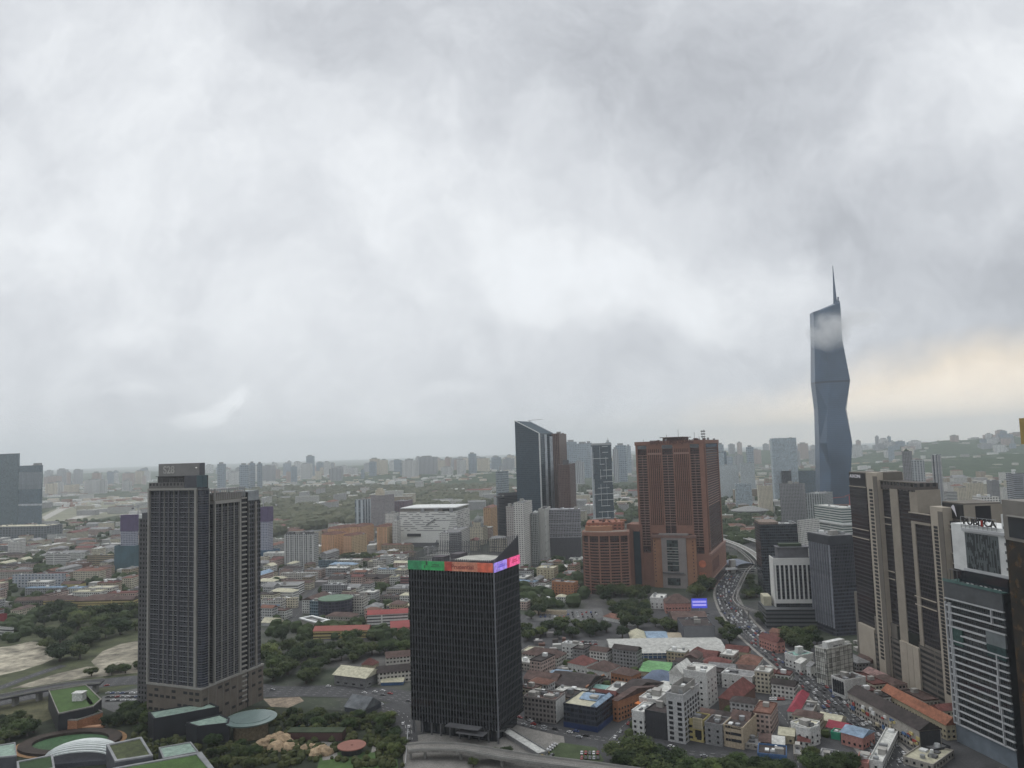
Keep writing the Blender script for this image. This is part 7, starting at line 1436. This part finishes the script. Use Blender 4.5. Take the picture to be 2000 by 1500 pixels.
def tree_at(P, s_, label, group, light=.2, tall=1.0):
    global NTREE
    T = thing('tree', label, 'tree', (P.x, P.y, 0), rT.uniform(0, 6.28), group)
    k = rT.randrange(4) if rT.random() > light else 4+rT.randrange(2); c = link('crown', CR_[k], T, (0, 0, s_*.40*tall)); c.scale = (s_*.62*rT.uniform(.85, 1.15), s_*.62*rT.uniform(.85, 1.15), s_*.56*tall); t_ = link('trunk', TRUNK, T); t_.scale = (s_, s_, s_*tall*.68); NTREE += 1; return T
TG = {}; CG = {}
def pin(x, y, poly):
    c = False
    for i in range(len(poly)):
        (x1, y1), (x2, y2) = poly[i], poly[i-1]
        if (y1 > y) != (y2 > y) and x < (x2-x1)*(y-y1)/(y2-y1)+x1: c = not c
    return c
def grove(poly, n, s0, s1, label, light=.2, tall=1.0, gap=.24):
    xs = [p[0] for p in poly]; ys = [p[1] for p in poly]; k = 0; mine = []
    for _ in range(n*40):
        if k >= n: break
        px, py = rT.uniform(min(xs), max(xs)), rT.uniform(min(ys), max(ys))
        if not pin(px, py, poly): continue
        P = G(px, py); s_ = rT.uniform(s0, s1)
        if hits(P.x, P.y, s_*.22, s_*.22, 0, .5) or not clear_road(P, s_*.3): continue
        if any((P.x-a)**2+(P.y-c)**2 < ((s_+e)*gap)**2 for a, c, e in mine): continue
        mine.append((P.x, P.y, s_)); T = tree_at(P, s_, label, 'trees '+label.split(' tree ', 1)[-1], light, tall); k += 1; TG.setdefault(label, []).append((proj(P)[0], T))
GV = [([(50, 1212), (120, 1188), (268, 1192), (268, 1248), (190, 1262), (150, 1300), (105, 1312), (60, 1240)], 40, 14, 22, 'dark bushy tree in the grove left of the twin block tower'),
      ([(165, 1320), (268, 1306), (268, 1312), (170, 1325)], 7, 8, 11, 'small round tree in the row along the highway'),
      ([(5, 1415), (130, 1405), (140, 1432), (60, 1440), (10, 1450)], 15, 9, 14, 'dense garden tree in the belt behind the oval lawn'),
      ([(195, 1385), (290, 1392), (292, 1432), (240, 1440), (200, 1410)], 15, 9, 14, 'dense garden tree in the clump left of the black clad hall'),
      ([(515, 1245), (620, 1258), (700, 1242), (800, 1252), (800, 1285), (700, 1290), (640, 1310), (600, 1345), (515, 1340)], 52, 11, 19, 'dark park tree in the wood between twin block tower and black tower'),
      ([(555, 1400), (640, 1392), (770, 1402), (765, 1432), (670, 1428), (560, 1425)], 24, 6, 10, 'low garden tree in the planting around the teal pool'),
      ([(400, 1445), (500, 1450), (510, 1500), (405, 1500)], 12, 6, 10, 'low garden tree in the planting left of the tan rocks'),
      ([(735, 1430), (790, 1440), (785, 1480), (735, 1465)], 8, 7, 10, 'garden tree in the strip left of the black tower foot'),
      ([(1178, 1150), (1262, 1155), (1265, 1180), (1178, 1178)], 9, 15, 22, 'broad dark tree in the row before the rounded annex'),
      ([(1340, 1150), (1388, 1150), (1384, 1172), (1345, 1172)], 3, 20, 24, 'large spreading tree in the group at the foot of the portal'),
      ([(1020, 1160), (1065, 1170), (1075, 1200), (1020, 1215)], 8, 12, 18, 'dark tree in the clump right beside the black tower ribbon'),
      ([(1025, 1228), (1100, 1224), (1190, 1226), (1185, 1246), (1060, 1252), (1020, 1256)], 22, 10, 15, 'green tree in the belt above the dark brown roofs'),
      ([(1200, 1205), (1262, 1205), (1270, 1240), (1215, 1248)], 6, 16, 22, 'large tree in the cluster by the chevron roofs'),
      ([(1195, 1185), (1265, 1180), (1270, 1205), (1195, 1206)], 12, 12, 18, 'dark tree in the thicket left of the white corner house'),
      ([(1275, 1222), (1330, 1225), (1330, 1236), (1275, 1238)], 5, 12, 16, 'roadside tree in the line behind the cream market sheds'),
      ([(1385, 1130), (1410, 1120), (1408, 1160), (1392, 1168)], 6, 11, 15, 'avenue tree in the verge right of the portal trees'),
      ([(1455, 1120), (1475, 1120), (1480, 1180), (1458, 1170)], 8, 11, 15, 'avenue tree in the verge inside the monorail bend'),
      ([(1395, 1200), (1425, 1215), (1440, 1250), (1425, 1262), (1405, 1240)], 7, 9, 13, 'avenue tree in the verge beside the grey display screen'),
      ([(1440, 1195), (1495, 1215), (1500, 1262), (1460, 1225)], 6, 10, 15, 'roadside tree in the strip below the fin office podium'),
      ([(1525, 1250), (1580, 1240), (1600, 1262), (1560, 1275)], 10, 12, 18, 'dark tree in the grove behind the white green hall'),
      ([(1497, 1332), (1550, 1330), (1550, 1352), (1500, 1352)], 6, 9, 14, 'dark tree in the clump below the terracotta hip roof'),
      ([(1195, 1496), (1250, 1488), (1310, 1500), (1310, 1540), (1190, 1540)], 9, 15, 19, 'huge dense tree in the mound at the bottom centre right'),
      ([(1330, 1510), (1500, 1508), (1500, 1545), (1330, 1545)], 12, 11, 15, 'tall leafy tree in the row along the bottom edge'),
      ([(1500, 1492), (1590, 1486), (1700, 1492), (1720, 1515), (1500, 1518)], 10, 9, 13, 'dark tree in the line behind the blue netted block'),
      ([(1405, 1095), (1432, 1090), (1436, 1120), (1412, 1125)], 4, 14, 18, 'dark tree in the bunch at the right flank of the terracotta tower'),
      ([(668, 1090), (742, 1085), (748, 1104), (665, 1106)], 12, 14, 20, 'hedge like tree in the wood before the orange estate'),
      ([(915, 1482), (1010, 1482), (1012, 1500), (915, 1500)], 5, 6, 9, 'small clipped tree in the row at the black tower foot')]
for poly, n, a_, c_, l_ in GV: grove(poly, int(n*1.0), a_*1.08, c_*1.12, l_, .45 if 'garden' in l_ or 'leafy' in l_ else .12)
print('trees', NTREE)
def wood(name, label, zones, seed, m=M_leaf, smin=9, smax=16):
    rr = random.Random(seed); b = MB()
    for poly, n in zones:
        xs = [p[0] for p in poly]; ys = [p[1] for p in poly]
        for _ in range(n):
            px, py = rr.uniform(min(xs), max(xs)), rr.uniform(min(ys), max(ys))
            if not pin(px, py, poly): continue
            P = G(px, py); s_ = rr.uniform(smin, smax)
            if mnoise.noise((P.x/90, P.y/90, seed)) < -.35 or hits(P.x, P.y, s_*.4, s_*.4, 0, 0) or (P.y < 1300 and not clear_road(P, s_*.4)): continue
            lump(b, P.x, P.y, s_*.35, s_*.6, s_*.6, s_*.55, rr.random()*50, 7, 4)
    tag(b.build(name, m), label, 'woodland', kind='stuff')
wood('woodland', 'wooded belt running behind the orange estate and the mall', [([(480, 955), (1000, 950), (1000, 985), (860, 1000), (640, 1030), (520, 1050), (480, 1000)], 4600)], 3, leafmat('foliage_hazed', (.022, .032, .022, 1), (.045, .058, .038, 1), (.07, .08, .055, 1)), 16, 34)  # paler, greyer foliage with distance haze put into its colour
wood('woodland', 'scattered tree tops of the left town', [([(-20, 1085), (130, 1085), (130, 1120), (-20, 1125)], 240), ([(100, 1020), (268, 1015), (268, 1040), (100, 1040)], 250), ([(0, 1040), (268, 1040), (268, 1215), (0, 1215)], 420), ([(-20, 1215), (60, 1215), (60, 1250), (-20, 1262)], 40), ([(512, 1100), (800, 1090), (800, 1250), (512, 1250)], 420)], 4, M_leaf, 8, 15)
wood('woodland', 'tree tops among the houses right of the terracotta tower', [([(1405, 970), (1600, 965), (1600, 1060), (1440, 1070), (1405, 1040)], 900), ([(1120, 950), (1245, 950), (1245, 1020), (1130, 1030)], 700), ([(1020, 1090), (1140, 1100), (1140, 1190), (1020, 1190)], 130)], 6, M_leaf, 10, 20)
wood('woodland', 'street tree tops between the shop rows', [([(1020, 1290), (1560, 1290), (1700, 1420), (1500, 1470), (1040, 1420)], 150), ([(1500, 1230), (1590, 1235), (1580, 1280)], 30)], 7, M_leaf, 5, 9)
wood('shrubbery', 'dense shrubs and hedges covering the park beds', [([(0, 1405), (290, 1385), (790, 1398), (790, 1500), (0, 1500)], 1500)], 9, M_leafs, 2, 5)
# ================================================================ cars
def car_meshes(col, key):
    m = mat('car_'+key, col, .3, var=0, spec=.6); b = MB()
    prof = [(-2.2, .35), (-2.2, .85), (-1.3, .98), (1.55, .98), (2.15, .88), (2.2, .35)]
    for s_ in (-1,): 
        L_ = [(x, -.88, z) for x, z in prof]; R_ = [(x, .88, z) for x, z in prof]; n = len(prof); b.face(L_); b.face(R_[::-1])
        for i in range(n): j = (i+1) % n; b.face([L_[j], L_[i], R_[i], R_[j]])
    b.box(-.75, -.72, 1.38, 1.15, .72, 1.47)
    g = MB(); a0 = [(-1.25, -.82, .98), (1.5, -.82, .98), (1.5, .82, .98), (-1.25, .82, .98)]; a1 = [(-.7, -.7, 1.4), (1.1, -.7, 1.4), (1.1, .7, 1.4), (-.7, .7, 1.4)]
    for i in range(4): j = (i+1) % 4; g.face([a0[i], a0[j], a1[j], a1[i]])
    return b.mesh('body', m), g.mesh('windows', M_winb)
CARC = {'white': (.55, .55, .55), 'silver': (.30, .31, .32), 'black': (.012, .012, .014), 'grey': (.10, .10, .105), 'red': (.25, .02, .02), 'blue': (.03, .06, .18), 'yellow': (.50, .34, .03)}
CM = {k: car_meshes(v, k) for k, v in CARC.items()}
WHM = MB().box(-.32, -.11, 0, .32, .11, .64).mesh('wheel', M_blackm); ncar = 0
CARS = []
def car(x, y, rz, where, cols=None, z=.25):
    global ncar
    CARS.append((math.hypot(x, y), x, y, rz, where, rT.choice(cols or ['white', 'white', 'white', 'silver', 'silver', 'black', 'black', 'grey', 'grey', 'red', 'blue']), z)); ncar += 1
def cars_on(P, wd, lanes, where, prob, gap=7.5, two=True, n=999, z=.25):
    c = 0
    for k in range(lanes):
        off = -wd/2+wd*(k+.5)/lanes; s_ = rT.uniform(0, 6)
        for i in range(len(P)-1):
            a = Vector(P[i]); e = Vector(P[i+1]); t_ = e-a; l = t_.length; t_.normalize(); q = Vector((-t_.y, t_.x))
            while s_ < l:
                if rT.random() < prob and c < n:
                    X = a+t_*s_+q*(off+rT.uniform(-.3, .3)); px, py, _c = proj(Vector((X.x, X.y, 0)))
                    if 0 < px < 2000 and py < 1500: car(X.x, X.y, math.atan2(t_.y, t_.x)+(math.pi if off > 0 and two else 0), where, z=z); c += 1
                s_ += gap*rT.uniform(.85, 1.5)
            s_ -= l
cars_on(P_av, 26, 7, 'in the traffic jam on the broad avenue', .66, 7.5, n=400)
cars_on(P_hw, 28, 6, 'driving on the highway left of the black tower', .16, 14, n=26)
cars_on(P_st, 13, 3, 'on the street before the shop blocks', .45, 9, n=24)
cars_on(P_s2, 10, 2, 'on the side street by the orange shop row', .5, 8, n=8)
cars_on(P_s7, 11, 3, 'on the road apron left of the black tower', .5, 9, n=12)
cars_on(P_s4, 15, 3, 'at the crossing before the terracotta tower', .4, 9, n=16)
def lot(c, x0, y0, x1, y1, rows, per, ang, where, cols=None):
    A = G(*K(c, x0, y0)); B = G(*K(c, x1, y0)); C_ = G(*K(c, x0, y1))
    for r_ in range(rows):
        for i in range(per):
            if rT.random() < .15: continue
            P = A+(B-A)*((i+.5)/per)+(C_-A)*((r_+.5)/max(1, rows)); 
            if not hits(P.x, P.y, 2, 2, 0, 0): car(P.x, P.y, R(ang), where, cols)
lot('J', 1280, 1380, 1420, 1385, 1, 2, 60, 'parked in the small grass lot'); 
for i in range(7): P = G(*K('J', 1290+i*20, 1395-i*18)); car(P.x, P.y, R(10), 'parked beside the white edged ramp', ['white', 'yellow', 'white', 'silver'])
lot('J', 1640, 1340, 1820, 1430, 2, 5, 80, 'parked in the lower green lot'); lot('J', 1655, 340, 1790, 430, 4, 6, 10, 'parked left of the market hall'); lot('J', 1220, 70, 1800, 130, 3, 14, 75, 'parked in the wide upper car park')
lot('H', 1500, 815, 1640, 890, 2, 6, 70, 'parked in the upper right car park'); lot('H', 1420, 1050, 1500, 1200, 7, 2, 10, 'parked in the lower right car park'); lot('E', 960, 800, 1260, 900, 3, 7, 15, 'parked beside the twin block tower'); lot('H', 960, 830, 1010, 900, 3, 2, 30, 'parked behind the plain white block')
CARS.sort()
for (dst, x, y, rz, where, k, z) in CARS[:295]:
    T = thing('car', f'{k} car {where}', 'car', (x, y, z), rz, f'{k} cars {where}'); link('body', CM[k][0], T); link('windows', CM[k][1], T); CG.setdefault((k, where), []).append((dst, T))
    if y < 560: [link('wheel', WHM, T, (wx, wy, 0)) for wx in (-1.35, 1.35) for wy in (-.82, .82)]
b = MB()
for (dst, x, y, rz, where, k, z) in CARS[295:]:
    c_, s_ = math.cos(rz), math.sin(rz); mi = list(CARC).index(k)
    for (x0, x1, w_, z0, z1) in ((-2.2, 2.2, .88, .3, .95), (-1.1, 1.3, .75, .95, 1.45)):
        b.prism([(x+c_*q-s_*r_, y+s_*q+c_*r_) for q, r_ in ((x0, -w_), (x1, -w_), (x1, w_), (x0, w_))], z+z0, z+z1, mi)
tag(b.build('traffic', [MC['car_'+k] for k in CARC]), 'farther cars of the avenue, crossing and car parks, too many to count', 'traffic', kind='stuff')
# ---------------------------------------------------------------- low cloud round the supertall
def cloud(name, label, px, py, d, rx, ry, rz_, dens, seed, sc, thr=.45, cat='cloud'):
    P = col_hit(px, py, Vector((0, d, 0)), Vector((0, 1, 0))); b = MB(); lump(b, 0, 0, 0, 1, 1, 1, seed, 20, 12); m = bpy.data.materials.new(name+str(seed)); m.use_nodes = True; t = NT(m.node_tree); t.n.clear()
    pv = t.new('ShaderNodeVolumePrincipled'); pv.inputs['Color'].default_value = (.99, .995, 1, 1); pv.inputs['Anisotropy'].default_value = .75; tc = t.new('ShaderNodeTexCoord'); mp = t.new('ShaderNodeMapping'); t.l.new(tc.outputs['Object'], mp.inputs[0]); mp.inputs['Scale'].default_value = (rx*sc, ry*sc, rz_*sc)
    n = t.noise(mp.outputs[0], 1.0, 4, .6); l_ = t.new('ShaderNodeVectorMath', operation='LENGTH'); t.put(l_, 0, tc.outputs['Object']); fall = t.rng(l_.outputs['Value'], .35, 1.0, 1, 0, True)
    pv.inputs['Density'].default_value = 0; t.put(pv, 'Density', t.m('MULTIPLY', t.m('MULTIPLY', t.rng(n, thr-.08, thr+.15), fall), dens)); ho = t.new('ShaderNodeOutputMaterial'); t.l.new(pv.outputs[0], ho.inputs['Volume'])
    o = b.build(name, m, None, P); o.scale = (rx, ry, rz_); tag(o, label, cat, kind='stuff')
cloud('cloud_wisp', 'white cloud wisp drifting across the upper shaft of the faceted supertall', 1618, 648, 2000, 66, 60, 62, .040, 2, .021, .44)
cloud('cloud_bank', 'ragged thin cloud trailing right from the top of the faceted supertall', 1662, 622, 2010, 105, 60, 34, .016, 9, .024, .46)
# ================================================================ labels for the generated buildings
LM = [('the twin block tower', 395, 1150), ('the black tower', 900, 1280), ('the terracotta tower', 1320, 1010), ('the rounded annex', 1185, 1100), ('the white mall', 848, 1030), ('the orange estate', 695, 1060), ('the market hall', 1300, 1265), ('the grey hotel', 1330, 1400), ('the faceted supertall', 1630, 900), ('the beige complex', 1750, 1150), ('the gridded white block', 1628, 1290),
      ('the left edge towers', 40, 970), ('the yellow school', 160, 1180), ('the slanted glass tower', 1040, 900), ('the framed blue tower', 1175, 950), ('the dark cylinder block', 650, 1185), ('the red roofed school', 720, 1225), ('the stadium', 1480, 1000), ('the pale rimmed tower', 1535, 900), ('the cream hotel', 1908, 960), ('the gridded grey slab', 588, 1080), ('the fin office', 1545, 1140), ('the chequered tower', 1796, 950), ('the airfield', 190, 990), ('the purple netted tower', 252, 1040), ('the sandy lots', 100, 1290), ('the avenue houses', 1560, 1420)]
grp = {}
for (T, adj, noun, extra) in AUTO:
    px, py, _ = proj(T.matrix_world.translation if False else Vector(T.location)); best = min(LM, key=lambda l: (l[1]-px)**2+((l[2]-py)*1.4)**2); dx_, dy_ = px-best[1], py-best[2]
    di = ('right of' if dx_ > 0 else 'left of') if abs(dx_) > abs(dy_)*1.6 else ('beyond' if dy_ < 0 else 'nearer than'); T['_p'] = px
    grp.setdefault((adj, noun, extra, di, best[0]), []).append((px, T))
ORD = ['leftmost']+[f'{q} from left' for q in ('second', 'third', 'fourth', 'fifth', 'sixth', 'seventh', 'eighth', 'ninth')]
for (adj, noun, extra, di, lm), L_ in grp.items():
    L_.sort(key=lambda a: a[0])
    for i, (px, T) in enumerate(L_):
        s_ = f"{adj} {noun}, {extra}, {di} {lm}"; s_ = s_.replace(' walled', '') if len(s_.split()) > 12 else s_
        if len(L_) > 1: s_ += ', '+(ORD[i] if i < 9 else 'farther right') if i < len(L_)-1 else ', rightmost such'
        s_ = s_.replace('the ', '', 1) if len(s_.split()) > 16 else s_; s_ = s_.replace('slim, ', '').replace(' pitched', '').replace(' flat', '') if len(s_.split()) > 16 else s_
        T['label'] = s_; del T['_p']

def nth(i): return f"{i}{'th' if 10 <= i % 100 <= 20 else {1: 'st', 2: 'nd', 3: 'rd'}.get(i % 10, 'th')}"
for lab, L_ in TG.items():
    L_.sort(key=lambda a: a[0]); a_, b_ = lab.split(' tree ', 1)
    a_ = a_.split()[-1] if len(lab.split()) > 12 else a_
    for i, (px, T) in enumerate(L_): T['label'] = f"{a_} tree {b_}, {nth(i+1)} from left"
for (k, where), L_ in CG.items():
    L_.sort(key=lambda a: a[0])
    for i, (px, T) in enumerate(L_): T['label'] = f"{k} car {where}" + (f", {nth(i+1)} nearest such" if len(L_) > 1 else '')
for o in S.objects:
    if o.parent is None and o.get('label') and len(o['label'].split()) > 16: print('LONG', o.name, o['label'])
# ---------------------------------------------------------------- haze
hz = MB().box(-16000, -1500, -1.2, 16000, 30000, 760)
hm = bpy.data.materials.new('haze'); hm.use_nodes = True; t = NT(hm.node_tree); t.n.clear()
pv = t.new('ShaderNodeVolumePrincipled'); pv.inputs['Color'].default_value = (.91, .96, 1.0, 1); pv.inputs['Density'].default_value = 0.66e-4; pv.inputs['Anisotropy'].default_value = .45
ho = t.new('ShaderNodeOutputMaterial'); t.l.new(pv.outputs[0], ho.inputs['Volume'])
o = hz.build('haze', hm); tag(o, 'pale blue grey haze filling the air over the whole city', 'haze', kind='stuff')
